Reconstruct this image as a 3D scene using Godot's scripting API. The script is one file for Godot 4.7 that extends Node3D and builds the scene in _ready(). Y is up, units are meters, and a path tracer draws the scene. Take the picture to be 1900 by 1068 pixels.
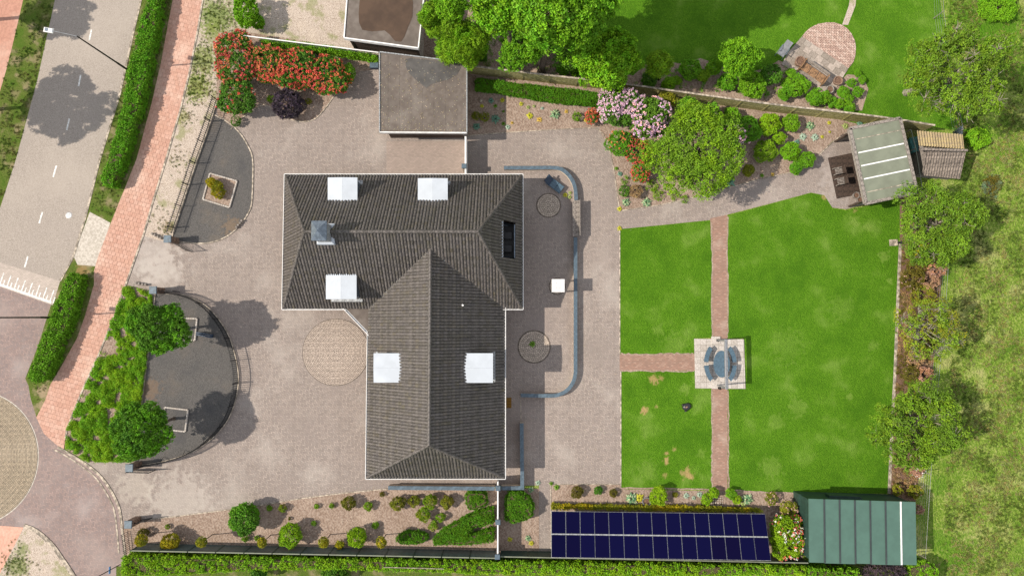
extends Node3D
# A villa plot seen from a drone. Units are metres, y is up, -z is the top of the picture.
# plan(px, py, h): the point at height h that the survey photograph (1900 x 1068) shows at that place.
const FOCAL := 1267.0
const DRONE := 48.0
const TILT := 3.2
var eye := Basis(Vector3.RIGHT, deg_to_rad(-90.0 + TILT))
var rng := RandomNumberGenerator.new()
var names := {}
var M := {}      # materials
var LEAF := {}   # leaf clump meshes
var NZ := FastNoiseLite.new()

func plan(px: float, py: float, h := 0.0) -> Vector3:
	var d: Vector3 = eye * Vector3((px - 950.0) / FOCAL, (534.0 - py) / FOCAL, -1.0)
	var t := (h - DRONE) / d.y
	return Vector3(d.x * t, h, d.z * t)

func flat(pts: Array, h := 0.0) -> PackedVector2Array:   # photo points -> x,z
	var r := PackedVector2Array()
	for p in pts:
		var w := plan(p[0], p[1], h)
		r.append(Vector2(w.x, w.z))
	return r

class MB:
	var v := PackedVector3Array()
	var n := PackedVector3Array()
	var c := PackedColorArray()
	var col := Color(1, 1, 1)
	func tri_n(a: Vector3, b: Vector3, d: Vector3, na: Vector3, nb: Vector3, nd: Vector3) -> void:
		# a, b, d run counter-clockwise seen from outside; Godot wants clockwise
		v.append(a); v.append(d); v.append(b)
		n.append(na); n.append(nd); n.append(nb)
		c.append(col); c.append(col); c.append(col)
	func tri(a: Vector3, b: Vector3, d: Vector3) -> void:
		var m := (b - a).cross(d - a).normalized()
		tri_n(a, b, d, m, m, m)
	func quad(a: Vector3, b: Vector3, d: Vector3, e: Vector3) -> void:
		tri(a, b, d); tri(a, d, e)
	func box(at: Vector3, s: Vector3, bs := Basis.IDENTITY, bev := 0.0) -> void:
		# a box of size s centred at `at`; bev > 0 chamfers the upper edges
		var x := bs.x * s.x * 0.5
		var y := bs.y * s.y * 0.5
		var z := bs.z * s.z * 0.5
		if bev <= 0.0:
			quad(at - x + y + z, at + x + y + z, at + x + y - z, at - x + y - z)
			quad(at - x - y - z, at + x - y - z, at + x - y + z, at - x - y + z)
			quad(at - x - y + z, at + x - y + z, at + x + y + z, at - x + y + z)
			quad(at + x - y - z, at - x - y - z, at - x + y - z, at + x + y - z)
			quad(at + x - y + z, at + x - y - z, at + x + y - z, at + x + y + z)
			quad(at - x - y - z, at - x - y + z, at - x + y + z, at - x + y - z)
			return
		var k := minf(bev, minf(s.x, s.z) * 0.4)
		var xi := bs.x * (s.x * 0.5 - k)
		var zi := bs.z * (s.z * 0.5 - k)
		var yd := bs.y * (s.y * 0.5 - minf(k, s.y * 0.8))
		quad(at - xi + y + zi, at + xi + y + zi, at + xi + y - zi, at - xi + y - zi)
		var lo := [at - x + yd + z, at + x + yd + z, at + x + yd - z, at - x + yd - z]
		var hi := [at - xi + y + zi, at + xi + y + zi, at + xi + y - zi, at - xi + y - zi]
		var bo := [at - x - y + z, at + x - y + z, at + x - y - z, at - x - y - z]
		for i in 4:
			var j := (i + 1) % 4
			quad(lo[i], lo[j], hi[j], hi[i])
			quad(bo[i], bo[j], lo[j], lo[i])
		quad(bo[3], bo[2], bo[1], bo[0])
	func prism(p: PackedVector2Array, y0: float, y1: float, bev := 0.0) -> void:
		if p.size() < 3:
			return
		var q := p.duplicate()
		var area := 0.0
		for i in q.size():
			area += q[i].cross(q[(i + 1) % q.size()])
		if area < 0.0:
			q.reverse()
		var t := q
		if bev > 0.0:
			var o := Geometry2D.offset_polygon(q, -bev)
			if o.size() == 1 and o[0].size() == q.size():
				t = o[0]
			else:
				bev = 0.0
		var ids := Geometry2D.triangulate_polygon(t)
		for i in range(0, ids.size(), 3):
			var a := t[ids[i]]; var b := t[ids[i + 1]]; var d := t[ids[i + 2]]
			if (b - a).cross(d - a) > 0.0:
				var s := b; b = d; d = s
			tri(Vector3(a.x, y1, a.y), Vector3(b.x, y1, b.y), Vector3(d.x, y1, d.y))
		if y1 - y0 < 0.0005:
			return
		for i in q.size():
			var j := (i + 1) % q.size()
			var ym := y1 - bev
			quad(Vector3(q[j].x, y0, q[j].y), Vector3(q[i].x, y0, q[i].y), Vector3(q[i].x, ym, q[i].y), Vector3(q[j].x, ym, q[j].y))
	func tube(a: Vector3, b: Vector3, r0: float, r1: float, seg := 6, caps := true) -> void:
		var ax := (b - a).normalized()
		var s := ax.cross(Vector3.UP if absf(ax.y) < 0.9 else Vector3.RIGHT).normalized()
		var t := ax.cross(s)
		for i in seg:
			var p := TAU * i / seg
			var q := TAU * (i + 1) / seg
			var d0 := s * cos(p) + t * sin(p)
			var d1 := s * cos(q) + t * sin(q)
			tri_n(a + d0 * r0, a + d1 * r0, b + d1 * r1, d0, d1, d1)
			tri_n(a + d0 * r0, b + d1 * r1, b + d0 * r1, d0, d1, d0)
			if caps:
				tri(b, b + d0 * r1, b + d1 * r1)
	func lathe(at: Vector3, prof: Array, seg := 14) -> void:   # prof: [radius, height] from the bottom up
		for k in prof.size() - 1:
			var r0: float = prof[k][0]; var y0: float = prof[k][1]
			var r1: float = prof[k + 1][0]; var y1: float = prof[k + 1][1]
			for i in seg:
				var p := TAU * i / seg
				var q := TAU * (i + 1) / seg
				var a := Vector3(cos(p), 0, sin(p)); var b := Vector3(cos(q), 0, sin(q))
				quad(at + b * r0 + Vector3.UP * y0, at + a * r0 + Vector3.UP * y0, at + a * r1 + Vector3.UP * y1, at + b * r1 + Vector3.UP * y1)
	func add(o: MB, x: Transform3D, tint := Color(1, 1, 1)) -> void:
		for i in o.v.size():
			v.append(x * o.v[i])
			n.append(x.basis * o.n[i])
			c.append(o.c[i] * tint)
	func mesh() -> ArrayMesh:
		var m := ArrayMesh.new()
		if v.is_empty():
			return m
		var ar := []
		ar.resize(Mesh.ARRAY_MAX)
		ar[Mesh.ARRAY_VERTEX] = v
		ar[Mesh.ARRAY_NORMAL] = n
		ar[Mesh.ARRAY_COLOR] = c
		m.add_surface_from_arrays(Mesh.PRIMITIVE_TRIANGLES, ar)
		return m

# ---------------------------------------------------------------- nodes
func numbered(called: String) -> String:
	var k: int = names.get(called, 0)
	names[called] = k + 1
	return called if k == 0 else "%s_%03d" % [called, k]

func thing(called: String, label: String, category: String, at := Vector3.ZERO, group := "") -> Node3D:
	var o := Node3D.new()
	o.name = numbered(called)
	o.position = at
	o.set_meta("label", label)
	o.set_meta("category", category)
	if group:
		o.set_meta("group", group)
	add_child(o)
	return o

func part(parent: Node3D, called: String, mb: MB, mat: Material, label := "") -> MeshInstance3D:
	return inst(parent, called, mb.mesh(), mat, Transform3D(), label)

func inst(parent: Node3D, called: String, mesh: Mesh, mat: Material, x := Transform3D(), label := "") -> MeshInstance3D:
	var o := MeshInstance3D.new()
	o.name = called
	o.mesh = mesh
	o.material_override = mat
	o.transform = x
	if label:
		o.set_meta("label", label)
	parent.add_child(o, true)
	return o

func stuff(o: Node) -> void:
	o.set_meta("kind", "stuff")

func structure(called: String, mb: MB, mat: Material, label := "") -> MeshInstance3D:
	var o := MeshInstance3D.new()
	o.name = numbered(called)
	o.mesh = mb.mesh()
	o.material_override = mat
	o.set_meta("kind", "structure")
	if label:
		o.set_meta("label", label)
	add_child(o)
	return o

func sheet(called: String, pts: Array, y: float, mat: Material, label := "", col := Color(1, 1, 1)) -> MeshInstance3D:
	var mb := MB.new()
	mb.col = col
	mb.prism(flat(pts), y, y)
	return structure(called, mb, mat, label)

# a raised strip of width w along photo points, top at y1
func strip(mb: MB, pts: PackedVector2Array, w: float, y0: float, y1: float, closed := false) -> void:
	var k := pts.size()
	var l := PackedVector2Array()
	var r := PackedVector2Array()
	for i in k:
		var a := pts[i - 1] if i > 0 else (pts[k - 1] if closed else pts[i])
		var b := pts[i + 1] if i < k - 1 else (pts[0] if closed else pts[i])
		var d0 := (pts[i] - a).normalized()
		var d1 := (b - pts[i]).normalized()
		var t := (d0 + d1).normalized()
		var side := Vector2(-t.y, t.x)
		var c := maxf(0.5, sqrt(maxf(0.0, (1.0 + d0.dot(d1)) * 0.5))) if d0 != Vector2.ZERO and d1 != Vector2.ZERO else 1.0
		l.append(pts[i] - side * w * 0.5 / c)
		r.append(pts[i] + side * w * 0.5 / c)
	var m := k if closed else k - 1
	for i in m:
		var j := (i + 1) % k
		var al := Vector3(l[i].x, y1, l[i].y); var bl := Vector3(l[j].x, y1, l[j].y)
		var ar := Vector3(r[i].x, y1, r[i].y); var br := Vector3(r[j].x, y1, r[j].y)
		var dn := Vector3(0, y0 - y1, 0)
		mb.quad(ar, br, bl, al)
		mb.quad(al + dn, al, bl, bl + dn)
		mb.quad(br + dn, br, ar, ar + dn)
		if not closed and i == 0:
			mb.quad(ar + dn, ar, al, al + dn)
		if not closed and i == m - 1:
			mb.quad(bl + dn, bl, br, br + dn)

func smooth_line(pts: Array, steps := 6) -> Array:   # Catmull-Rom through photo points
	var out := []
	for i in pts.size() - 1:
		var p0 := Vector2(pts[maxi(i - 1, 0)][0], pts[maxi(i - 1, 0)][1])
		var p1 := Vector2(pts[i][0], pts[i][1])
		var p2 := Vector2(pts[i + 1][0], pts[i + 1][1])
		var p3 := Vector2(pts[mini(i + 2, pts.size() - 1)][0], pts[mini(i + 2, pts.size() - 1)][1])
		for s in steps:
			var q := p1.cubic_interpolate(p2, p0, p3, float(s) / steps)
			out.append([q.x, q.y])
	out.append(pts[pts.size() - 1])
	return out

# ---------------------------------------------------------------- materials
func lin(r: float, g: float, b: float) -> Color:
	return Color(r, g, b).linear_to_srgb()

# periodic cloud noise: random lattices blown up with wrap-round, octave on octave
func wrapped(seed_: int, cells: int, octaves: int, size: int) -> PackedFloat32Array:
	var r := RandomNumberGenerator.new()
	r.seed = seed_ * 7919 + 13
	var sum := PackedFloat32Array()
	sum.resize(size * size)
	var amp := 1.0
	for o in octaves:
		if cells > size:
			break
		var im := Image.create(cells + 8, cells + 8, false, Image.FORMAT_L8)
		var lat := PackedByteArray()
		lat.resize(cells * cells)
		for i in lat.size():
			lat[i] = r.randi() & 255
		for y in cells + 8:
			for x in cells + 8:
				var g := lat[posmod(y - 4, cells) * cells + posmod(x - 4, cells)] / 255.0
				im.set_pixel(x, y, Color(g, g, g))
		var px := int(round(float(size) / cells))
		im.resize((cells + 8) * px, (cells + 8) * px, Image.INTERPOLATE_CUBIC)
		im = im.get_region(Rect2i(4 * px, 4 * px, cells * px, cells * px))
		if im.get_width() != size:
			im.resize(size, size, Image.INTERPOLATE_BILINEAR)
		var d := im.get_data()
		for i in d.size():
			sum[i] += d[i] * amp
		amp *= 0.6
		cells *= 2
	var mean := 0.0
	var sq := 0.0
	for i in range(0, sum.size(), 7):
		mean += sum[i]; sq += sum[i] * sum[i]
	var k := float((sum.size() + 6) / 7)
	mean /= k
	var dev := sqrt(maxf(sq / k - mean * mean, 1e-6))
	for i in sum.size():
		sum[i] = clampf((sum[i] - mean) / dev * 0.19 + 0.5, 0.0, 1.0)
	return sum

var lattices := {}
func noise_tex(seed_: int, freq: float, octaves: int, ramp: Array, size := 512, normal := 0.0) -> ImageTexture:
	var cells := 1
	while cells * 1.4 < freq * size:
		cells *= 2
	var key := "%d %d %d %d" % [seed_, cells, octaves, size]
	if not lattices.has(key):
		lattices[key] = wrapped(seed_, cells, octaves, size)
	var v: PackedFloat32Array = lattices[key]
	var im := Image.create(size, size, false, Image.FORMAT_RGB8)
	var data := PackedByteArray()
	data.resize(size * size * 3)
	var lut := []
	if normal > 0.0:
		for i in 256:
			lut.append(Color(i / 255.0, i / 255.0, i / 255.0))
	else:
		var g := Gradient.new()
		var offs := PackedFloat32Array()
		var cols := PackedColorArray()
		for s in ramp:
			offs.append(s[0]); cols.append(s[1])
		g.offsets = offs
		g.colors = cols
		for i in 256:
			lut.append(g.sample(i / 255.0))
	var lr := PackedByteArray(); var lg := PackedByteArray(); var lb := PackedByteArray()
	for c in lut:
		lr.append(c.r8); lg.append(c.g8); lb.append(c.b8)
	for i in v.size():
		var q := int(v[i] * 255.0)
		data[i * 3] = lr[q]; data[i * 3 + 1] = lg[q]; data[i * 3 + 2] = lb[q]
	im.set_data(size, size, false, Image.FORMAT_RGB8, data)
	if normal > 0.0:
		im.bump_map_to_normal_map(normal)
	return ImageTexture.create_from_image(im)

# tile texture on world x,z at `per` metres a repeat; over: second, coarser texture with alpha
func ground_mat(tex: Texture2D, per: float, over: Texture2D, over_per: float, rough := 0.95, bump: Texture2D = null, bump_cm := 0.0) -> StandardMaterial3D:
	var m := StandardMaterial3D.new()
	m.albedo_texture = tex
	m.uv1_triplanar = true
	m.uv1_world_triplanar = true
	m.uv1_scale = Vector3.ONE / per
	m.roughness = rough
	m.metallic_specular = 0.25
	m.vertex_color_use_as_albedo = true
	if over:
		m.detail_enabled = true
		m.detail_albedo = over
		m.detail_uv_layer = BaseMaterial3D.DETAIL_UV_2
		m.detail_blend_mode = BaseMaterial3D.BLEND_MODE_MIX
		m.uv2_triplanar = true
		m.uv2_world_triplanar = true
		m.uv2_scale = Vector3.ONE / over_per
		m.uv2_offset = Vector3(0.5, 0.5, 0.5)
	if bump:
		m.normal_enabled = true
		m.normal_texture = bump
		m.normal_scale = bump_cm
	return m

func tone(called: String, col: Color, rough := 0.8, metal := 0.0, grain := 0.35, per := 0.8) -> StandardMaterial3D:
	# a plain colour with fine and coarse grain; vertex colours multiply it
	var m := StandardMaterial3D.new()
	m.resource_name = called
	m.albedo_color = col
	m.roughness = rough
	m.metallic = metal
	m.vertex_color_use_as_albedo = true
	if grain > 0.0:
		m.albedo_texture = M_grain(grain)
		m.uv1_triplanar = true
		m.uv1_world_triplanar = true
		m.uv1_scale = Vector3.ONE / per
	return m

var grains := {}
func M_grain(k: float) -> Texture2D:
	if not grains.has(k):
		var lo := 1.0 - k
		grains[k] = noise_tex(int(k * 100.0) + 7, 0.03, 5, [[0.2, Color(lo, lo, lo)], [0.8, Color(1, 1, 1)]], 256)
	return grains[k]

# ---------------------------------------------------------------- foliage
func leaf_clump(seed_: int, count: int, radius: float, length: float, width: float, up: float, fold := 0.25) -> ArrayMesh:
	var r := RandomNumberGenerator.new()
	r.seed = seed_
	var mb := MB.new()
	for i in count:
		var p := Vector3(r.randfn(), r.randfn(), r.randfn()).normalized() * radius * pow(r.randf(), 0.5)
		p.y *= 0.7
		var nrm := (Vector3(r.randfn(), r.randfn(), r.randfn()).normalized() + Vector3.UP * up + p.normalized() * 0.5).normalized()
		var a := nrm.cross(Vector3(r.randfn(), r.randfn(), r.randfn())).normalized()
		var b := nrm.cross(a)
		var l := length * r.randf_range(0.7, 1.3)
		var w := width * r.randf_range(0.7, 1.3)
		var k := r.randf_range(0.78, 1.22)
		mb.col = Color(k * r.randf_range(0.88, 1.14), k, k * r.randf_range(0.8, 1.2))
		var base := p - a * l * 0.5
		var tip := p + a * l * 0.5 - nrm * l * 0.18
		var s0 := p + b * w * 0.5 + nrm * w * fold
		var s1 := p - b * w * 0.5 + nrm * w * fold
		mb.tri(base, tip, s0)
		mb.tri(base, s1, tip)
	return mb.mesh()

func leaf_material(called: String, rough: float, back: float) -> StandardMaterial3D:
	var m := StandardMaterial3D.new()
	m.resource_name = called
	m.albedo_color = Color(1, 1, 1)
	m.vertex_color_use_as_albedo = true
	m.roughness = rough
	m.metallic_specular = 0.3
	m.cull_mode = BaseMaterial3D.CULL_DISABLED
	if back > 0.0:
		m.backlight_enabled = true
		m.backlight = Color(back, back, back)
	return m

func make_leaves() -> void:
	LEAF.broad = leaf_clump(11, 14, 0.17, 0.17, 0.10, 1.3)
	LEAF.mid = leaf_clump(12, 15, 0.14, 0.115, 0.068, 1.3)
	LEAF.fine = leaf_clump(13, 17, 0.12, 0.09, 0.042, 1.1)
	LEAF.loose = leaf_clump(14, 10, 0.2, 0.13, 0.07, 1.2)
	LEAF.twig = leaf_clump(15, 14, 0.13, 0.15, 0.022, 0.2)
	LEAF.petal = leaf_clump(16, 9, 0.07, 0.075, 0.06, 1.0)
	LEAF.blossom = leaf_clump(17, 6, 0.05, 0.04, 0.035, 1.0)
	LEAF.tuft = leaf_clump(18, 12, 0.09, 0.13, 0.016, 0.8, 0.1)
	LEAF.ground = leaf_clump(19, 14, 0.15, 0.095, 0.062, 1.4)
	M.leaf = leaf_material("leaf", 0.6, 0.4)
	M.conifer = leaf_material("conifer_leaf", 0.75, 0.1)
	M.petal = leaf_material("petal", 0.7, 0.25)
	M.dry = leaf_material("dry_leaf", 0.9, 0.1)

func tinted(leaf: String, tint: Color) -> ArrayMesh:
	var src: Array = LEAF[leaf].surface_get_arrays(0)
	var cols: PackedColorArray = src[Mesh.ARRAY_COLOR]
	for i in cols.size():
		cols[i] = Color(cols[i].r * tint.r, cols[i].g * tint.g, cols[i].b * tint.b)
	var ar := []
	ar.resize(Mesh.ARRAY_MAX)
	ar[Mesh.ARRAY_VERTEX] = src[Mesh.ARRAY_VERTEX]
	ar[Mesh.ARRAY_NORMAL] = src[Mesh.ARRAY_NORMAL]
	ar[Mesh.ARRAY_COLOR] = cols
	var m := ArrayMesh.new()
	m.add_surface_from_arrays(Mesh.PRIMITIVE_TRIANGLES, ar)
	return m

# leaf clumps at spots (Vector3, or [Vector3, outward Vector3]); one mesh, or copies where there are tens of thousands
func scatter(parent: Node3D, called: String, leaf: String, mat: Material, spots: Array, col: Color, vary := 0.22, scale := 1.0, col2 = null, copies := false) -> GeometryInstance3D:
	var mm: MultiMesh
	var st: SurfaceTool
	var kinds := []
	if copies:
		mm = MultiMesh.new()
		mm.transform_format = MultiMesh.TRANSFORM_3D
		mm.use_colors = true
		mm.mesh = LEAF[leaf]
		mm.instance_count = spots.size()
	else:
		st = SurfaceTool.new()
		st.begin(Mesh.PRIMITIVE_TRIANGLES)
		for i in 4 if col2 != null else 1:
			var c: Color = col.lerp(col2, i / 3.0) if col2 != null else col
			for j in 4:
				var k := 1.0 + vary * (j / 1.5 - 1.0)
				kinds.append(tinted(leaf, Color(c.r * k * rng.randf_range(0.88, 1.14), c.g * k, c.b * k * rng.randf_range(0.8, 1.2))))
	for i in spots.size():
		var p: Vector3 = spots[i][0] if spots[i] is Array else spots[i]
		var o: Vector3 = spots[i][1] if spots[i] is Array else Vector3.UP
		var y := (o + Vector3(rng.randfn(), rng.randfn(), rng.randfn()) * 0.35).normalized()
		var x := y.cross(Vector3(rng.randfn(), rng.randfn(), rng.randfn())).normalized()
		var b := Basis(x, y, x.cross(y)) * Basis.from_scale(Vector3.ONE * scale * rng.randf_range(0.75, 1.3))
		var patch := 0.0
		if col2 != null:
			patch = clampf(NZ.get_noise_3d(p.x * 60.0 + parent.position.x * 60.0, p.y * 60.0, p.z * 60.0 + parent.position.z * 60.0) * 1.6 + 0.5 + rng.randfn() * 0.18, 0.0, 1.0)
		if copies:
			mm.set_instance_transform(i, Transform3D(b, p))
			var k := rng.randf_range(1.0 - vary, 1.0 + vary)
			var c: Color = col.lerp(col2, patch) if col2 != null else col
			mm.set_instance_color(i, Color(c.r * k * rng.randf_range(0.85, 1.15), c.g * k, c.b * k * rng.randf_range(0.8, 1.2)))
		else:
			st.append_from(kinds[int(patch * 3.0 + rng.randf() * 0.999) % (kinds.size() / 4) * 4 + rng.randi() % 4], 0, Transform3D(b, p))
	var o: GeometryInstance3D
	if copies:
		var mi := MultiMeshInstance3D.new()
		mi.multimesh = mm
		o = mi
	else:
		var me := MeshInstance3D.new()
		me.mesh = st.commit()
		o = me
	o.name = called
	o.material_override = mat
	parent.add_child(o, true)
	return o

# clump places on a set of ellipsoid lobes [centre, radii]; dense counts clumps per square metre
func lobes_surface(lobes: Array, dense: float, lump := 0.16, low := -0.6, fill := 0.2, gaps := 0.0, shag := 0.1) -> Array:
	var out := []
	for li in lobes.size():
		var c: Vector3 = lobes[li][0]
		var r: Vector3 = lobes[li][1]
		var area := 4.0 * PI * pow((pow(r.x * r.y, 1.6) + pow(r.x * r.z, 1.6) + pow(r.y * r.z, 1.6)) / 3.0, 0.625)
		for i in int(area * dense):
			var d := Vector3(rng.randfn(), rng.randfn(), rng.randfn()).normalized()
			if d.y < low and rng.randf() < 0.85:
				continue
			var bump := 1.0 + lump * 2.0 * NZ.get_noise_3d((c.x + d.x * r.x) * 45.0, (c.y + d.y * r.y) * 45.0, (c.z + d.z * r.z) * 45.0)
			var f := bump * (rng.randf_range(0.5, 0.9) if rng.randf() < fill else rng.randf_range(1.0 - shag, 1.02 + shag * 0.6))
			var p := c + d * r * f
			var inside := false
			for lj in lobes.size():
				if lj != li:
					var q: Vector3 = (p - lobes[lj][0]) / lobes[lj][1]
					if q.length_squared() < 0.5:
						inside = true
						break
			if gaps > 0.0 and NZ.get_noise_3d(p.x * 70.0 + 500.0, p.y * 70.0, p.z * 70.0) < -0.35 + gaps:
				continue
			if not inside and p.y > 0.02:
				out.append([p, (d / r).normalized()])
	return out

func lumpy(centre: Vector3, r: Vector3, count: int, size := 0.5, spread := 0.62, wild := 0.0) -> Array:
	var out := [[centre, r * 0.82]]
	for i in count:
		var a := TAU * (i + rng.randf_range(-0.3, 0.3)) / count
		var e := rng.randf_range(-0.25, 0.75)
		var d := Vector3(cos(a) * cos(e), sin(e), sin(a) * cos(e))
		out.append([centre + d * r * spread * rng.randf_range(0.85 - wild * 0.35, 1.1 + wild * 0.16), r * size * rng.randf_range(0.8 - wild * 0.25, 1.15 + wild * 0.25)])
	return out

const GREEN := {
	"deep": Color(0.086, 0.217, 0.020), "hedge": Color(0.126, 0.323, 0.016), "bright": Color(0.165, 0.371, 0.015), "lime": Color(0.234, 0.408, 0.013),
	"olive": Color(0.226, 0.243, 0.020), "gold": Color(0.40, 0.34, 0.015), "brownish": Color(0.143, 0.127, 0.021), "purple": Color(0.074, 0.058, 0.076),
	"blue": Color(0.157, 0.260, 0.170), "silver": Color(0.355, 0.429, 0.281), "yew": Color(0.084, 0.214, 0.010), "fresh": Color(0.181, 0.337, 0.016), "willow": Color(0.155, 0.285, 0.022),
	"orchard": Color(0.125, 0.215, 0.018),
	"tan": Color(0.369, 0.247, 0.129), "rosy": Color(0.450, 0.260, 0.176), "rhodo": Color(0.107, 0.237, 0.027), "spring": Color(0.178, 0.340, 0.014),
}
const BLOOM := {"red": Color(0.66, 0.105, 0.09), "orange": Color(0.68, 0.20, 0.095), "pink": Color(0.78, 0.52, 0.62), "coral": Color(0.72, 0.16, 0.13), "white": Color(0.78, 0.74, 0.70), "blush": Color(0.66, 0.42, 0.36)}

# a shrub: photo place of its crown, radius in photo pixels, height; opt: leaf, dense, flat, lobes, bloom, bloom_n, stretch [x, z], turn
func shrub(called: String, label: String, category: String, group: String, px: float, py: float, rp: float, h: float, green: String, opt := {}) -> Node3D:
	var hc := h * 0.56
	var at := plan(px, py, hc)
	var r := rp / 26.4 * (1.0 - hc / DRONE)
	var t := thing(called, label, category, Vector3(at.x, 0.0, at.z), group)
	var st: Array = opt.get("stretch", [1.0, 1.0])
	var rv := Vector3(r * st[0], h * 0.5, r * st[1])
	var leaf: String = opt.get("leaf", "mid")
	var ls := lumpy(Vector3(0, hc, 0), rv, opt.get("lobes", 6), opt.get("size", 0.42)) if opt.get("lobes", 6) > 0 else [[Vector3(0, hc, 0), rv]]
	if opt.has("turn"):
		for l in ls:
			l[0] = Basis(Vector3.UP, deg_to_rad(opt.turn)) * l[0]
	var small := clampf(r / 0.7, 0.3, 1.0)
	var sc: float = opt.get("scale", 1.0) * lerpf(0.45, 1.0, small)
	var spots := lobes_surface(ls, opt.get("dense", 34.0) / (sc * sc), opt.get("lump", 0.16), opt.get("low", -0.5), opt.get("fill", 0.2))
	scatter(t, "crown", leaf, M.conifer if opt.has("conifer") else (M.dry if opt.has("dry") else M.leaf), spots, GREEN[green], opt.get("vary", 0.22), sc, GREEN[opt.mix] if opt.has("mix") else null)
	if opt.has("bloom"):
		var kinds: Array = opt.bloom if opt.bloom is Array else [opt.bloom]
		for b in kinds:
			var fl := []
			for s in lobes_surface(ls, opt.get("bloom_n", 9.0), opt.get("lump", 0.16), -0.1, 0.0):
				var q: Vector3 = s[0]
				if NZ.get_noise_3d((q.x + at.x) * 38.0 + b.length() * 90.0, q.y * 20.0, (q.z + at.z) * 38.0) > opt.get("patchy", -0.15):
					fl.append([q + s[1] * 0.09 + Vector3(0, 0.05, 0), (s[1] + Vector3.UP).normalized()])
			scatter(t, "blossoms", opt.get("petal", "petal"), M.petal, fl, BLOOM[b], 0.2, opt.get("bloom_scale", 1.0))
	var mb := MB.new()
	var sr := clampf(r * 0.07, 0.012, 0.07)
	mb.tube(Vector3(0, -0.02, 0), Vector3(0, hc * 0.8, 0), sr, sr * 0.6, 6, false)
	for i in 5:
		var a := TAU * i / 5.0 + rng.randf()
		mb.tube(Vector3(0, hc * 0.25, 0), Vector3(cos(a) * rv.x * 0.62, hc + rv.y * rng.randf_range(-0.1, 0.4), sin(a) * rv.z * 0.62), sr * 0.55, sr * 0.2, 5, false)
	part(t, "stem", mb, M.bark)
	return t

# a tree: base and crown seen at different photo places; hc is the height of the crown's centre
func tree(called: String, label: String, category: String, group: String, base: Array, crown: Array, rp: float, hc: float, rise: float, green: String, opt := {}) -> Node3D:
	var b := plan(base[0], base[1], 0.0)
	var t := thing(called, label, category, b, group)
	var c := plan(crown[0], crown[1], hc) - b
	var r := rp / 26.4 * (1.0 - hc / DRONE)
	var st: Array = opt.get("stretch", [1.0, 1.0])
	var rv := Vector3(r * st[0], rise, r * st[1])
	var ls := lumpy(c, rv, opt.get("lobes", 9), opt.get("size", 0.42), opt.get("spread", 0.66), opt.get("wild", 0.6))
	if opt.get("spread", 0.66) > 0.7:
		ls[0][1] = rv * 0.66
	var spots := lobes_surface(ls, opt.get("dense", 26.0), opt.get("lump", 0.34), opt.get("low", -0.5), opt.get("fill", 0.3), opt.get("gaps", 0.0), opt.get("shag", 0.2))
	scatter(t, "crown", opt.get("leaf", "broad"), M.leaf, spots, GREEN[green], opt.get("vary", 0.25), opt.get("scale", 1.0), GREEN[opt.mix] if opt.has("mix") else null)
	var mb := MB.new()
	var tr: float = opt.get("trunk", 0.14)
	var fork := Vector3(c.x * 0.55, c.y * 0.55, c.z * 0.55)
	mb.tube(Vector3(0, -0.05, 0), Vector3(0, 0.15, 0) + fork * 0.08, tr * 1.5, tr, 8, false)
	mb.tube(Vector3(0, 0.15, 0) + fork * 0.08, fork, tr, tr * 0.75, 8, false)
	for l in ls:
		var q: Vector3 = l[0]
		var mid := fork.lerp(q, 0.5) + Vector3(rng.randfn(), rng.randfn(), rng.randfn()) * 0.12
		mb.tube(fork, mid, tr * 0.5, tr * 0.34, 6, false)
		mb.tube(mid, q, tr * 0.34, tr * 0.18, 5, false)
		for i in opt.get("twigs", 4):
			var d := Vector3(rng.randfn(), rng.randf_range(-0.1, 1.2), rng.randfn()).normalized()
			var e: Vector3 = q + d * l[1] * rng.randf_range(0.75, 1.05)
			var m2 := q.lerp(e, 0.5) + Vector3(rng.randfn(), rng.randfn(), rng.randfn()) * 0.06
			mb.tube(q, m2, tr * 0.16, tr * 0.1, 4, false)
			mb.tube(m2, e, tr * 0.1, tr * 0.04, 4, false)
	part(t, "trunk", mb, M.get(opt.get("bark", "bark")))
	return t

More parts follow.
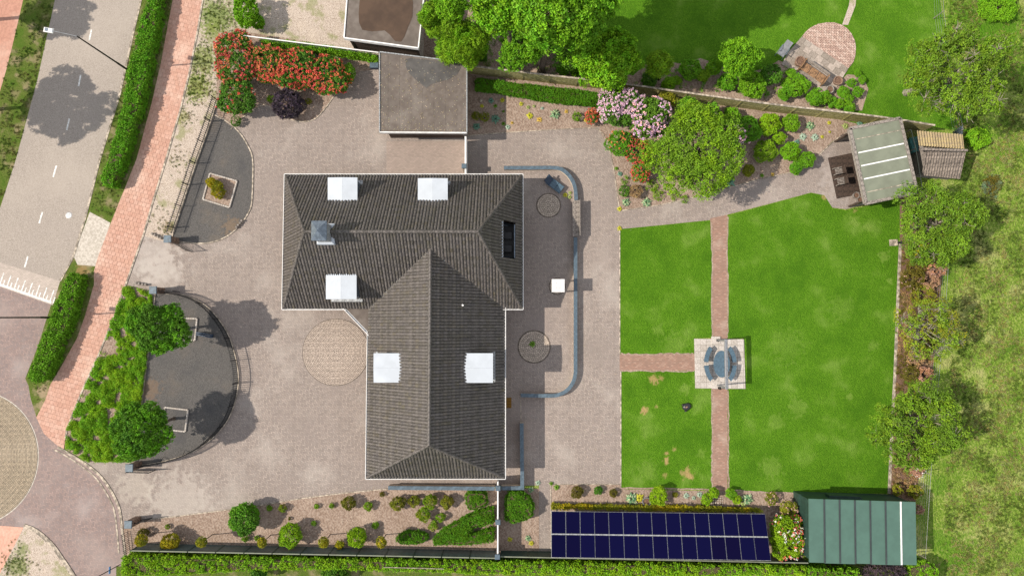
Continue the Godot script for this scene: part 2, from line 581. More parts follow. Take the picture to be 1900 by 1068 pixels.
# a clipped hedge on a footprint of photo points (taken at the height of its top)
func hedge(called: String, label: String, category: String, group: String, pts: Array, h: float, green: String, opt := {}) -> Node3D:
	var poly := flat(pts, h)
	var mid := Vector2.ZERO
	for p in poly:
		mid += p
	mid /= poly.size()
	var t := thing(called, label, category, Vector3(mid.x, 0, mid.y), group)
	var loc := PackedVector2Array()
	var lo := Vector2(1e9, 1e9); var hi := -lo
	for p in poly:
		loc.append(p - mid)
		lo = lo.min(p - mid); hi = hi.max(p - mid)
	loc = Geometry2D.offset_polygon(loc, -opt.get("shrink", 0.07))[0]
	var core := Geometry2D.offset_polygon(loc, -0.14)
	var mb := MB.new()
	mb.col = Color(0.7, 0.75, 0.4)
	for q in core:
		mb.prism(q, 0.02, h - 0.16)
	part(t, "branches", mb, M.bark)
	var dense: float = opt.get("dense", 60.0)
	var sc: float = opt.get("scale", 1.0)
	var rough: float = opt.get("rough", 0.07)
	var rnd: float = opt.get("round", 0.3)
	var spots := []
	for i in int((hi.x - lo.x) * (hi.y - lo.y) * dense):
		var p := Vector2(rng.randf_range(lo.x, hi.x), rng.randf_range(lo.y, hi.y))
		if not Geometry2D.is_point_in_polygon(p, loc):
			continue
		var edge := 1e9
		for k in loc.size():
			edge = minf(edge, p.distance_to(Geometry2D.get_closest_point_to_segment(p, loc[k], loc[(k + 1) % loc.size()])))
		var drop := rnd * pow(clampf(1.0 - edge / rnd, 0.0, 1.0), 2.0) if rnd > 0.0 else 0.0
		var y := h - 0.05 - drop + rough * 2.0 * NZ.get_noise_2d((p.x + mid.x) * 70.0, (p.y + mid.y) * 70.0) + rng.randf_range(-0.5, 0.25) * rough
		spots.append([Vector3(p.x, y, p.y), Vector3.UP])
	for k in loc.size():
		var a := loc[k]; var b := loc[(k + 1) % loc.size()]
		var l := a.distance_to(b)
		var nn := Vector2((b - a).y, -(b - a).x).normalized()
		if Geometry2D.is_point_in_polygon((a + b) * 0.5 + nn * 0.05, loc):
			nn = -nn
		for i in int(l * h * dense * 0.7):
			var p := a.lerp(b, rng.randf()) - nn * (0.06 + rng.randf() * 0.06)
			p += nn * rough * 1.5 * NZ.get_noise_2d((p.x + mid.x) * 60.0, (p.y + mid.y) * 60.0)
			spots.append([Vector3(p.x, rng.randf_range(0.05, h - rnd * 0.5), p.y), Vector3(nn.x, 0.3, nn.y)])
	scatter(t, "foliage", opt.get("leaf", "mid"), M.conifer if opt.has("conifer") else M.leaf, spots, GREEN[green], opt.get("vary", 0.2), sc, GREEN[opt.mix] if opt.has("mix") else null)
	return t

# a leafy rosette (hosta, sedum, euphorbia): n arching leaves, edge in a second colour
func rosette_mesh(seed_: int, n: int, broad: float, rise: float, ca: Color, cb: Color) -> ArrayMesh:
	var r := RandomNumberGenerator.new()
	r.seed = seed_
	var mb := MB.new()
	for i in n:
		var ring := float(i) / n
		var a := i * 2.39996 + r.randf_range(-0.2, 0.2)
		var d := Vector3(cos(a), 0, sin(a))
		var s := Vector3(-d.z, 0, d.x)
		var l := lerpf(1.0, 0.45, ring) * r.randf_range(0.85, 1.1)
		var w := broad * lerpf(1.0, 0.6, ring) * r.randf_range(0.8, 1.2)
		var up := rise * lerpf(0.5, 1.0, ring)
		var p0 := d * 0.04 + Vector3.UP * up * 0.35
		var p1 := d * l * 0.55 + Vector3.UP * up * 1.0
		var p2 := d * l + Vector3.UP * up * 0.72
		var k := r.randf_range(0.75, 1.25)
		mb.col = ca * k
		mb.tri(p0, p1 + s * w * 0.5, p1)
		mb.tri(p1, p1 + s * w * 0.5, p2)
		mb.col = (cb if i % 2 == 0 else ca) * k
		mb.tri(p0, p1, p1 - s * w * 0.5)
		mb.tri(p1, p2, p1 - s * w * 0.5)
	return mb.mesh()

var rosettes := {}
func rosette(called: String, label: String, group: String, px: float, py: float, rp: float, kind: String, category := "plant") -> Node3D:
	var at := plan(px, py, 0.15)
	at.y = 0.012
	var t := thing(called, label, category, at, group)
	var r := rp / 26.4
	inst(t, "leaves", rosettes[kind][rng.randi() % 2], M.leaf, Transform3D(Basis(Vector3.UP, rng.randf() * TAU) * Basis.from_scale(Vector3(r, maxf(r, 0.25), r)), Vector3.ZERO))
	var mb := MB.new()
	mb.tube(Vector3(0, -0.02, 0), Vector3(0, maxf(r, 0.25) * 0.4, 0), 0.03, 0.015, 5, false)
	part(t, "stem", mb, M.bark)
	return t

func make_rosettes() -> void:
	var k := {
		"blue": [34, 0.34, 0.55, Color(0.10, 0.21, 0.15), Color(0.16, 0.27, 0.20)], "variegated": [34, 0.34, 0.55, Color(0.12, 0.24, 0.12), Color(0.48, 0.50, 0.30)],
		"yellow": [30, 0.34, 0.5, Color(0.40, 0.40, 0.03), Color(0.52, 0.48, 0.06)], "green": [36, 0.26, 0.6, Color(0.10, 0.22, 0.015), Color(0.14, 0.27, 0.02)],
		"silver": [34, 0.36, 0.5, Color(0.26, 0.36, 0.27), Color(0.42, 0.48, 0.40)], "orange": [26, 0.3, 0.4, Color(0.52, 0.34, 0.06), Color(0.55, 0.42, 0.12)], "pale": [30, 0.3, 0.5, Color(0.26, 0.34, 0.10), Color(0.40, 0.42, 0.18)],
	}
	for key in k:
		rosettes[key] = [rosette_mesh(31, k[key][0], k[key][1], k[key][2], k[key][3], k[key][4]), rosette_mesh(57, k[key][0] + 5, k[key][1] * 0.85, k[key][2], k[key][3], k[key][4])]

# ---------------------------------------------------------------- paving
func stone_mesh(sx: float, sz: float, h: float, bev: float, col: Color) -> ArrayMesh:
	var mb := MB.new()
	mb.col = col
	mb.box(Vector3(0, h * 0.5, 0), Vector3(sx, h, sz), Basis.IDENTITY, bev)
	return mb.mesh()

# lays stones sx by sz on a photo polygon, rows along `dir`; the first `single` whole ones are parts of their own
func pave(parent: Node3D, called: String, poly: PackedVector2Array, dir: Vector2, sx: float, sz: float, joint: float, shift: float, y: float, h: float, cols: Array, mat: Material, single: int, near := Vector2.ZERO, tilt := 0.0) -> void:
	dir = dir.normalized()
	var side := Vector2(-dir.y, dir.x)
	var lo := Vector2(1e9, 1e9); var hi := -lo
	for p in poly:
		var q := Vector2(p.dot(dir), p.dot(side))
		lo = lo.min(q); hi = hi.max(q)
	var whole := []
	var mb := MB.new()
	var row := 0
	var b := lo.y
	while b < hi.y:
		var a := lo.x - sx - (shift * sx if row % 2 == 1 else 0.0)
		while a < hi.x:
			var quad := PackedVector2Array()
			var inside := 0
			for k in [[0, 0], [1, 0], [1, 1], [0, 1]]:
				var e := Vector2(a + joint * 0.5 + k[0] * (sx - joint), b + joint * 0.5 + k[1] * (sz - joint))
				var w := dir * e.x + side * e.y
				quad.append(w)
				if Geometry2D.is_point_in_polygon(w, poly):
					inside += 1
			if inside == 4:
				var c := (quad[0] + quad[2]) * 0.5
				whole.append([c.distance_squared_to(near), c])
			elif inside > 0:
				for q in Geometry2D.intersect_polygons(quad, poly):
					mb.col = cols[rng.randi() % cols.size()]
					mb.prism(q, y, y + h)
			a += sx
		b += sz
		row += 1
	whole.sort_custom(func(p, q): return p[0] < q[0])
	var kinds := []
	for c in cols:
		kinds.append(stone_mesh(sx - joint, sz - joint, h, 0.006, c))
	var turn := Basis(Vector3(dir.x, 0, dir.y), Vector3.UP, Vector3(side.x, 0, side.y))
	for i in whole.size():
		var c: Vector2 = whole[i][1]
		var lift := rng.randf_range(0.0, 0.004)
		var bs := turn * Basis(Vector3.RIGHT, rng.randfn() * tilt) * Basis(Vector3.BACK, rng.randfn() * tilt)
		if i < single:
			inst(parent, called, kinds[rng.randi() % kinds.size()], mat, Transform3D(bs, Vector3(c.x, y + lift, c.y) - parent.position))
		else:
			mb.col = cols[rng.randi() % cols.size()]
			mb.box(Vector3(c.x, y + lift + h * 0.5, c.y), Vector3(sx - joint, h, sz - joint), bs)
	if mb.v.size() > 0:
		for i in mb.v.size():
			mb.v[i] -= parent.position
		stuff(part(parent, called + "s", mb, mat))

# rings of setts round a centre
func rings(called: String, label: String, px: float, py: float, rp: float, y: float, stone: float, cols: Array, mat: Material, bed: Material, from := 0.0) -> Node3D:
	var c := plan(px, py)
	var R := rp / 26.4
	var base := MB.new()
	var disc := PackedVector2Array()
	for i in 64:
		disc.append(Vector2(c.x, c.z) + Vector2.from_angle(TAU * i / 64.0) * R)
	base.prism(disc, y, y)
	var o := structure(called, base, bed, label)
	var mb := MB.new()
	var r := maxf(from, stone * 0.5)
	while r + stone * 0.5 <= R:
		var k := maxi(3, int(TAU * r / stone))
		var off := rng.randf() * TAU
		var shade := rng.randf_range(0.9, 1.08)
		for i in k:
			var a := off + TAU * i / k
			var d := Vector3(cos(a), 0, sin(a))
			mb.col = cols[rng.randi() % cols.size()] * shade
			mb.box(c + d * r + Vector3.UP * (y + 0.012), Vector3(stone * 0.87, 0.024, TAU * r / k * 0.87), Basis(d, Vector3.UP, d.cross(Vector3.UP)))
		r += stone
	stuff(part(o, "setts", mb, mat))
	return o

func herringbone(size: int, units: int, cols: Array, joint: Color, running := false) -> ImageTexture:
	var im := Image.create(size, size, false, Image.FORMAT_RGB8)
	var data := PackedByteArray()
	data.resize(size * size * 3)
	var u := float(units) / size
	var grit := FastNoiseLite.new()
	grit.seed = 5
	grit.frequency = 0.11
	var at := 0
	for y in size:
		var fy := y * u
		var cy := int(fy)
		var ry := fy - cy
		for x in size:
			var fx := x * u
			var cx := int(fx)
			var rx := fx - cx
			var bx := cx; var by := cy
			var ex := rx; var ey := ry   # position along the brick: 2 long, 1 wide
			var long_x := true
			if running:
				var off := (cy % 2)
				var q := (cx + off) % units
				bx = q / 2; ex = (q % 2) + rx
			else:
				match posmod(cx - cy, 4):
					1: bx = cx - 1; ex = rx + 1.0
					2: long_x = false; by = cy - 1; ey = ry + 1.0
					3: long_x = false
			var lx := 2.0 if long_x else 1.0
			var ly := 1.0 if long_x else 2.0
			var e := minf(minf(ex, lx - ex), minf(ey, ly - ey))
			var hsh := posmod(posmod(bx, units) * 73 + posmod(by, units) * 151 + (37 if long_x else 0) + posmod(bx, units) * posmod(by, units) * 17, 97)
			var c: Color = cols[hsh % cols.size()]
			c = c * (0.92 + 0.16 * (hsh % 13) / 12.0) * (1.0 + 0.12 * grit.get_noise_2d(x, y))
			if e < 0.085:
				c = joint
			c = c.linear_to_srgb()
			data[at] = clampi(int(c.r * 255.0), 0, 255)
			data[at + 1] = clampi(int(c.g * 255.0), 0, 255)
			data[at + 2] = clampi(int(c.b * 255.0), 0, 255)
			at += 3
	im.set_data(size, size, false, Image.FORMAT_RGB8, data)
	return ImageTexture.create_from_image(im)

# patches over the whole plot (96 m wide): each [px, py, radius px, colour, strength] broken up by noise; ramp gives the drift in between
func patches(seed_: int, freq: float, stops: Array, blobs: Array) -> ImageTexture:
	var n := 1024
	var f := FastNoiseLite.new()
	f.seed = seed_
	f.frequency = freq
	f.fractal_octaves = 5
	f.fractal_gain = 0.6
	var im := Image.create(n, n, false, Image.FORMAT_RGBA8)
	var g := Gradient.new()
	var offs := PackedFloat32Array(); var cols := PackedColorArray()
	for s in stops:
		offs.append(s[0]); cols.append(s[1])
	g.offsets = offs
	g.colors = cols
	var lut := []
	for i in 256:
		lut.append(g.sample(i / 255.0))
	var src := f.get_image(n, n, false, false, false)
	var d := src.get_data()
	var step := d.size() / (n * n)
	var data := PackedByteArray()
	data.resize(n * n * 4)
	for i in n * n:
		var c: Color = lut[d[i * step]]
		data[i * 4] = c.r8; data[i * 4 + 1] = c.g8; data[i * 4 + 2] = c.b8; data[i * 4 + 3] = c.a8
	im.set_data(n, n, false, Image.FORMAT_RGBA8, data)
	var k := n / 96.0
	for b in blobs:
		var w := plan(b[0], b[1])
		var cx := (w.x + 48.0) * k; var cy := (w.z + 48.0) * k
		var r: float = b[2] / 26.4 * k
		var col: Color = b[3]
		for y in range(maxi(0, int(cy - r * 1.5)), mini(n, int(cy + r * 1.5) + 1)):
			for x in range(maxi(0, int(cx - r * 1.5)), mini(n, int(cx + r * 1.5) + 1)):
				var q := Vector2(x - cx, y - cy).length() / r + f.get_noise_2d(x * 9.0 + 333.0, y * 9.0) * 0.9
				var a: float = clampf((0.9 - q) * 3.0, 0.0, 1.0) * float(b[4])
				if a > 0.0:
					var o := im.get_pixel(x, y)
					var na := a + o.a * (1.0 - a)
					var m := (col * a + o * o.a * (1.0 - a)) / na
					m.a = na
					im.set_pixel(x, y, m)
	return ImageTexture.create_from_image(im)

func clear(c: Color, a: float) -> Color:
	return Color(c.r, c.g, c.b, a)

func make_materials() -> void:
	NZ.seed = 21
	NZ.frequency = 0.01
	NZ.fractal_octaves = 3
	var drift := func(dark: Color, da: float, pale: Color, pa: float, sd: int, fr: float) -> ImageTexture:
		return patches(sd, fr, [[0.22, clear(dark, da)], [0.44, clear(dark, 0.0)], [0.55, clear(pale, 0.0)], [0.8, clear(pale, pa)]], [])
	M.bark = tone("bark", lin(0.16, 0.12, 0.09), 0.95, 0.0, 0.5, 0.3)
	M.pale_bark = tone("pale_bark", lin(0.42, 0.38, 0.30), 0.9, 0.0, 0.5, 0.4)
	# courtyard blocks, with weathering
	var court := herringbone(512, 32, [Color(0.302, 0.256, 0.230), Color(0.285, 0.246, 0.225), Color(0.318, 0.270, 0.243), Color(0.258, 0.220, 0.200)], Color(0.150, 0.125, 0.113))
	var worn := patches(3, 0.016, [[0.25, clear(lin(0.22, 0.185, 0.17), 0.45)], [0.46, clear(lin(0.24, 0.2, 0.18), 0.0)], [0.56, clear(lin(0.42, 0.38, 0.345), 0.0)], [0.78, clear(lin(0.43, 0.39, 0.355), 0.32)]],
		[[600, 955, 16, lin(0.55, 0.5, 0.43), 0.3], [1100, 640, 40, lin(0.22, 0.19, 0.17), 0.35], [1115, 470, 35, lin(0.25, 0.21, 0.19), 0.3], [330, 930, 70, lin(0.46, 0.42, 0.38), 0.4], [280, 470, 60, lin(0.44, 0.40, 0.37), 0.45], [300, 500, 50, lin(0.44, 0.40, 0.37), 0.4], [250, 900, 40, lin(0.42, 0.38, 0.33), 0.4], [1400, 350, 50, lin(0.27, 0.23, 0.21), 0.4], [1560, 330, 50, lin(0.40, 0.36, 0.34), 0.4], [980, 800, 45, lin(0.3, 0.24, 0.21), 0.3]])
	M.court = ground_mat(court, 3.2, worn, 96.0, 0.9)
	var road_brick := herringbone(512, 32, [Color(0.265, 0.198, 0.184), Color(0.245, 0.188, 0.178), Color(0.285, 0.212, 0.195), Color(0.228, 0.18, 0.174)], Color(0.175, 0.145, 0.134))
	M.road_brick = ground_mat(road_brick, 3.2, patches(8, 0.014, [[0.2, clear(lin(0.33, 0.27, 0.25), 0.5)], [0.48, clear(lin(0.33, 0.27, 0.25), 0.0)], [0.55, clear(lin(0.36, 0.31, 0.3), 0.0)], [0.8, clear(lin(0.36, 0.32, 0.31), 0.5)]], []), 96.0, 0.9)
	M.plateau = ground_mat(herringbone(256, 16, [Color(0.44, 0.38, 0.34), Color(0.40, 0.35, 0.31)], Color(0.32, 0.27, 0.24), true), 1.6, null, 96.0, 0.9)
	M.path_brick = ground_mat(herringbone(256, 16, [Color(0.29, 0.175, 0.135), Color(0.33, 0.215, 0.17), Color(0.26, 0.165, 0.13)], Color(0.21, 0.15, 0.12), true), 1.6, drift.call(lin(0.22, 0.14, 0.11), 0.4, lin(0.42, 0.35, 0.3), 0.45, 12, 0.04), 96.0, 0.9)
	# asphalt: pale aggregate
	var tar := noise_tex(2, 0.35, 4, [[0.15, lin(0.225, 0.194, 0.168)], [0.5, lin(0.315, 0.277, 0.245)], [0.9, lin(0.385, 0.34, 0.305)]], 512)
	M.asphalt = ground_mat(tar, 4.0, drift.call(lin(0.27, 0.24, 0.22), 0.35, lin(0.38, 0.335, 0.295), 0.4, 6, 0.012), 96.0, 0.9)
	var cem := noise_tex(9, 0.06, 5, [[0.2, lin(0.36, 0.325, 0.28)], [0.8, lin(0.52, 0.48, 0.43)]], 512)
	M.concrete = ground_mat(cem, 3.0, drift.call(lin(0.3, 0.27, 0.23), 0.4, lin(0.5, 0.46, 0.4), 0.3, 31, 0.03), 96.0, 0.92)
	M.slab = ground_mat(noise_tex(19, 0.05, 5, [[0.2, lin(0.37, 0.34, 0.315)], [0.8, lin(0.51, 0.475, 0.445)]], 256), 1.1, null, 96.0, 0.9)
	M.red_slab = ground_mat(noise_tex(29, 0.06, 5, [[0.2, lin(0.80, 0.80, 0.80)], [0.8, lin(1, 1, 1)]], 256), 1.7, drift.call(lin(0.45, 0.27, 0.2), 0.35, lin(0.66, 0.5, 0.42), 0.45, 41, 0.02), 96.0, 0.92)
	# soil and sand
	var soil := noise_tex(4, 0.08, 5, [[0.1, lin(0.20, 0.142, 0.11)], [0.5, lin(0.285, 0.214, 0.172)], [0.9, lin(0.365, 0.29, 0.242)]], 512)
	M.soil = ground_mat(soil, 2.6, drift.call(lin(0.2, 0.14, 0.1), 0.4, lin(0.46, 0.36, 0.29), 0.4, 51, 0.03), 96.0, 1.0, noise_tex(4, 0.08, 5, [], 512, 6.0), 1.0)
	var mulch := noise_tex(24, 0.2, 5, [[0.2, lin(0.10, 0.06, 0.042)], [0.5, lin(0.2, 0.12, 0.085)], [0.85, lin(0.33, 0.22, 0.16)]], 512)
	M.mulch = ground_mat(mulch, 2.2, null, 96.0, 1.0, noise_tex(24, 0.2, 5, [], 512, 8.0), 1.0)
	var sand := noise_tex(5, 0.12, 5, [[0.12, lin(0.27, 0.212, 0.172)], [0.4, lin(0.43, 0.362, 0.305)], [0.85, lin(0.54, 0.47, 0.41)]], 512)
	var sward := patches(14, 0.05, [[0.3, clear(lin(0.17, 0.20, 0.05), 0.55)], [0.42, clear(lin(0.2, 0.2, 0.06), 0.0)], [0.6, clear(lin(0.6, 0.5, 0.4), 0.0)], [0.8, clear(lin(0.62, 0.53, 0.43), 0.3)]],
		[[400, 30, 45, lin(0.13, 0.2, 0.03), 0.8], [375, 110, 35, lin(0.16, 0.22, 0.035), 0.75], [365, 160, 32, lin(0.17, 0.23, 0.03), 0.8], [395, 60, 30, lin(0.16, 0.2, 0.04), 0.6], [335, 215, 18, lin(0.2, 0.22, 0.05), 0.6], [310, 420, 14, lin(0.2, 0.15, 0.08), 0.6], [30, 1050, 26, lin(0.12, 0.17, 0.03), 0.7], [40, 1020, 16, lin(0.12, 0.17, 0.03), 0.6]])
	M.sand = ground_mat(sand, 2.4, sward, 96.0, 1.0, noise_tex(5, 0.12, 5, [], 512, 5.0), 1.0)
	var grit := noise_tex(15, 0.28, 4, [[0.2, lin(0.058, 0.056, 0.055)], [0.5, lin(0.128, 0.122, 0.118)], [0.85, lin(0.24, 0.228, 0.22)]], 512)
	M.gravel = ground_mat(grit, 1.8, patches(16, 0.03, [[0.25, clear(lin(0.085, 0.085, 0.09), 0.5)], [0.45, clear(lin(0.1, 0.1, 0.1), 0.0)], [0.58, clear(lin(0.2, 0.17, 0.14), 0.0)], [0.8, clear(lin(0.21, 0.175, 0.14), 0.4)]], [[275, 720, 25, lin(0.23, 0.16, 0.11), 0.6], [272, 760, 22, lin(0.23, 0.16, 0.11), 0.6], [430, 420, 22, lin(0.25, 0.18, 0.12), 0.6]]), 96.0, 1.0, noise_tex(15, 0.28, 4, [], 512, 8.0), 1.0)
	# grass
	var blades := noise_tex(10, 0.25, 2, [[0.1, lin(0.040, 0.118, 0.004)], [0.5, lin(0.070, 0.178, 0.007)], [0.9, lin(0.112, 0.235, 0.014)]], 512)
	var bare := lin(0.40, 0.27, 0.13)
	var thin := lin(0.19, 0.29, 0.055)
	var lawn_spots := [[1193, 760, 9, bare, 0.85], [1212, 702, 12, bare, 0.75], [1226, 700, 6, bare, 0.7], [1217, 752, 4, bare, 0.5], [1235, 853, 8, bare, 0.8], [1236, 840, 5, bare, 0.8], [1250, 832, 5, bare, 0.6], [1272, 876, 13, bare, 0.7], [1280, 882, 8, bare, 0.6], [1233, 880, 6, bare, 0.5], [1585, 390, 5, bare, 0.6],
		[1528, 365, 8, bare, 0.6], [1585, 410, 12, thin, 0.6], [1610, 420, 9, thin, 0.5], [1640, 475, 14, thin, 0.5], [1650, 520, 8, thin, 0.5], [1575, 735, 8, thin, 0.5], [1480, 755, 22, thin, 0.4], [1430, 865, 25, thin, 0.4], [1440, 780, 18, thin, 0.35], [1270, 720, 12, thin, 0.5], [1250, 640, 30, thin, 0.3], [1560, 570, 30, thin, 0.25], [1460, 640, 40, thin, 0.22], [1200, 870, 22, thin, 0.35], [1300, 840, 10, thin, 0.4], [1620, 640, 12, thin, 0.35], [1290, 700, 10, thin, 0.4], [1220, 610, 14, thin, 0.35]]
	M.lawn = ground_mat(blades, 4.6, patches(17, 0.028, [[0.25, clear(lin(0.042, 0.125, 0.004), 0.6)], [0.46, clear(lin(0.05, 0.135, 0.005), 0.0)], [0.53, clear(lin(0.115, 0.235, 0.018), 0.0)], [0.78, clear(lin(0.165, 0.275, 0.045), 0.6)]], lawn_spots), 96.0, 0.95, noise_tex(10, 0.25, 2, [], 512, 6.0), 1.0)
	var hay := lin(0.40, 0.36, 0.17)
	var ruff := noise_tex(20, 0.13, 5, [[0.12, lin(0.095, 0.165, 0.018)], [0.45, lin(0.15, 0.235, 0.030)], [0.65, lin(0.20, 0.27, 0.05)], [0.9, lin(0.29, 0.32, 0.105)]], 512)
	M.meadow = ground_mat(ruff, 5.2, patches(18, 0.03, [[0.25, clear(lin(0.075, 0.165, 0.012), 0.75)], [0.47, clear(lin(0.09, 0.17, 0.015), 0.0)], [0.56, clear(hay, 0.0)], [0.76, clear(hay, 0.5)]],
		[[1840, 345, 20, lin(0.12, 0.13, 0.06), 0.6], [1850, 60, 70, lin(0.06, 0.17, 0.006), 0.8], [1790, 40, 50, lin(0.06, 0.17, 0.006), 0.8], [1870, 120, 50, lin(0.06, 0.15, 0.006), 0.6], [1820, 250, 30, lin(0.06, 0.17, 0.006), 0.8], [1780, 1030, 50, lin(0.07, 0.17, 0.01), 0.7], [1740, 900, 25, lin(0.07, 0.17, 0.01), 0.7], [1740, 1000, 30, lin(0.07, 0.17, 0.01), 0.7], [1725, 800, 30, lin(0.09, 0.15, 0.03), 0.6], [1750, 600, 40, lin(0.09, 0.16, 0.02), 0.6], [1760, 480, 30, lin(0.09, 0.16, 0.02), 0.6]]), 96.0, 1.0, noise_tex(20, 0.13, 5, [], 512, 8.0), 1.0)
	M.verge = ground_mat(noise_tex(23, 0.2, 5, [[0.2, lin(0.05, 0.09, 0.012)], [0.55, lin(0.115, 0.17, 0.025)], [0.85, lin(0.24, 0.22, 0.09)]], 512), 2.3, patches(27, 0.06, [[0.28, clear(lin(0.065, 0.14, 0.012), 0.6)], [0.45, clear(lin(0.07, 0.14, 0.012), 0.0)], [0.54, clear(lin(0.36, 0.28, 0.18), 0.0)], [0.75, clear(lin(0.36, 0.28, 0.18), 0.75)]], [[150, 500, 14, lin(0.33, 0.22, 0.1), 0.8], [78, 725, 16, lin(0.38, 0.29, 0.19), 0.8], [75, 750, 10, lin(0.36, 0.28, 0.18), 0.8]]), 96.0, 1.0, noise_tex(23, 0.2, 5, [], 512, 8.0), 1.0)
	M.felt = ground_mat(noise_tex(33, 0.03, 5, [[0.2, lin(0.118, 0.098, 0.086)], [0.8, lin(0.152, 0.13, 0.115)]], 512), 4.0,
		patches(34, 0.035, [[0.25, clear(lin(0.10, 0.085, 0.078), 0.5)], [0.48, clear(lin(0.1, 0.09, 0.08), 0.0)], [0.55, clear(lin(0.19, 0.17, 0.155), 0.0)], [0.8, clear(lin(0.22, 0.195, 0.175), 0.5)]], []), 96.0, 0.8)
	# plain colours
	M.kerb = tone("kerb_concrete", lin(0.50, 0.43, 0.35), 0.92, 0.0, 0.4, 1.2)
	M.paint = tone("road_paint", lin(0.80, 0.80, 0.78), 0.7, 0.0, 0.25, 0.5)
	M.white = tone("white_paint", lin(0.78, 0.78, 0.78), 0.5, 0.0, 0.08, 1.5)
	M.zinc = tone("white_roof_sheet", lin(0.47, 0.515, 0.575), 0.45, 0.0, 0.05, 5.0)
	M.lead = tone("lead", lin(0.42, 0.44, 0.46), 0.6, 0.3, 0.3, 0.5)
	M.blue_grey = tone("blue_grey_coating", lin(0.085, 0.130, 0.172), 0.5, 0.0, 0.18, 0.9)
	M.blue_seat = tone("blue_grey_board", lin(0.070, 0.125, 0.175), 0.5, 0.0, 0.14, 0.7)
	M.slate_blue = tone("slate_blue_metal", lin(0.17, 0.21, 0.26), 0.4, 0.4, 0.2, 0.6)
	M.iron = tone("black_iron", lin(0.02, 0.021, 0.024), 0.5, 0.3, 0.2, 0.4)
	M.steel = tone("steel", lin(0.30, 0.31, 0.33), 0.45, 0.6, 0.15, 0.6)
	M.glass = tone("dark_glass", lin(0.02, 0.03, 0.045), 0.08, 0.0, 0.0)
	M.plaster = tone("cream_plaster", lin(0.60, 0.52, 0.42), 0.9, 0.0, 0.2, 1.5)
	M.brick_wall = tone("brown_brick", lin(0.30, 0.20, 0.15), 0.9, 0.0, 0.4, 0.5)
	M.tile = tone("roof_tile", lin(0.150, 0.134, 0.125), 0.6, 0.0, 0.45, 0.45)
	M.wood = tone("weathered_wood", lin(0.34, 0.30, 0.27), 0.85, 0.0, 0.4, 0.35)
	M.teak = tone("orange_wood", lin(0.34, 0.195, 0.10), 0.75, 0.0, 0.4, 0.4)
	M.dark_wood = tone("dark_wood", lin(0.075, 0.048, 0.036), 0.8, 0.0, 0.4, 0.4)
	M.shed_green = tone("shed_green", lin(0.062, 0.130, 0.104), 0.55, 0.0, 0.06, 4.0)
	M.dark_green = tone("dark_green_board", lin(0.020, 0.055, 0.042), 0.6, 0.0, 0.2, 0.9)
	M.sage = tone("sage_roof", lin(0.185, 0.205, 0.155), 0.75, 0.0, 0.08, 4.0)
	M.cement = tone("fibre_cement", lin(0.33, 0.28, 0.245), 0.95, 0.0, 0.5, 0.5)
	M.moss_wall = ground_mat(noise_tex(43, 0.05, 5, [[0.15, lin(0.17, 0.16, 0.085)], [0.45, lin(0.30, 0.28, 0.11)], [0.65, lin(0.40, 0.365, 0.15)], [0.88, lin(0.46, 0.42, 0.28)]], 512), 2.4, null, 96.0, 0.95)
	M.terracotta = tone("terracotta", lin(0.32, 0.20, 0.14), 0.85, 0.0, 0.4, 0.3)
	M.solar = tone("solar_glass", lin(0.003, 0.003, 0.030), 0.22, 0.0, 0.0)
	M.solar.metallic_specular = 0.14
	M.puddle = tone("brown_water", lin(0.085, 0.052, 0.032), 0.12, 0.0, 0.15, 5.0)
	M.damp = tone("damp_felt", lin(0.088, 0.082, 0.077), 0.4, 0.0, 0.15, 3.0)
	M.black = tone("black_rubber", lin(0.012, 0.012, 0.013), 0.6, 0.0, 0.2, 0.5)
	M.teal = tone("teal_plastic", lin(0.05, 0.20, 0.20), 0.5, 0.0, 0.15, 0.6)
	M.sett = tone("sett", lin(1, 1, 1), 0.9, 0.0, 0.25, 0.35)

func sky_and_sun() -> void:
	var cam := Camera3D.new()
	cam.name = "camera"
	cam.fov = rad_to_deg(2.0 * atan(534.0 / FOCAL))
	cam.transform = Transform3D(eye, Vector3(0, DRONE, 0))
	cam.far = 600.0
	cam.near = 0.1
	add_child(cam)
	cam.make_current()
	var sky := ProceduralSkyMaterial.new()
	sky.sky_top_color = Color(0.70, 0.71, 0.735)
	sky.sky_horizon_color = Color(0.85, 0.86, 0.87)
	sky.sky_curve = 0.2
	sky.sky_energy_multiplier = 1.1
	sky.ground_bottom_color = Color(0.3, 0.3, 0.25)
	sky.ground_horizon_color = Color(0.6, 0.62, 0.6)
	sky.sun_angle_max = 4.0
	var e := Environment.new()
	e.background_mode = Environment.BG_SKY
	e.sky = Sky.new()
	e.sky.sky_material = sky
	e.tonemap_mode = Environment.TONE_MAPPER_LINEAR
	e.tonemap_exposure = 1.3
	e.sdfgi_enabled = true
	e.ssao_enabled = true
	e.ssil_enabled = true
	var we := WorldEnvironment.new()
	we.name = "environment"
	we.environment = e
	add_child(we)
	var sun := DirectionalLight3D.new()
	sun.name = "sun"
	sun.light_color = Color(1.0, 0.955, 0.89)
	sun.light_energy = 1.45
	sun.light_angular_distance = 0.55
	sun.shadow_enabled = true
	var el := deg_to_rad(43.0)
	var az := deg_to_rad(5.0)   # shadows run to the right of the picture, a little upwards
	var to := Vector3(cos(az) * cos(el), -sin(el), -sin(az) * cos(el))
	sun.look_at_from_position(Vector3.ZERO, to)
	add_child(sun)

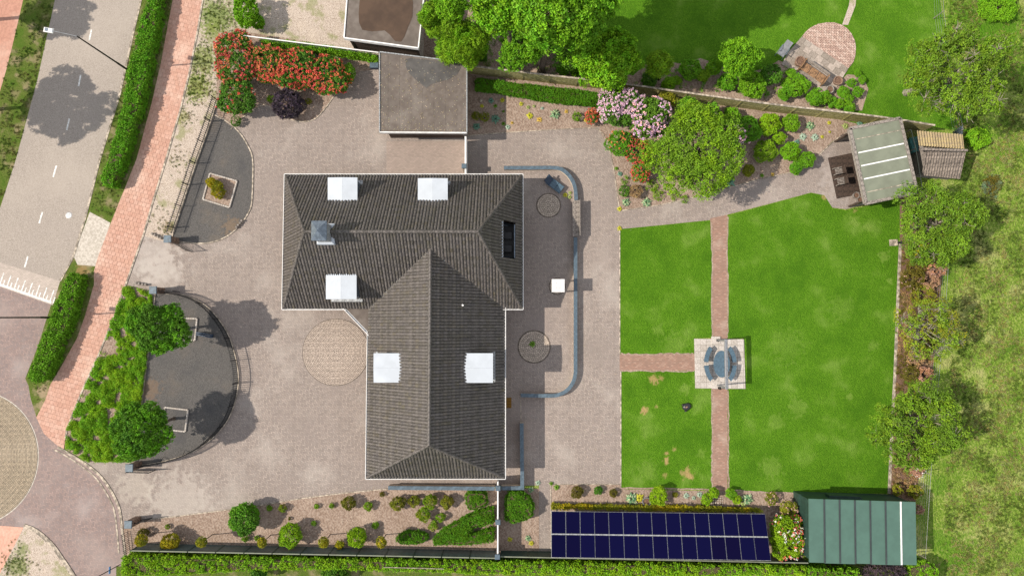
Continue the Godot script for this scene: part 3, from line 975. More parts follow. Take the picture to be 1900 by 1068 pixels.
func setting() -> void:
	var mb := MB.new()
	mb.quad(Vector3(-220, 0, 220), Vector3(220, 0, 220), Vector3(220, 0, -220), Vector3(-220, 0, -220))
	structure("ground", mb, M.meadow, "rough meadow with yellow dry patches")
	# ---- street side
	var road := sheet("road", [[140, -150], [101, 0], [69, 146], [28, 298], [3, 374], [-32, 477], [0, 487], [111, 521], [135, 477], [157, 407], [184, 298], [222, 174], [244, 73], [261, 0], [300, -150]], 0.006, M.asphalt, "pale grey asphalt road")
	var dashes := [[169, 55, 165, 75], [149, 139, 145, 160], [128, 220, 123, 241], [104, 307, 98, 328], [78, 393, 72, 414], [51, 475, 45, 496], [190, -30, 185, -8]]
	for d in dashes:
		mb = MB.new()
		var a := plan(d[0], d[1]); var b := plan(d[2], d[3])
		var x := (b - a).normalized()
		mb.box((a + b) * 0.5 + Vector3.UP * 0.008, Vector3(a.distance_to(b), 0.006, 0.11), Basis(x, Vector3.UP, x.cross(Vector3.UP)))
		part(road, "lane_dash", mb, M.paint)
	mb = MB.new()
	var man: Array = [[0.0, 0.014], [0.2, 0.014], [0.24, 0.004]]
	man.reverse()
	mb.lathe(plan(127, 399), man, 16)
	part(road, "manhole_cover", mb, M.steel)
	var plat := sheet("road_plateau", [[-90, 463], [0, 487], [111, 521], [97, 566], [0, 532], [-90, 503]], 0.010, M.plateau, "pale raised road table with white teeth")
	mb = MB.new()
	strip(mb, flat([[-60, 508], [0, 528], [95, 561]]), 0.16, 0.008, 0.018)
	part(plat, "stop_line", mb, M.paint)
	for i in 10:
		var bx := -28.0 + i * 13.3; var by := 519.0 + i * 4.55
		for s in 2:
			var l := 22.0 if s == 0 else 11.0
			var x0 := bx + s * 6.0; var y0 := by + s * 2.2
			mb = MB.new()
			var a := plan(x0, y0); var b := plan(x0 + l * 0.36, y0 - l)
			var x := (b - a).normalized()
			mb.box((a + b) * 0.5 + Vector3.UP * 0.013, Vector3(a.distance_to(b), 0.008, 0.08), Basis(x, Vector3.UP, x.cross(Vector3.UP)))
			part(plat, "tooth_marking", mb, M.paint)
	sheet("junction_paving", [[-150, 485], [0, 531], [95, 563], [70, 640], [46, 702], [52, 715], [56, 739], [67, 774], [81, 804], [107, 827], [121, 835], [152, 854], [180, 875], [199, 900], [216, 931], [222, 953], [226, 990], [230, 1026], [228, 1068], [228, 1150], [-150, 1150]], 0.004, M.road_brick, "reddish brown brick paving of the road junction")
	var tan_c := [Color(0.40, 0.325, 0.235), Color(0.375, 0.305, 0.222), Color(0.425, 0.345, 0.25), Color(0.35, 0.29, 0.213)]
	rings("roundabout", "tan brick rings of the roundabout", -54, 850, 124, 0.010, 0.105, tan_c, M.sett, M.concrete, 1.2)
	sheet("traffic_island", [[43, 978], [60, 984], [90, 1008], [114, 1040], [134, 1068], [170, 1150], [-60, 1150], [0, 1060]], 0.012, M.sand, "sandy traffic island with grass tufts")
	sheet("island_path", [[-80, 968], [0, 975], [43, 978], [0, 1062], [-80, 1140]], 0.014, M.red_slab, "", Color(0.60, 0.34, 0.26))
	mb = MB.new()
	strip(mb, flat(smooth_line([[44, 975], [66, 984], [94, 1008], [116, 1038], [136, 1068], [160, 1110]])), 0.28, 0.0, 0.05)
	structure("island_kerb", mb, M.kerb)
	sheet("verge", [[85, -150], [42, 0], [25, 73], [11, 129], [0, 166], [-20, 250], [-60, 470], [-32, 477], [3, 374], [28, 298], [69, 146], [101, 0], [140, -150]], 0.008, M.verge, "grass verge beside the road's far kerb")
	sheet("footpath", [[-150, -150], [85, -150], [42, 0], [25, 73], [11, 129], [0, 166], [-20, 250], [-60, 470], [-150, 480]], 0.010, M.red_slab, "red footpath across the road", Color(0.46, 0.25, 0.19))
	sheet("hedge_strip", [[300, -150], [261, 0], [244, 73], [222, 174], [184, 298], [157, 407], [135, 477], [111, 521], [95, 562], [70, 640], [46, 702], [52, 715], [56, 739], [67, 774], [84, 741], [93, 713], [112, 682], [143, 626], [157, 587], [174, 528], [174, 503], [182, 475], [208, 407], [233, 345], [253, 295], [281, 191], [298, 118], [312, 42], [320, 0], [345, -150]], 0.008, M.verge, "grassy strip under the street hedges")
	sheet("driveway_apron", [[166, 393], [204, 413], [182, 494], [143, 491], [136, 475]], 0.012, M.concrete, "bare concrete apron between the two street hedges")
	var walk_l := [[345, -150], [320, 0], [312, 42], [298, 118], [281, 191], [253, 295], [233, 345], [208, 407], [182, 475], [174, 503], [174, 528], [157, 587], [143, 626], [112, 682], [93, 713], [84, 741], [67, 774]]
	var walk_r := [[81, 804], [107, 827], [118, 833], [121, 813], [124, 795], [143, 747], [157, 713], [183, 657], [216, 576], [239, 511], [267, 432], [281, 382], [307, 298], [334, 205], [351, 135], [365, 65], [376, 0], [402, -150]]
	var walk := sheet("sidewalk", walk_l + walk_r, 0.012, M.red_slab, "salmon red pavement of square slabs", Color(0.50, 0.33, 0.265))
	var red := [Color(0.50, 0.30, 0.235), Color(0.515, 0.315, 0.248), Color(0.485, 0.285, 0.222), Color(0.53, 0.335, 0.268)]
	pave(walk, "paving_slab", flat(walk_l + walk_r), Vector2(plan(348, 0).x - plan(150, 640).x, plan(348, 0).z - plan(150, 640).z).orthogonal(), 0.3, 0.3, 0.010, 0.5, 0.013, 0.02, red, M.red_slab, 300, Vector2(plan(230, 420).x, plan(230, 420).z))
	mb = MB.new()
	strip(mb, flat(walk_r.slice(3)), 0.12, 0.0, 0.05)
	structure("sidewalk_kerb", mb, M.kerb)
	mb = MB.new()
	strip(mb, flat([[300, -150], [261, 0], [244, 73], [222, 174], [184, 298], [157, 407], [135, 477], [111, 521]]), 0.14, 0.0, 0.03)
	structure("road_kerb", mb, M.kerb)
	mb = MB.new()
	strip(mb, flat(smooth_line([[107, 829], [121, 837], [152, 856], [180, 877], [200, 901], [217, 932], [223, 954], [227, 990], [231, 1026], [231, 1080]])), 0.16, 0.0, 0.05)
	strip(mb, flat(smooth_line([[100, 834], [118, 843], [146, 861], [172, 881], [191, 905], [207, 934], [213, 956], [217, 990], [220, 1026]])), 0.1, 0.0, 0.022)
	structure("junction_kerb", mb, M.kerb)
	# ---- plot
	sheet("front_strip", [[402, -150], [376, 0], [365, 65], [351, 135], [334, 205], [307, 298], [281, 382], [265, 437], [285, 443], [300, 447], [318, 444], [342, 370], [365, 300], [385, 240], [408, 185], [470, 120], [470, -150]], 0.014, M.sand, "sandy strip with sparse grass along the iron fence")
	sheet("neighbour_yard", [[470, -150], [470, 70], [560, 85], [700, 112], [800, 112], [800, -150]], 0.012, M.sand, "neighbour's sandy yard")
	sheet("courtyard", [[400, 200], [470, 120], [560, 90], [700, 115], [870, 115], [870, 235], [1120, 230], [1150, 330], [1148, 385], [1300, 360], [1400, 330], [1480, 315], [1520, 285], [1580, 232], [1640, 370], [1570, 388], [1545, 385], [1530, 362], [1505, 357], [1450, 372], [1350, 398], [1318, 408], [1150, 425], [1152, 905], [1022, 905], [1022, 1040], [1000, 1040], [1000, 900], [730, 906], [480, 937], [240, 968], [226, 985], [222, 953], [216, 931], [199, 900], [180, 875], [152, 854], [238, 858], [262, 700], [278, 560], [284, 540], [228, 527], [260, 438], [318, 430]], 0.010, M.court, "pinkish grey block paving of the courtyard")
	sheet("garage_apron", [[717, 262], [864, 262], [864, 330], [717, 330]], 0.015, M.plateau, "", Color(0.74, 0.70, 0.69))
	sheet("gravel_bed", smooth_line([[320, 442], [342, 372], [365, 300], [385, 244], [399, 214]], 1) + smooth_line([[399, 214], [423, 227], [444, 246], [459, 269], [468, 292], [469, 327], [467, 374], [462, 392], [449, 413], [430, 432], [407, 445], [381, 451], [349, 450], [320, 442]], 4), 0.016, M.gravel, "dark slate chipping bed with a square planter", Color(1.35, 1.3, 1.26))
	mb = MB.new()
	strip(mb, flat(smooth_line([[399, 214], [423, 227], [444, 246], [459, 269], [468, 292], [469, 327], [467, 374], [462, 392], [449, 413], [430, 432], [407, 445], [381, 451], [349, 450], [300, 444]])), 0.09, 0.0, 0.06)
	structure("bed_kerb", mb, M.kerb)
	var arc := [[288, 543], [320, 545], [350, 551], [380, 566], [405, 592], [425, 625], [437, 665], [442, 700], [438, 735], [424, 775], [400, 806], [370, 830], [335, 847], [290, 859], [248, 864]]
	sheet("gravel_bed", smooth_line(arc, 4) + [[250, 850], [262, 755], [270, 690], [277, 640], [284, 575]], 0.016, M.gravel, "large dark slate chipping bed inside the curved fence")
	mb = MB.new()
	strip(mb, flat(smooth_line(arc, 5)), 0.1, 0.0, 0.07)
	structure("bed_kerb", mb, M.kerb)
	sheet("ivy_bed", [[230, 530], [282, 540], [284, 575], [277, 640], [270, 690], [262, 755], [250, 857], [165, 857], [125, 836], [121, 820], [124, 795], [143, 747], [183, 657], [216, 576]], 0.016, M.soil, "soil under the leafy ground cover")
	mb = MB.new()
	strip(mb, flat([[288, 545], [284, 575], [277, 640], [270, 690], [262, 755], [250, 857]]), 0.07, 0.0, 0.06)
	structure("bed_kerb", mb, M.kerb)
	# red rhododendron bed by the garage
	var bed1 := [[400, 200], [405, 60], [460, 60], [560, 75], [703, 103], [703, 128], [668, 132], [640, 150], [615, 185], [600, 205], [585, 220], [565, 226], [540, 222], [515, 210], [500, 197], [480, 198], [445, 222], [432, 236], [405, 216]]
	sheet("planting_bed", bed1, 0.018, M.soil, "brown soil bed under the red rhododendrons")
	mb = MB.new()
	strip(mb, flat(smooth_line([[665, 130], [640, 150], [615, 185], [600, 205], [585, 220], [565, 226], [540, 222], [515, 210], [498, 197], [480, 198], [445, 222], [428, 240]], 4)), 0.07, 0.0, 0.05)
	structure("bed_kerb", mb, M.kerb)
	sheet("planting_bed", [[868, 130], [1125, 165], [1118, 235], [1080, 238], [940, 246], [868, 252]], 0.018, M.soil, "brown soil bed between the garage and the pink rhododendron")
	sheet("planting_bed", [[1120, 165], [1300, 188], [1560, 222], [1600, 232], [1570, 245], [1545, 262], [1515, 290], [1500, 305], [1470, 318], [1400, 334], [1300, 362], [1220, 380], [1150, 390], [1146, 365], [1138, 310], [1128, 270], [1112, 242]], 0.020, M.soil, "brown soil bed under the large shrubs by the concrete fence")
	mb = MB.new()
	strip(mb, flat(smooth_line([[1150, 391], [1146, 365], [1138, 310], [1128, 270], [1112, 242], [1080, 238], [940, 246], [868, 252]], 3)), 0.06, 0.0, 0.045)
	strip(mb, flat(smooth_line([[1150, 391], [1220, 381], [1300, 363], [1400, 335], [1470, 319], [1503, 305], [1518, 290], [1547, 262], [1572, 245]], 3)), 0.06, 0.0, 0.045)
	structure("bed_kerb", mb, M.kerb)
	sheet("planting_bed", [[240, 968], [330, 957], [400, 948], [480, 937], [560, 924], [640, 914], [722, 906], [925, 906], [925, 1040], [229, 1040], [227, 1000], [226, 975]], 0.020, M.soil, "long brown soil bed with clipped shrubs beside the drive")
	mb = MB.new()
	strip(mb, flat([[244, 967], [330, 957], [400, 948], [480, 937], [560, 924], [640, 914], [722, 906]]), 0.07, 0.0, 0.05)
	structure("bed_kerb", mb, M.kerb)
	sheet("planting_bed", [[925, 906], [1000, 906], [1000, 1030], [925, 1036]], 0.022, M.soil, "shaded soil bed behind the white garden wall")
	sheet("planting_bed", [[1022, 898], [1150, 898], [1152, 907], [1480, 914], [1490, 1040], [1022, 1040]], 0.022, M.soil, "narrow soil bed in front of the solar panels")
	mb = MB.new()
	strip(mb, flat([[1022, 1030], [1022, 898], [1148, 898]]), 0.06, 0.0, 0.05)
	structure("bed_kerb", mb, M.kerb)
	sheet("planting_bed", [[1670, 360], [1745, 350], [1752, 420], [1748, 520], [1736, 640], [1722, 760], [1708, 860], [1700, 930], [1650, 925], [1652, 860], [1658, 740], [1664, 600], [1670, 450]], 0.020, M.mulch, "brown mulch bed along the meadow fence")
	mb = MB.new()
	strip(mb, flat([[1671, 448], [1666, 560], [1661, 690], [1655, 800], [1650, 915]]), 0.2, 0.0, 0.05)
	structure("lawn_kerb", mb, M.kerb, "worn concrete edging between lawn and mulch bed")
	sheet("lawn", [[1150, 425], [1318, 409], [1321, 470], [1321, 626], [1289, 627], [1288, 656], [1150, 657]], 0.016, M.lawn, "square lawn north of the brick cross path")
	sheet("lawn", [[1152, 687], [1289, 687], [1290, 720], [1321, 720], [1321, 907], [1152, 904]], 0.016, M.lawn, "small square lawn with bare spots and a robot mower")
	sheet("lawn", [[1350, 400], [1450, 373], [1505, 358], [1530, 362], [1545, 386], [1570, 390], [1612, 382], [1672, 360], [1670, 450], [1664, 600], [1658, 740], [1652, 860], [1650, 915], [1480, 915], [1352, 908], [1350, 722], [1382, 721], [1380, 627], [1350, 627]], 0.016, M.lawn, "large lawn between the brick path and the mulch bed")
	sheet("brick_path", [[1318, 405], [1350, 398], [1350, 915], [1321, 915]], 0.0135, M.path_brick, "narrow red brown brick path running through the lawns")
	sheet("brick_path", [[1150, 657], [1290, 656], [1290, 687], [1150, 687]], 0.0165, M.path_brick, "short brick cross path to the slab terrace")
	mb = MB.new()
	strip(mb, flat([[1150, 426], [1150, 657]]), 0.07, 0.0, 0.03)
	strip(mb, flat([[1152, 687], [1152, 905]]), 0.07, 0.0, 0.03)
	strip(mb, flat([[318, 441], [341, 373], [363, 306], [385, 243], [402, 192]]), 0.1, 0.0, 0.08)
	structure("edging_strip", mb, M.kerb, "tan edging strips at the lawns and under the straight iron fence")
	mb = MB.new()
	for e in [[[1320, 412], [1322, 470], [1321, 560], [1322, 625]], [[1351, 402], [1349, 480], [1351, 560], [1350, 626]], [[1152, 656], [1200, 658], [1250, 656], [1288, 657]], [[1152, 688], [1210, 687], [1260, 689], [1288, 687]], [[1321, 722], [1322, 800], [1321, 860], [1322, 906]], [[1351, 723], [1352, 790], [1351, 850], [1353, 908]], [[1152, 905], [1240, 906], [1320, 908]], [[1354, 909], [1420, 913], [1480, 915]]]:
		var ep := flat(smooth_line(e, 8))
		for i in ep.size():
			ep[i] += Vector2(rng.randfn(), rng.randfn()) * 0.025
		strip(mb, ep, 0.1, 0.01, 0.021)
	structure("bare_edge", mb, M.soil, "bare trimmed soil edge between lawns and brick paths")
	# neighbour's garden
	sheet("neighbour_lawn", [[1020, -150], [1745, -150], [1745, 0], [1765, 120], [1800, 245], [1660, 225], [1300, 172], [1100, 150], [1000, 60]], 0.010, M.lawn, "neighbour's bright green lawn")
	sheet("neighbour_bed", [[786, -150], [1040, -150], [1060, 60], [1085, 105], [1130, 132], [1175, 140], [1200, 118], [1235, 113], [1262, 118], [1300, 108], [1330, 118], [1352, 130], [1400, 132], [1425, 125], [1445, 112], [1462, 118], [1535, 175], [1572, 138], [1600, 140], [1612, 165], [1600, 205], [1530, 205], [1300, 175], [868, 125], [786, 110]], 0.014, M.soil, "neighbour's soil bed full of trees and shrubs")
	sheet("trodden_path", [[1583, -40], [1592, -40], [1588, 10], [1574, 46], [1563, 46], [1575, 12]], 0.016, M.sand, "trodden sandy trail across the neighbour's lawn")
	sheet("neighbour_ground", [[215, 1050], [1745, 1045], [1745, 1150], [215, 1150]], 0.012, M.verge, "dark overgrown ground beyond the long hedge")

# ---------------------------------------------------------------- tiled roof planes
const TW := 0.20
const TL := 0.30
func pantile() -> MB:   # x across 0..TW, y up the slope 0..TL, z out of the roof
	var mb := MB.new()
	# a narrow pan between steep rolls
	var prof := [Vector2(0, -0.004), Vector2(0.017, -0.004), Vector2(0.032, 0.042), Vector2(0.062, 0.064), Vector2(0.105, 0.072), Vector2(0.148, 0.063), Vector2(0.176, 0.042), Vector2(TW, -0.004)]
	for i in 7:
		var a: Vector2 = prof[i]; var b: Vector2 = prof[i + 1]
		var na := Vector3(-(b.y - a.y), 0, b.x - a.x).normalized()
		var a0 := Vector3(a.x, 0, a.y + 0.032); var b0 := Vector3(b.x, 0, b.y + 0.032)
		var a1 := Vector3(a.x, TL + 0.02, a.y); var b1 := Vector3(b.x, TL + 0.02, b.y)
		mb.tri_n(a0, b0, b1, na, na, na)
		mb.tri_n(a0, b1, a1, na, na, na)
		mb.quad(Vector3(a.x, 0, a.y - 0.005), Vector3(b.x, 0, b.y - 0.005), b0, a0)
	return mb

var roof_whole := []   # [score, Transform3D, colour]
var roof_cut: MB

func tile_colour() -> Color:
	var k := rng.randf_range(0.72, 1.28)
	var moss := pow(rng.randf(), 6.0)
	return Color(k * lerpf(1.0, 1.25, moss), k * lerpf(1.0, 1.2, moss), k * rng.randf_range(0.9, 1.05))

func clip_tri(poly: Array, edge_a: Vector2, edge_b: Vector2) -> Array:
	var out := []
	var e := edge_b - edge_a
	for i in poly.size():
		var p: Vector3 = poly[i]; var q: Vector3 = poly[(i + 1) % poly.size()]
		var dp := e.cross(Vector2(p.x, p.y) - edge_a)
		var dq := e.cross(Vector2(q.x, q.y) - edge_a)
		if dp >= 0.0:
			out.append(p)
		if (dp > 0.0 and dq < 0.0) or (dp < 0.0 and dq > 0.0):
			out.append(p.lerp(q, dp / (dp - dq)))
	return out

# corners: world points of one plane; eave: two of them along the gutter, in the order that puts `up` on their left
func roof_plane(corners: Array, eave_a: Vector3, eave_b: Vector3, holes := []) -> void:
	var u := (eave_b - eave_a).normalized()
	var nrm := Vector3.ZERO
	for c in corners:
		var k: Vector3 = u.cross(c - eave_a)
		if k.length() > nrm.length():
			nrm = k
	nrm = nrm.normalized()
	if nrm.y < 0.0:
		nrm = -nrm
	var v := nrm.cross(u)
	var x := Transform3D(Basis(u, v, nrm), eave_a)
	var inv := x.affine_inverse()
	var poly := PackedVector2Array()
	for c in corners:
		var l: Vector3 = inv * c
		poly.append(Vector2(l.x, l.y))
	var pieces := [poly]
	for hole in holes:
		var hp := PackedVector2Array()
		for c in hole:
			var l: Vector3 = inv * c
			hp.append(Vector2(l.x, l.y))
		var lo := hp[0]; var hi := hp[0]
		for q in hp:
			lo = lo.min(q); hi = hi.max(q)
		var big := 60.0
		var cuts := [PackedVector2Array([Vector2(-big, -big), Vector2(lo.x, -big), Vector2(lo.x, big), Vector2(-big, big)]), PackedVector2Array([Vector2(hi.x, -big), Vector2(big, -big), Vector2(big, big), Vector2(hi.x, big)]),
			PackedVector2Array([Vector2(lo.x, -big), Vector2(hi.x, -big), Vector2(hi.x, lo.y), Vector2(lo.x, lo.y)]), PackedVector2Array([Vector2(lo.x, hi.y), Vector2(hi.x, hi.y), Vector2(hi.x, big), Vector2(lo.x, big)])]
		var nxt := []
		for p in pieces:
			for q in cuts:
				nxt += Geometry2D.intersect_polygons(p, q)
		pieces = nxt
	var tile := pantile()
	var convex := []
	for p in pieces:
		convex += Geometry2D.decompose_polygon_in_convex(p)
	for q in convex:
		var area := 0.0
		for i in q.size():
			area += q[i].cross(q[(i + 1) % q.size()])
		if area < 0.0:
			q.reverse()
		var lo := Vector2(1e9, 1e9); var hi := -lo
		for p in q:
			lo = lo.min(p); hi = hi.max(p)
		# sarking under the tiles
		roof_cut.col = Color(0.5, 0.5, 0.5)
		for i in range(1, q.size() - 1):
			roof_cut.tri(x * Vector3(q[0].x, q[0].y, -0.03), x * Vector3(q[i].x, q[i].y, -0.03), x * Vector3(q[i + 1].x, q[i + 1].y, -0.03))
		for r in range(int(floor(lo.y / TL)), int(ceil(hi.y / TL))):
			for c in range(int(floor(lo.x / TW)), int(ceil(hi.x / TW))):
				var o := Vector2(c * TW, r * TL)
				var ins := 0
				for k in [Vector2(0, 0), Vector2(TW, 0), Vector2(TW, TL), Vector2(0, TL)]:
					var good := true
					for i in q.size():
						if (q[(i + 1) % q.size()] - q[i]).cross(o + k - q[i]) < -0.004:
							good = false
							break
					ins += int(good)
				var jitter := Basis(Vector3.UP, rng.randfn() * 0.006) * Basis(Vector3.RIGHT, rng.randfn() * 0.012)
				if ins == 4:
					var tx := x * Transform3D(jitter, Vector3(o.x, o.y, 0.004 + rng.randf() * 0.006))
					var eye_at := Vector3(0, DRONE, 0) - tx.origin
					roof_whole.append([nrm.dot(eye_at.normalized()) / eye_at.length_squared(), tx, tile_colour()])
				else:
					roof_cut.col = tile_colour()
					for t in range(0, tile.v.size(), 3):
						var f := [tile.v[t] + Vector3(o.x, o.y, 0.006), tile.v[t + 2] + Vector3(o.x, o.y, 0.006), tile.v[t + 1] + Vector3(o.x, o.y, 0.006)]
						for i in q.size():
							if f.size() < 3:
								break
							f = clip_tri(f, q[i], q[(i + 1) % q.size()])
						for i in range(1, f.size() - 1):
							roof_cut.tri(x * f[0], x * f[i], x * f[i + 1])

func ridge_line(roof: Node3D, a: Vector3, b: Vector3, nrm: Vector3, mat: Material) -> void:
	var d := (b - a)
	var l := d.length()
	d = d.normalized()
	var up := (nrm - d * nrm.dot(d)).normalized()
	var s := d.cross(up)
	var count := int(l / 0.38)
	var mb := MB.new()
	for k in 6:   # a half-round cap with a raised collar
		var p := PI * k / 6.0; var q := PI * (k + 1) / 6.0
		var d0 := Vector3(cos(p), sin(p) * 0.8, 0); var d1 := Vector3(cos(q), sin(q) * 0.8, 0)
		for seg in [[0.0, 0.07, 0.135, 0.132], [0.07, 0.41, 0.118, 0.112]]:
			var r0: Vector3 = d0 * seg[2] + Vector3(0, 0, -seg[0]); var r1: Vector3 = d1 * seg[2] + Vector3(0, 0, -seg[0])
			var t0: Vector3 = d0 * seg[3] + Vector3(0, 0, -seg[1]); var t1: Vector3 = d1 * seg[3] + Vector3(0, 0, -seg[1])
			mb.tri_n(r0, t1, r1, d0, d1, d1)
			mb.tri_n(r0, t0, t1, d0, d0, d1)
		mb.tri(Vector3(0, 0, 0), d0 * 0.135, d1 * 0.135)
	var variants := []
	for k in [0.85, 1.05, 1.3]:
		var w := MB.new()
		w.add(mb, Transform3D(), Color(k, k, k * 0.97))
		variants.append(w.mesh())
	var sc := l / count / 0.38
	for i in count:
		var at := a + d * (i * l / count)
		var bs := Basis(s, up, -d) * Basis(Vector3.UP, rng.randfn() * 0.012)
		inst(roof, "ridge_tile", variants[rng.randi() % 3], mat, Transform3D(bs * Basis.from_scale(Vector3(1, 1, sc)), at + up * 0.02))

# a dormer with a shallow two-sided sheet roof. out: horizontal unit vector towards its window; foot: height of the tiles under the window
func dormer(house: Node3D, label: String, a: Vector3, b: Vector3, c: Vector3, top: float, foot: float) -> void:
	# a, b: front corners (window side), c: back corner behind a; all in plan
	var d := Node3D.new()
	d.name = "dormer"
	if label:
		d.set_meta("label", label)
	house.add_child(d, true)
	var side := (b - a); side.y = 0
	var w := side.length()
	side = side.normalized()
	var back := (c - a); back.y = 0
	var l := back.length()
	back = back.normalized()
	var fl := Vector3(a.x, 0, a.z)
	var P := func(x: float, y: float, z: float) -> Vector3: return fl + side * x + back * z + Vector3.UP * y
	var hs := foot - 0.25
	var flip := side.cross(Vector3.UP).dot(back) > 0.0
	var mb := MB.new()
	for k in 2:   # cheeks
		var m := MB.new()
		var x0 := 0.08 if k == 0 else w - 0.14
		var q := PackedVector2Array()
		m.quad(P.call(x0, hs, 0.1), P.call(x0, hs, l), P.call(x0, top - 0.06, l), P.call(x0, top - 0.06, 0.1))
		m.quad(P.call(x0 + 0.06, hs, 0.1), P.call(x0 + 0.06, top - 0.06, 0.1), P.call(x0 + 0.06, top - 0.06, l), P.call(x0 + 0.06, hs, l))
		m.quad(P.call(x0, hs, 0.1), P.call(x0, top - 0.06, 0.1), P.call(x0 + 0.06, top - 0.06, 0.1), P.call(x0 + 0.06, hs, 0.1))
		part(d, "cheek", m, M.slate_blue)
	var fr := MB.new()
	for bar in [[0.14, w - 0.14, foot, foot + 0.1], [0.14, w - 0.14, top - 0.18, top - 0.07], [0.14, 0.22, foot + 0.1, top - 0.18], [w - 0.22, w - 0.14, foot + 0.1, top - 0.18], [w * 0.5 - 0.04, w * 0.5 + 0.04, foot + 0.1, top - 0.18]]:
		var c0: Vector3 = P.call((bar[0] + bar[1]) * 0.5, (bar[2] + bar[3]) * 0.5, 0.14)
		fr.box(c0, Vector3(bar[1] - bar[0], bar[3] - bar[2], 0.07), Basis(side, Vector3.UP, side.cross(Vector3.UP)))
	part(d, "window_frame", fr, M.white)
	var gl := MB.new()
	gl.box(P.call(w * 0.5, (foot + top) * 0.5, 0.17), Vector3(w - 0.3, top - foot - 0.2, 0.02), Basis(side, Vector3.UP, side.cross(Vector3.UP)))
	part(d, "pane", gl, M.glass)
	# roof: two sheets meeting in a low fold, with a rolled front edge, and ragged lead dressed over the tiles behind
	for k in 2:
		var m := MB.new()
		var x0 := 0.0 if k == 0 else w * 0.5
		var y0 := top - 0.035 if k == 0 else top + 0.03
		var y1 := top + 0.03 if k == 0 else top - 0.035
		var x1 := x0 + w * 0.5 - (0.004 if k == 0 else 0.0)
		var f0: Vector3 = P.call(x0, y0, -0.06); var f1: Vector3 = P.call(x1, y1, -0.06)
		var b0: Vector3 = P.call(x0, y0, l); var b1: Vector3 = P.call(x1, y1, l)
		var dn := Vector3(0, -0.07, 0)
		if flip:
			m.quad(f1, f0, b0, b1); m.quad(f0, f1, f1 + dn, f0 + dn)
		else:
			m.quad(f0, f1, b1, b0); m.quad(f1, f0, f0 + dn, f1 + dn)
		var e0 := f0 if k == 0 else f1
		var e1 := b0 if k == 0 else b1
		m.quad(e0, e1, e1 + dn, e0 + dn)
		var n := 7
		for i in n:   # scalloped lead at the back
			var s0: Vector3 = b0.lerp(b1, float(i) / n); var s1: Vector3 = b0.lerp(b1, (i + 1.0) / n)
			var tip: Vector3 = (s0 + s1) * 0.5 + back * rng.randf_range(0.08, 0.16) + Vector3.UP * 0.05
			m.tri(s0, s1, tip); m.tri(s1, s0, tip + Vector3(0, -0.01, 0))
		part(d, "roof_sheet", m, M.zinc)
	var ap := MB.new()
	ap.box(P.call(w * 0.5, foot - 0.03, -0.02), Vector3(w + 0.1, 0.03, 0.3), Basis(side, Vector3.UP, side.cross(Vector3.UP)) * Basis(Vector3.RIGHT, 0.0))
	part(d, "lead_apron", ap, M.lead)

func gutter(house: Node3D, pts: Array, y: float) -> void:
	for i in pts.size() - 1:
		var a: Vector3 = pts[i]; var b: Vector3 = pts[i + 1]
		var x := (b - a).normalized()
		var s := x.cross(Vector3.UP)
		var mb := MB.new()
		var m := (a + b) * 0.5
		m.y = y
		m -= s * 0.075
		m.y += 0.03
		var l := a.distance_to(b) + 0.13
		mb.box(m - s * 0.04, Vector3(l + 0.08, 0.12, 0.045), Basis(x, Vector3.UP, s), 0.012)
		mb.box(m + s * 0.03 - Vector3.UP * 0.05, Vector3(l - 0.02, 0.012, 0.1), Basis(x, Vector3.UP, s))
		part(house, "gutter", mb, M.white)

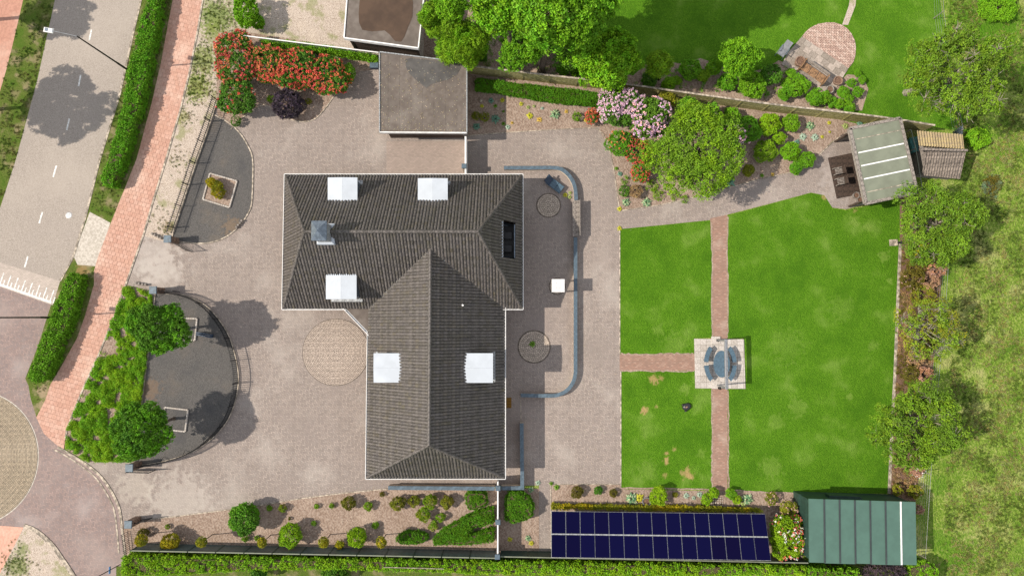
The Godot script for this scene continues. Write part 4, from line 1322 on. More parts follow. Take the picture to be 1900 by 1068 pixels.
func villa() -> void:
	var E := 2.45; var R := 6.9; var S := 5.95
	var x0 := (plan(531, 324, E).x + plan(526, 571, E).x) * 0.5
	var x1 := (plan(968, 326, E).x + plan(967, 573, E).x) * 0.5
	var z0 := plan(750, 326, E).z
	var z1 := plan(750, 571, E).z
	var ra := plan(564, 429.5, R); var rb := plan(887, 429.5, R)
	var rz := (ra.z + rb.z) * 0.5
	ra.z = rz; rb.z = rz
	var s0 := (plan(685, 640, E).x + plan(681, 880, E).x) * 0.5
	var s1 := plan(935, 740, E).x
	var sz := plan(800, 885, E).z
	var rx := plan(797, 640, S).x
	var rzb := plan(795, 826, S).z
	var house := thing("villa", "brown tiled villa with white dormers in the middle of the courtyard", "house", Vector3.ZERO)
	# walls
	var wall := MB.new()
	var o := 0.45
	wall.prism(PackedVector2Array([Vector2(x0 + o, z0 + o), Vector2(x1 - o, z0 + o), Vector2(x1 - o, z1 - o), Vector2(s1 - o, z1 - o), Vector2(s1 - o, sz - o), Vector2(s0 + o, sz - o), Vector2(s0 + o, z1 - o), Vector2(x0 + o, z1 - o)]), 0.0, E - 0.06)
	part(house, "wall", wall, M.brick_wall)
	for w in [[x0 + o, (z0 + z1) * 0.5, 0, 1.6], [x0 + o, z0 + 2.2, 0, 1.2], [x0 + 4.0, z1 - o, 1, 1.8], [s0 + o, z1 + 3.4, 0, 2.0], [s0 + o, z1 + 7.0, 0, 1.6], [rx - 1.6, sz - o, 1, 1.6], [rx + 1.6, sz - o, 1, 1.6], [s1 - o, z1 + 2.6, 2, 2.2], [s1 - o, z1 + 8.2, 2, 1.6], [x1 - o, (z0 + z1) * 0.5, 2, 2.4], [x0 + 3.0, z0 + o, 3, 1.4], [x0 + 8.0, z0 + o, 3, 1.8], [x0 + 12.5, z0 + o, 3, 1.4]]:
		var face: Vector3 = [Vector3.LEFT, Vector3.BACK, Vector3.RIGHT, Vector3.FORWARD][w[2]]
		var along := face.cross(Vector3.UP)
		var at := Vector3(w[0], 1.5, w[1])
		var wb := Basis(along, Vector3.UP, -face)
		var fr := MB.new()
		for k in [[0.0, 0.55, w[3], 0.08], [0.0, -0.55, w[3], 0.08], [-w[3] * 0.5, 0.0, 0.08, 1.02], [w[3] * 0.5, 0.0, 0.08, 1.02], [0.0, 0.0, 0.06, 1.02]]:
			fr.box(at + along * k[0] + Vector3.UP * k[1] + face * 0.03, Vector3(k[2], k[3], 0.08), wb)
		var win := part(house, "window", fr, M.white)
		var pn := MB.new()
		pn.box(at + face * 0.012, Vector3(w[3] - 0.08, 1.02, 0.02), wb)
		part(win, "pane", pn, M.glass)
	# soffit boards close the eaves
	var roof := Node3D.new()
	roof.name = "roof"
	house.add_child(roof, true)
	roof_cut = MB.new()
	var a := Vector3(x0, E, z0); var b := Vector3(x1, E, z0); var c := Vector3(x1, E, z1); var d := Vector3(x0, E, z1)
	var v0 := Vector3(s0, E, z1); var v1 := Vector3(s1, E, z1)
	var za := z1 + (S - E) / (R - E) * (rz - z1)
	var apex := Vector3(rx, S, za)
	var e0 := Vector3(s0, E, sz); var e1 := Vector3(s1, E, sz); var tip := Vector3(rx, S, rzb)
	roof_plane([a, b, rb, ra], b, a)
	roof_plane([d, v0, apex, v1, c, rb, ra], d, c)
	roof_plane([a, d, ra], a, d)
	# the loggia cut into the hip
	var hip := func(px: float, py: float) -> Vector3:
		var h := 3.9
		var w := Vector3.ZERO
		for i in 6:
			w = plan(px, py, h)
			h = E + (x1 - w.x) / (x1 - rb.x) * (R - E)
		return plan(px, py, h)
	var l0: Vector3 = hip.call(932, 413); var l1: Vector3 = hip.call(954, 413); var l2: Vector3 = hip.call(954, 477); var l3: Vector3 = hip.call(932, 477)
	roof_plane([c, b, rb], c, b, [[l0, l1, l2, l3]])
	roof_plane([v0, e0, tip, apex], v0, e0)
	roof_plane([e1, v1, apex, tip], e1, v1)
	roof_plane([e0, e1, tip], e0, e1)
	var tile := pantile()
	roof_whole.sort_custom(func(p, q): return p[0] > q[0])
	var tmesh := []
	for i in 5:
		var w := MB.new()
		w.add(tile, Transform3D(), tile_colour())
		tmesh.append(w.mesh())
	for i in roof_whole.size():
		if i < 300:
			inst(roof, "roof_tile", tmesh[rng.randi() % 5], M.tile, roof_whole[i][1])
		else:
			roof_cut.add(tile, roof_whole[i][1], roof_whole[i][2])
	stuff(part(roof, "roof_tiles", roof_cut, M.tile))
	var diag := Vector3.UP
	ridge_line(roof, ra, rb, Vector3.UP, M.tile)
	ridge_line(roof, a, ra, diag, M.tile)
	ridge_line(roof, d, ra, diag, M.tile)
	ridge_line(roof, b, rb, diag, M.tile)
	ridge_line(roof, c, rb, diag, M.tile)
	ridge_line(roof, tip, apex + (apex - tip).normalized() * 0.05, Vector3.UP, M.tile)
	ridge_line(roof, e0, tip, diag, M.tile)
	ridge_line(roof, e1, tip, diag, M.tile)
	for k in [[v0, apex], [v1, apex]]:
		var m := MB.new()
		var dir: Vector3 = (k[1] - k[0]).normalized()
		var sd := dir.cross(Vector3.UP).normalized()
		m.box((k[0] + k[1]) * 0.5 + Vector3.UP * 0.05, Vector3((k[1] - k[0]).length(), 0.02, 0.14), Basis(dir, sd.cross(dir), sd))
		part(roof, "valley_lead", m, M.lead)
	gutter(house, [d, a], E); gutter(house, [a, b], E); gutter(house, [b, c], E); gutter(house, [c, v1], E); gutter(house, [v1, e1], E); gutter(house, [e1, e0], E); gutter(house, [e0, Vector3(s0, E, plan(686, 618, E).z)], E)
	var g0 := plan(640, 571, E); g0.z = z1
	gutter(house, [g0, d], E)
	# flat corner roof at the front door
	var p := plan(686, 618, E); p.x = s0
	var fm := MB.new()
	fm.prism(PackedVector2Array([Vector2(g0.x, g0.z), Vector2(s0, z1), Vector2(s0, p.z)]), E - 0.25, E - 0.02)
	part(house, "porch_roof", fm, M.felt)
	gutter(house, [Vector3(p.x, E, p.z), Vector3(g0.x, E, g0.z)], E)
	# chimney: shaft, flashing, zinc cowl on a frame
	var ch := Node3D.new()
	ch.name = "chimney"
	house.add_child(ch, true)
	var cA := plan(577, 409, 8.1); var cB := plan(605, 446, 8.1)
	var cm := (cA + cB) * 0.5
	var cw := cB.x - cA.x; var cl := cB.z - cA.z
	var m1 := MB.new()
	m1.box(Vector3(cm.x, 6.75, cm.z), Vector3(cw - 0.16, 2.1, cl - 0.16))
	part(ch, "shaft", m1, M.lead)
	m1 = MB.new()
	m1.box(Vector3(cm.x, 6.42, cm.z), Vector3(cw + 0.16, 0.55, cl + 0.1), Basis.IDENTITY, 0.1)
	part(ch, "flashing", m1, M.zinc)
	m1 = MB.new()
	for q in [[-1, -1], [1, -1], [1, 1], [-1, 1]]:
		m1.box(Vector3(cm.x + q[0] * (cw * 0.5 - 0.1), 7.93, cm.z + q[1] * (cl * 0.5 - 0.1)), Vector3(0.05, 0.3, 0.05))
	part(ch, "cowl_post", m1, M.slate_blue)
	m1 = MB.new()
	var top := Vector3(cm.x - 0.03, 8.42, cm.z + 0.03)
	var q0 := Vector3(cm.x - cw * 0.5, 8.05, cm.z - cl * 0.5); var q1 := Vector3(cm.x + cw * 0.5, 8.05, cm.z - cl * 0.5); var q2 := Vector3(cm.x + cw * 0.5, 8.05, cm.z + cl * 0.5); var q3 := Vector3(cm.x - cw * 0.5, 8.05, cm.z + cl * 0.5)
	m1.tri(q1, q0, top); m1.tri(q0, q3, top); m1.tri(q3, q2, top); m1.tri(q2, q1, top)
	for k in [[q0, q1], [q1, q2], [q2, q3], [q3, q0]]:
		m1.quad(k[1], k[0], k[0] - Vector3.UP * 0.06, k[1] - Vector3.UP * 0.06)
	part(ch, "cowl", m1, M.slate_blue)
	# dormers
	var DH := 4.65
	dormer(house, "dormer beside the chimney on the garage side", plan(662.5, 330.5, DH), plan(607.5, 330.5, DH), plan(662.5, 371, DH), DH, 3.3)
	dormer(house, "dormer near the far hip on the garage side", plan(830.5, 332, DH), plan(775, 332, DH), plan(830.5, 372.5, DH), DH, 3.3)
	dormer(house, "dormer above the front door", plan(604, 553, DH), plan(661, 553, DH), plan(604, 511, DH), DH, 3.15)
	var DS := 4.42
	dormer(house, "dormer facing the drive on the lower wing", plan(694.5, 655, DS), plan(694.5, 709.5, DS), plan(747, 655, DS), DS, 3.15)
	dormer(house, "dormer facing the garden on the lower wing", plan(913, 710, DS), plan(913, 655, DS), plan(859, 710, DS), DS, 3.1)
	# loggia
	var lg := Node3D.new()
	lg.name = "loggia"
	house.add_child(lg, true)
	var y := l1.y - 0.35
	m1 = MB.new()
	m1.box(Vector3((l0.x + l1.x) * 0.5, y - 0.05, (l0.z + l2.z) * 0.5), Vector3(l1.x - l0.x + 0.1, 0.1, l2.z - l1.z + 0.1))
	part(lg, "floor", m1, M.black)
	for q in [[l0.z - 0.03, 0], [l2.z + 0.03, 1]]:
		m1 = MB.new()
		var zz: float = q[0]
		m1.quad(Vector3(l0.x, y, zz), Vector3(l1.x, y, zz), Vector3(l1.x, l1.y + 0.05, zz), Vector3(l0.x, l0.y + 0.05, zz))
		m1.quad(Vector3(l0.x, y, zz), Vector3(l0.x, l0.y + 0.05, zz), Vector3(l1.x, l1.y + 0.05, zz), Vector3(l1.x, y, zz))
		part(lg, "side_wall", m1, M.slate_blue)
	m1 = MB.new()
	m1.box(Vector3(l0.x, (y + l0.y) * 0.5, (l0.z + l2.z) * 0.5), Vector3(0.04, l0.y - y, l2.z - l0.z))
	part(lg, "glass_door", m1, M.glass)
	m1 = MB.new()
	m1.box(Vector3(l0.x - 0.02, l0.y + 0.1, (l0.z + l2.z) * 0.5), Vector3(0.14, 0.06, l2.z - l0.z + 0.25))
	part(lg, "lintel", m1, M.zinc)
	m1 = MB.new()
	m1.box(Vector3(l1.x + 0.03, l1.y + 0.04, (l0.z + l2.z) * 0.5), Vector3(0.07, 0.05, l2.z - l0.z + 0.1))
	part(lg, "sill", m1, M.slate_blue)
	for q in [0.3, 0.72]:
		m1 = MB.new()
		var zz := lerpf(l0.z, l2.z, q)
		m1.box(Vector3((l0.x + l1.x) * 0.5, y + 0.22, zz), Vector3(0.5, 0.08, 0.5), Basis.IDENTITY, 0.03)
		m1.box(Vector3((l0.x + l1.x) * 0.5 - 0.24, y + 0.42, zz), Vector3(0.06, 0.4, 0.5))
		part(lg, "lounge_seat", m1, M.iron)
	# soil pipe and roof hooks
	m1 = MB.new()
	var vp := plan(858.5, 566, 4.8)
	m1.tube(Vector3(vp.x, 4.2, vp.z), Vector3(vp.x, 4.9, vp.z), 0.06, 0.06, 10)
	part(roof, "vent_pipe", m1, M.white)

# ---------------------------------------------------------------- flat roofed outbuildings
func quad_pts(q: Array, h: float) -> PackedVector2Array:
	return flat(q, h)

func blob(px: float, py: float, rx: float, ry: float, h: float, seed_: int, wob := 0.18) -> PackedVector2Array:
	var c := plan(px, py, h)
	var p := PackedVector2Array()
	for i in 48:
		var a := TAU * i / 48.0
		var k := 1.0 + wob * 2.0 * NZ.get_noise_2d(cos(a) * 90.0 + seed_ * 50.0, sin(a) * 90.0)
		p.append(Vector2(c.x + cos(a) * rx / 26.4 * k, c.z + sin(a) * ry / 26.4 * k))
	return p

func outbuildings() -> void:
	# garage
	var H := 2.45
	var q := quad_pts([[704, 96], [866, 116], [866, 246], [704, 245]], H)
	var g := thing("garage", "flat felt roofed garage with white fascia beside the courtyard", "garage", Vector3.ZERO)
	var mb := MB.new()
	var inner: PackedVector2Array = Geometry2D.offset_polygon(q, -0.35)[0]
	mb.prism(inner, 0.0, H - 0.2)
	part(g, "wall", mb, M.plaster)
	mb = MB.new()
	mb.prism(q, H - 0.22, H - 0.03)
	part(g, "roof", mb, M.felt)
	for i in 4:
		var a := q[i]; var b := q[(i + 1) % 4]
		mb = MB.new()
		strip(mb, PackedVector2Array([a, b]), 0.07, H - 0.26, H + 0.03)
		part(g, "fascia", mb, M.white if absf(a.y - b.y) < 0.3 else M.lead)
	for i in 7:   # felt laps
		mb = MB.new()
		var t := (i + 0.7) / 7.6
		strip(mb, PackedVector2Array([q[0].lerp(q[1], t).lerp(q[3].lerp(q[2], t), 0.02), q[0].lerp(q[1], t).lerp(q[3].lerp(q[2], t), 0.98)]), 0.05, H - 0.03, H - 0.022)
		part(g, "felt_lap", mb, M.felt)
	mb = MB.new()
	var pud := PackedVector2Array()
	for p in [[752, 110], [762, 107], [850, 117], [855, 125], [848, 138], [832, 147], [815, 151], [800, 156], [791, 163], [782, 156], [772, 148], [760, 137], [753, 124]]:
		var w := plan(p[0], p[1], H)
		pud.append(Vector2(w.x, w.z))
	mb.prism(pud, H - 0.02, H - 0.018)
	part(g, "damp_patch", mb, M.damp)
	# moss crumbs on the felt
	var sp := []
	for i in 520:
		var t := rng.randf(); var s := 1.0 - pow(rng.randf(), 1.7) if rng.randf() < 0.65 else rng.randf()
		if rng.randf() < 0.2:
			t = pow(rng.randf(), 3.0)
		var w := q[0].lerp(q[1], t).lerp(q[3].lerp(q[2], t), clampf(s, 0.03, 0.97))
		sp.append(Vector3(w.x, H - 0.02, w.y))
	stuff(scatter(g, "moss", "blossom", M.dry, sp, Color(0.50, 0.46, 0.32), 0.3, 0.7))
	var dn := inner
	mb = MB.new()
	var d0 := dn[3].lerp(dn[2], 0.1); var d1 := dn[3].lerp(dn[2], 0.9)
	if absf(d0.y - d1.y) > 1.0:
		d0 = dn[2]; d1 = dn[1]
	for i in 6:
		mb.box(Vector3((d0.x + d1.x) * 0.5, 0.2 + i * 0.34, maxf(d0.y, d1.y) + 0.02), Vector3(absf(d1.x - d0.x), 0.31, 0.04), Basis.IDENTITY)
	part(g, "door", mb, M.dark_wood)
	# side wall from the garage to the villa
	var w := thing("garden_wall", "white wall joining garage and villa, with a blue grey capped pier", "wall", Vector3.ZERO)
	var wa := plan(866, 262); var wb := plan(866, 336)
	mb = MB.new()
	strip(mb, PackedVector2Array([Vector2(wa.x, wa.z), Vector2(wb.x, wb.z)]), 0.12, 0.0, 1.35)
	part(w, "wall", mb, M.white)
	mb = MB.new()
	var pc := plan(861, 308, 1.5)
	mb.box(Vector3(pc.x, 0.75, pc.z), Vector3(0.26, 1.5, 0.26))
	part(w, "pier", mb, M.plaster)
	mb = MB.new()
	mb.box(Vector3(pc.x, 1.53, pc.z), Vector3(0.34, 0.06, 0.34), Basis.IDENTITY, 0.02)
	part(w, "pier_cap", mb, M.blue_grey)
	# neighbour's carport
	H = 2.6
	q = quad_pts([[648, -60], [792, -60], [776, 89], [638, 70]], H)
	var c := thing("carport", "neighbour's open carport with a brown puddle on its flat roof", "carport", Vector3.ZERO)
	mb = MB.new()
	mb.prism(q, H - 0.25, H - 0.03)
	part(c, "roof", mb, M.felt)
	for i in 4:
		mb = MB.new()
		strip(mb, PackedVector2Array([q[i], q[(i + 1) % 4]]), 0.08, H - 0.28, H + 0.04)
		part(c, "fascia", mb, M.white)
	mb = MB.new()
	var pd := PackedVector2Array()
	for p in [[667, 0], [665, 25], [666, 42], [672, 55], [690, 58], [713, 56], [722, 63], [733, 76], [744, 77], [750, 68], [756, 52], [765, 30], [766, 5], [760, -25], [690, -30]]:
		var z := plan(p[0], p[1], H)
		pd.append(Vector2(z.x, z.z))
	mb.prism(pd, H - 0.02, H - 0.016)
	part(c, "puddle", mb, M.puddle)
	var pin: PackedVector2Array = Geometry2D.offset_polygon(q, -0.25)[0]
	for i in 4:
		mb = MB.new()
		mb.box(Vector3(pin[i].x, H * 0.5 - 0.14, pin[i].y), Vector3(0.14, H - 0.27, 0.14))
		part(c, "post", mb, M.dark_wood)
	mb = MB.new()
	var pm := (pin[2] + pin[3]) * 0.5
	mb.box(Vector3(pm.x, H * 0.5 - 0.14, pm.y), Vector3(0.14, H - 0.27, 0.14))
	part(c, "post", mb, M.dark_wood)
	mb = MB.new()
	strip(mb, PackedVector2Array([pin[1], pin[2]]), 0.05, 0.0, H - 0.3)
	part(c, "side_wall", mb, M.dark_wood)
	# green shed
	H = 2.5
	q = quad_pts([[1501, 925], [1700, 931], [1702, 1048], [1502, 1043]], H)
	var s := thing("green_shed", "large dark green shed with a battened green roof by the meadow", "shed", Vector3.ZERO)
	mb = MB.new()
	inner = Geometry2D.offset_polygon(q, -0.12)[0]
	mb.prism(inner, 0.0, H - 0.1)
	part(s, "wall", mb, M.dark_green)
	for i in 7:
		mb = MB.new()
		var t0 := i / 7.0 + 0.002; var t1 := (i + 1) / 7.0 - 0.002
		var e: float = 0.0 if i % 3 == 0 else 0.004
		mb.prism(PackedVector2Array([q[0].lerp(q[1], t0), q[0].lerp(q[1], t1), q[3].lerp(q[2], t1) + Vector2(0, e * 8.0), q[3].lerp(q[2], t0) + Vector2(0, e * 8.0)]), H - 0.1, H)
		part(s, "roof_panel", mb, M.shed_green)
		if i > 0:
			mb = MB.new()
			strip(mb, PackedVector2Array([q[0].lerp(q[1], i / 7.0), q[3].lerp(q[2], i / 7.0)]), 0.085, H - 0.05, H + 0.045)
			part(s, "batten", mb, M.batten if i < 6 else M.white)
	mb = MB.new()
	var z0 := plan(1560, 918, 2.2)
	var lean := flat([[1487, 919], [1560, 924], [1660, 928], [1660, 940], [1487, 940]], 1.3)
	mb.prism(lean, 0.0, 0.9)
	part(s, "store_box", mb, M.dark_green)
	mb = MB.new()
	mb.prism(flat([[1540, 919], [1595, 921], [1604, 927], [1540, 927]], 1.6), 0.9, 1.6)
	part(s, "cupboard", mb, M.dark_green)
	# solar panels on posts
	var low := 1.55; var high := 2.4
	var sa := thing("solar_array", "two long rows of navy solar panels on a low frame", "solar panels", Vector3.ZERO)
	var c0 := plan(1023, 948, low); var c1 := plan(1420, 953, low); var c2 := plan(1431, 1040, high); var c3 := plan(1023, 1034, high)
	var P := func(u: float, v: float) -> Vector3: return c0.lerp(c1, u).lerp(c3.lerp(c2, u), v)
	var nrm := (c1 - c0).cross(c3 - c0).normalized()
	if nrm.y < 0.0:
		nrm = -nrm
	mb = MB.new()
	var b0: Vector3 = P.call(0.0, 0.0); var b1: Vector3 = P.call(1.0, 0.0); var b2: Vector3 = P.call(1.0, 1.0); var b3: Vector3 = P.call(0.0, 1.0)
	var th := -nrm * 0.05
	mb.quad(b3, b2, b1, b0); mb.quad(b0 + th, b1 + th, b2 + th, b3 + th)
	for k in [[b0, b1], [b1, b2], [b2, b3], [b3, b0]]:
		mb.quad(k[1], k[0], k[0] + th, k[1] + th)
	part(sa, "mounting_frame", mb, M.lead)
	for r in 2:
		for i in 15:
			var u0 := (i + 0.022) / 15.0; var u1 := (i + 0.978) / 15.0
			var v0 := 0.008 if r == 0 else 0.516; var v1 := 0.484 if r == 0 else 0.992
			mb = MB.new()
			var tint := rng.randf_range(0.75, 1.3)
			mb.col = Color(tint * (1.0 + i * 0.12), tint, tint)
			var up := nrm * (0.03 + rng.randfn() * 0.002)
			var f := [P.call(u0, v1) + up, P.call(u1, v1) + up, P.call(u1, v0) + up, P.call(u0, v0) + up]
			mb.quad(f[0], f[1], f[2], f[3])
			for k in 4:
				mb.quad(f[(k + 1) % 4], f[k], f[k] - up, f[(k + 1) % 4] - up)
			part(sa, "solar_panel", mb, M.solar)
	for u in [0.03, 0.35, 0.66, 0.97]:
		for v in [0.06, 0.94]:
			mb = MB.new()
			var t: Vector3 = P.call(u, v)
			mb.box(Vector3(t.x, (t.y - 0.05) * 0.5, t.z), Vector3(0.09, t.y - 0.05, 0.09))
			part(sa, "post", mb, M.steel)
	summerhouse()
	coop()

func summerhouse() -> void:
	var H := 2.7
	var q := quad_pts([[1578, 238], [1671, 219], [1703, 357], [1608, 377]], H)
	var s := thing("summerhouse", "open summerhouse with a flat grey green roof striped white", "summerhouse", Vector3.ZERO)
	var mb := MB.new()
	mb.prism(q, H - 0.18, H - 0.02)
	part(s, "roof", mb, M.sage)
	for i in 4:
		mb = MB.new()
		strip(mb, PackedVector2Array([q[i], q[(i + 1) % 4]]), 0.2, H - 0.24, H + 0.03)
		part(s, "fascia", mb, M.wood)
	for i in 5:
		mb = MB.new()
		var t: float = [0.155, 0.335, 0.51, 0.685, 0.86][i]
		var a := q[0].lerp(q[3], t); var b := q[1].lerp(q[2], t)
		var wide := i > 0 and i < 4
		strip(mb, PackedVector2Array([a.lerp(b, 0.06), a.lerp(b, 0.96)]), 0.09 if wide else 0.05, H - 0.02, H + 0.002 if wide else H - 0.014)
		part(s, "roof_light" if wide else "roof_seam", mb, M.white if wide else M.kerb)
	var inn: PackedVector2Array = Geometry2D.offset_polygon(q, -0.22)[0]
	# order the inner corners as the outer ones
	var cor := []
	for p in q:
		var best := inn[0]
		for t in inn:
			if t.distance_to(p) < best.distance_to(p):
				best = t
		cor.append(best)
	for k in [[1, 2], [0, 1], [2, 3]]:
		mb = MB.new()
		strip(mb, PackedVector2Array([cor[k[0]], cor[k[1]]]), 0.06, 0.0, H - 0.2)
		part(s, "wall", mb, M.wood)
	for k in 2:
		mb = MB.new()
		var p: Vector2 = cor[0] if k == 0 else cor[3]
		mb.box(Vector3(p.x, H * 0.5 - 0.1, p.y), Vector3(0.12, H - 0.2, 0.12))
		part(s, "post", mb, M.dark_wood)
		mb = MB.new()
		var nx: Vector2 = cor[1] if k == 0 else cor[2]
		var o := (p - nx).normalized()
		mb.tube(Vector3(p.x, 2.4, p.y), Vector3(p.x + o.x * 0.55, 1.9, p.y + o.y * 0.55), 0.04, 0.04, 6)
		part(s, "brace", mb, M.dark_wood)
	mb = MB.new()
	var d0: Vector2 = cor[0]; var d1: Vector2 = cor[3]
	var out: Vector2 = (cor[0] - cor[1]).normalized()
	mb.prism(PackedVector2Array([d0.lerp(d1, 0.22) + out * 0.75, d0.lerp(d1, 0.85) + out * 0.75, d0.lerp(d1, 0.85) - out * 3.0, d0.lerp(d1, 0.22) - out * 3.0]), 0.02, 0.06)
	part(s, "deck", mb, M.dark_wood)
	# slatted armchairs on the deck
	for k in 2:
		var ch := thing("slatted_chair", ["slatted wooden chair on the summerhouse deck, nearer the soil bed", "slatted wooden chair on the summerhouse deck, nearer the lawn"][k], "chair", Vector3.ZERO, "chairs at the summerhouse")
		var cc: Vector2 = d0.lerp(d1, 0.45 + k * 0.16) + out * 0.42
		ch.position = Vector3(cc.x, 0.06, cc.y)
		ch.rotation.y = atan2(-(d1 - d0).y, (d1 - d0).x)
		for i in 5:
			mb = MB.new()
			mb.box(Vector3(-0.2 + i * 0.1, 0.42, 0), Vector3(0.06, 0.03, 0.5))
			part(ch, "seat_slat", mb, M.wood)
		for i in 4:
			mb = MB.new()
			mb.box(Vector3(-0.22 + (i % 2) * 0.44, 0.2, -0.2 + (i / 2) * 0.4), Vector3(0.05, 0.41, 0.05))
			part(ch, "leg", mb, M.wood)
		mb = MB.new()
		mb.box(Vector3(0, 0.7, -0.26), Vector3(0.5, 0.42, 0.04))
		part(ch, "backrest", mb, M.dark_wood)

func corrugated(mb: MB, a: Vector3, b: Vector3, c: Vector3, d: Vector3, waves: int) -> void:   # a-b along the ridge, d-c along the eave
	var n := (b - a).cross(d - a).normalized()
	if n.y < 0.0:
		n = -n
	var steps := waves * 6
	for i in steps:
		var t0 := float(i) / steps; var t1 := (i + 1.0) / steps
		var h0 := n * 0.05 * sin(TAU * waves * t0); var h1 := n * 0.05 * sin(TAU * waves * t1)
		var k := 0.85 + 0.3 * absf(NZ.get_noise_2d(int(t0 * waves) * 400.0, 0.0)) * 2.0
		mb.col = Color(k, k, k)
		var p0 := a.lerp(b, t0) + h0; var p1 := a.lerp(b, t1) + h1; var q0 := d.lerp(c, t0) + h0; var q1 := d.lerp(c, t1) + h1
		if (p1 - q0).cross(p0 - q0).y > 0.0:
			mb.quad(q0, q1, p1, p0)
			mb.quad(p0, p1, q1, q0)
		else:
			mb.quad(p0, p1, q1, q0)
			mb.quad(q0, q1, p1, p0)

func coop() -> void:
	var t := thing("chicken_coop", "small hut with two corrugated cement roofs behind the summerhouse", "hut", Vector3.ZERO)
	var mb := MB.new()
	var r0 := plan(1704, 277, 1.9); var r1 := plan(1795, 279, 1.9)
	corrugated(mb, plan(1706, 270, 1.9), plan(1790, 276, 1.9), plan(1787, 249, 1.5), plan(1702, 242, 1.5), 17)
	part(t, "roof_slope", mb, M.lichen, "yellow lichen covered roof slope")
	mb = MB.new()
	corrugated(mb, plan(1718, 281, 1.9), plan(1793, 282, 1.9), plan(1782, 332, 1.35), plan(1711, 325, 1.35), 15)
	part(t, "roof_slope", mb, M.cement, "grey roof slope")
	mb = MB.new()
	mb.tube(r0 + Vector3(0.1, 0.04, 0), r1 + Vector3(0, 0.04, 0), 0.09, 0.09, 8)
	part(t, "ridge_cap", mb, M.cement)
	mb = MB.new()
	var p := flat([[1708, 252], [1785, 258], [1780, 326], [1716, 320]], 1.3)
	mb.prism(p, 0.0, 1.3)
	part(t, "wall", mb, M.wood)
	# wire run beside it
	var f := thing("wire_run", "grey framed wire run between summerhouse and hut", "cage", Vector3.ZERO)
	var pts := [[1691, 240], [1700, 275], [1708, 325], [1712, 350]]
	for i in pts.size():
		var a := plan(pts[i][0], pts[i][1], 1.6)
		mb = MB.new()
		mb.box(Vector3(a.x, 0.8, a.z), Vector3(0.05, 1.6, 0.05))
		part(f, "post", mb, M.wood)
		if i > 0:
			var b := plan(pts[i - 1][0], pts[i - 1][1], 1.6)
			mb = MB.new()
			mb.tube(a, b, 0.03, 0.03, 5)
			part(f, "rail", mb, M.sage)
			mb = MB.new()
			mb.tube(a - Vector3(0, 0.8, 0), b - Vector3(0, 0.8, 0), 0.02, 0.02, 5)
			part(f, "rail", mb, M.sage)
	var b := thing("water_tank", "teal plastic water tank beside the wire run", "tank", plan(1695, 270, 0.5))
	b.position.y = 0.0
	b.rotation.y = 0.2
	mb = MB.new()
	mb.box(Vector3(0, 0.45, 0), Vector3(0.75, 0.9, 1.0), Basis.IDENTITY, 0.06)
	part(b, "tub", mb, M.teal)
	mb = MB.new()
	mb.box(Vector3(0, 0.92, 0), Vector3(0.8, 0.05, 1.05), Basis.IDENTITY, 0.02)
	part(b, "lid", mb, M.teal)
	var sh := thing("sheet_metal", "loose corrugated blue grey metal sheet against the meadow fence", "sheet", Vector3.ZERO)
	mb = MB.new()
	corrugated(mb, plan(1767, 246, 1.2), plan(1788, 232, 1.2), plan(1787, 252, 0.6), plan(1767, 248, 0.3), 6)
	part(sh, "sheet", mb, M.slate_blue)

# ---------------------------------------------------------------- fences, walls, street furniture
func walk_points(pts: PackedVector2Array, step: float) -> Array:   # [point, direction] every `step` metres
	var out := []
	var left := 0.0
	for i in pts.size() - 1:
		var l := pts[i].distance_to(pts[i + 1])
		var d := (pts[i + 1] - pts[i]) / l
		var s := left
		while s < l:
			out.append([pts[i] + d * s, d])
			s += step
		left = s - l
	return out

func iron_fence(label: String, pts: PackedVector2Array, h: float) -> void:
	var t := thing("iron_fence", label, "fence", Vector3(pts[0].x, 0, pts[0].y), "black iron fences")
	var mb := MB.new()
	var o := t.position
	for y in [0.16, h - 0.16]:
		mb = MB.new()
		var loc := PackedVector2Array()
		for p in pts:
			loc.append(p - Vector2(o.x, o.z))
		strip(mb, loc, 0.045, y, y + 0.035)
		part(t, "rail", mb, M.iron)
	var picket := MB.new()
	picket.box(Vector3(0, h * 0.5 + 0.02, 0), Vector3(0.026, h - 0.12, 0.026))
	picket.lathe(Vector3(0, h - 0.04, 0), [[0.028, 0.0], [0.0, 0.09]], 5)
	var pm := picket.mesh()
	for s in walk_points(pts, 0.14):
		inst(t, "picket", pm, M.iron, Transform3D(Basis(Vector3.UP, -s[1].angle()), Vector3(s[0].x, 0.03, s[0].y) - o))
	var post := MB.new()
	post.box(Vector3(0, h * 0.5, 0), Vector3(0.05, h, 0.05))
	post.lathe(Vector3(0, h, 0), [[0.04, 0.0], [0.045, 0.03], [0.0, 0.08]], 6)
	post.tube(Vector3(0, 0.05, 0.32), Vector3(0, h * 0.6, 0), 0.014, 0.014, 5)
	var pom := post.mesh()
	for s in walk_points(pts, 1.6):
		inst(t, "post", pom, M.iron, Transform3D(Basis(Vector3.UP, -s[1].angle()), Vector3(s[0].x, 0, s[0].y) - o))

func gate_pier(label: String, px: float, py: float) -> void:
	var h := 1.25
	var at := plan(px, py, h)
	at.y = 0
	var t := thing("gate_pier", label, "pier", at, "gate piers with blue grey caps")
	var mb := MB.new()
	mb.box(Vector3(0, h * 0.5 - 0.02, 0), Vector3(0.42, h - 0.04, 0.42), Basis.IDENTITY, 0.01)
	part(t, "shaft", mb, M.brick_wall)
	mb = MB.new()
	mb.box(Vector3(0, h, 0), Vector3(0.52, 0.07, 0.52), Basis.IDENTITY, 0.02)
	part(t, "cap", mb, M.blue_grey)

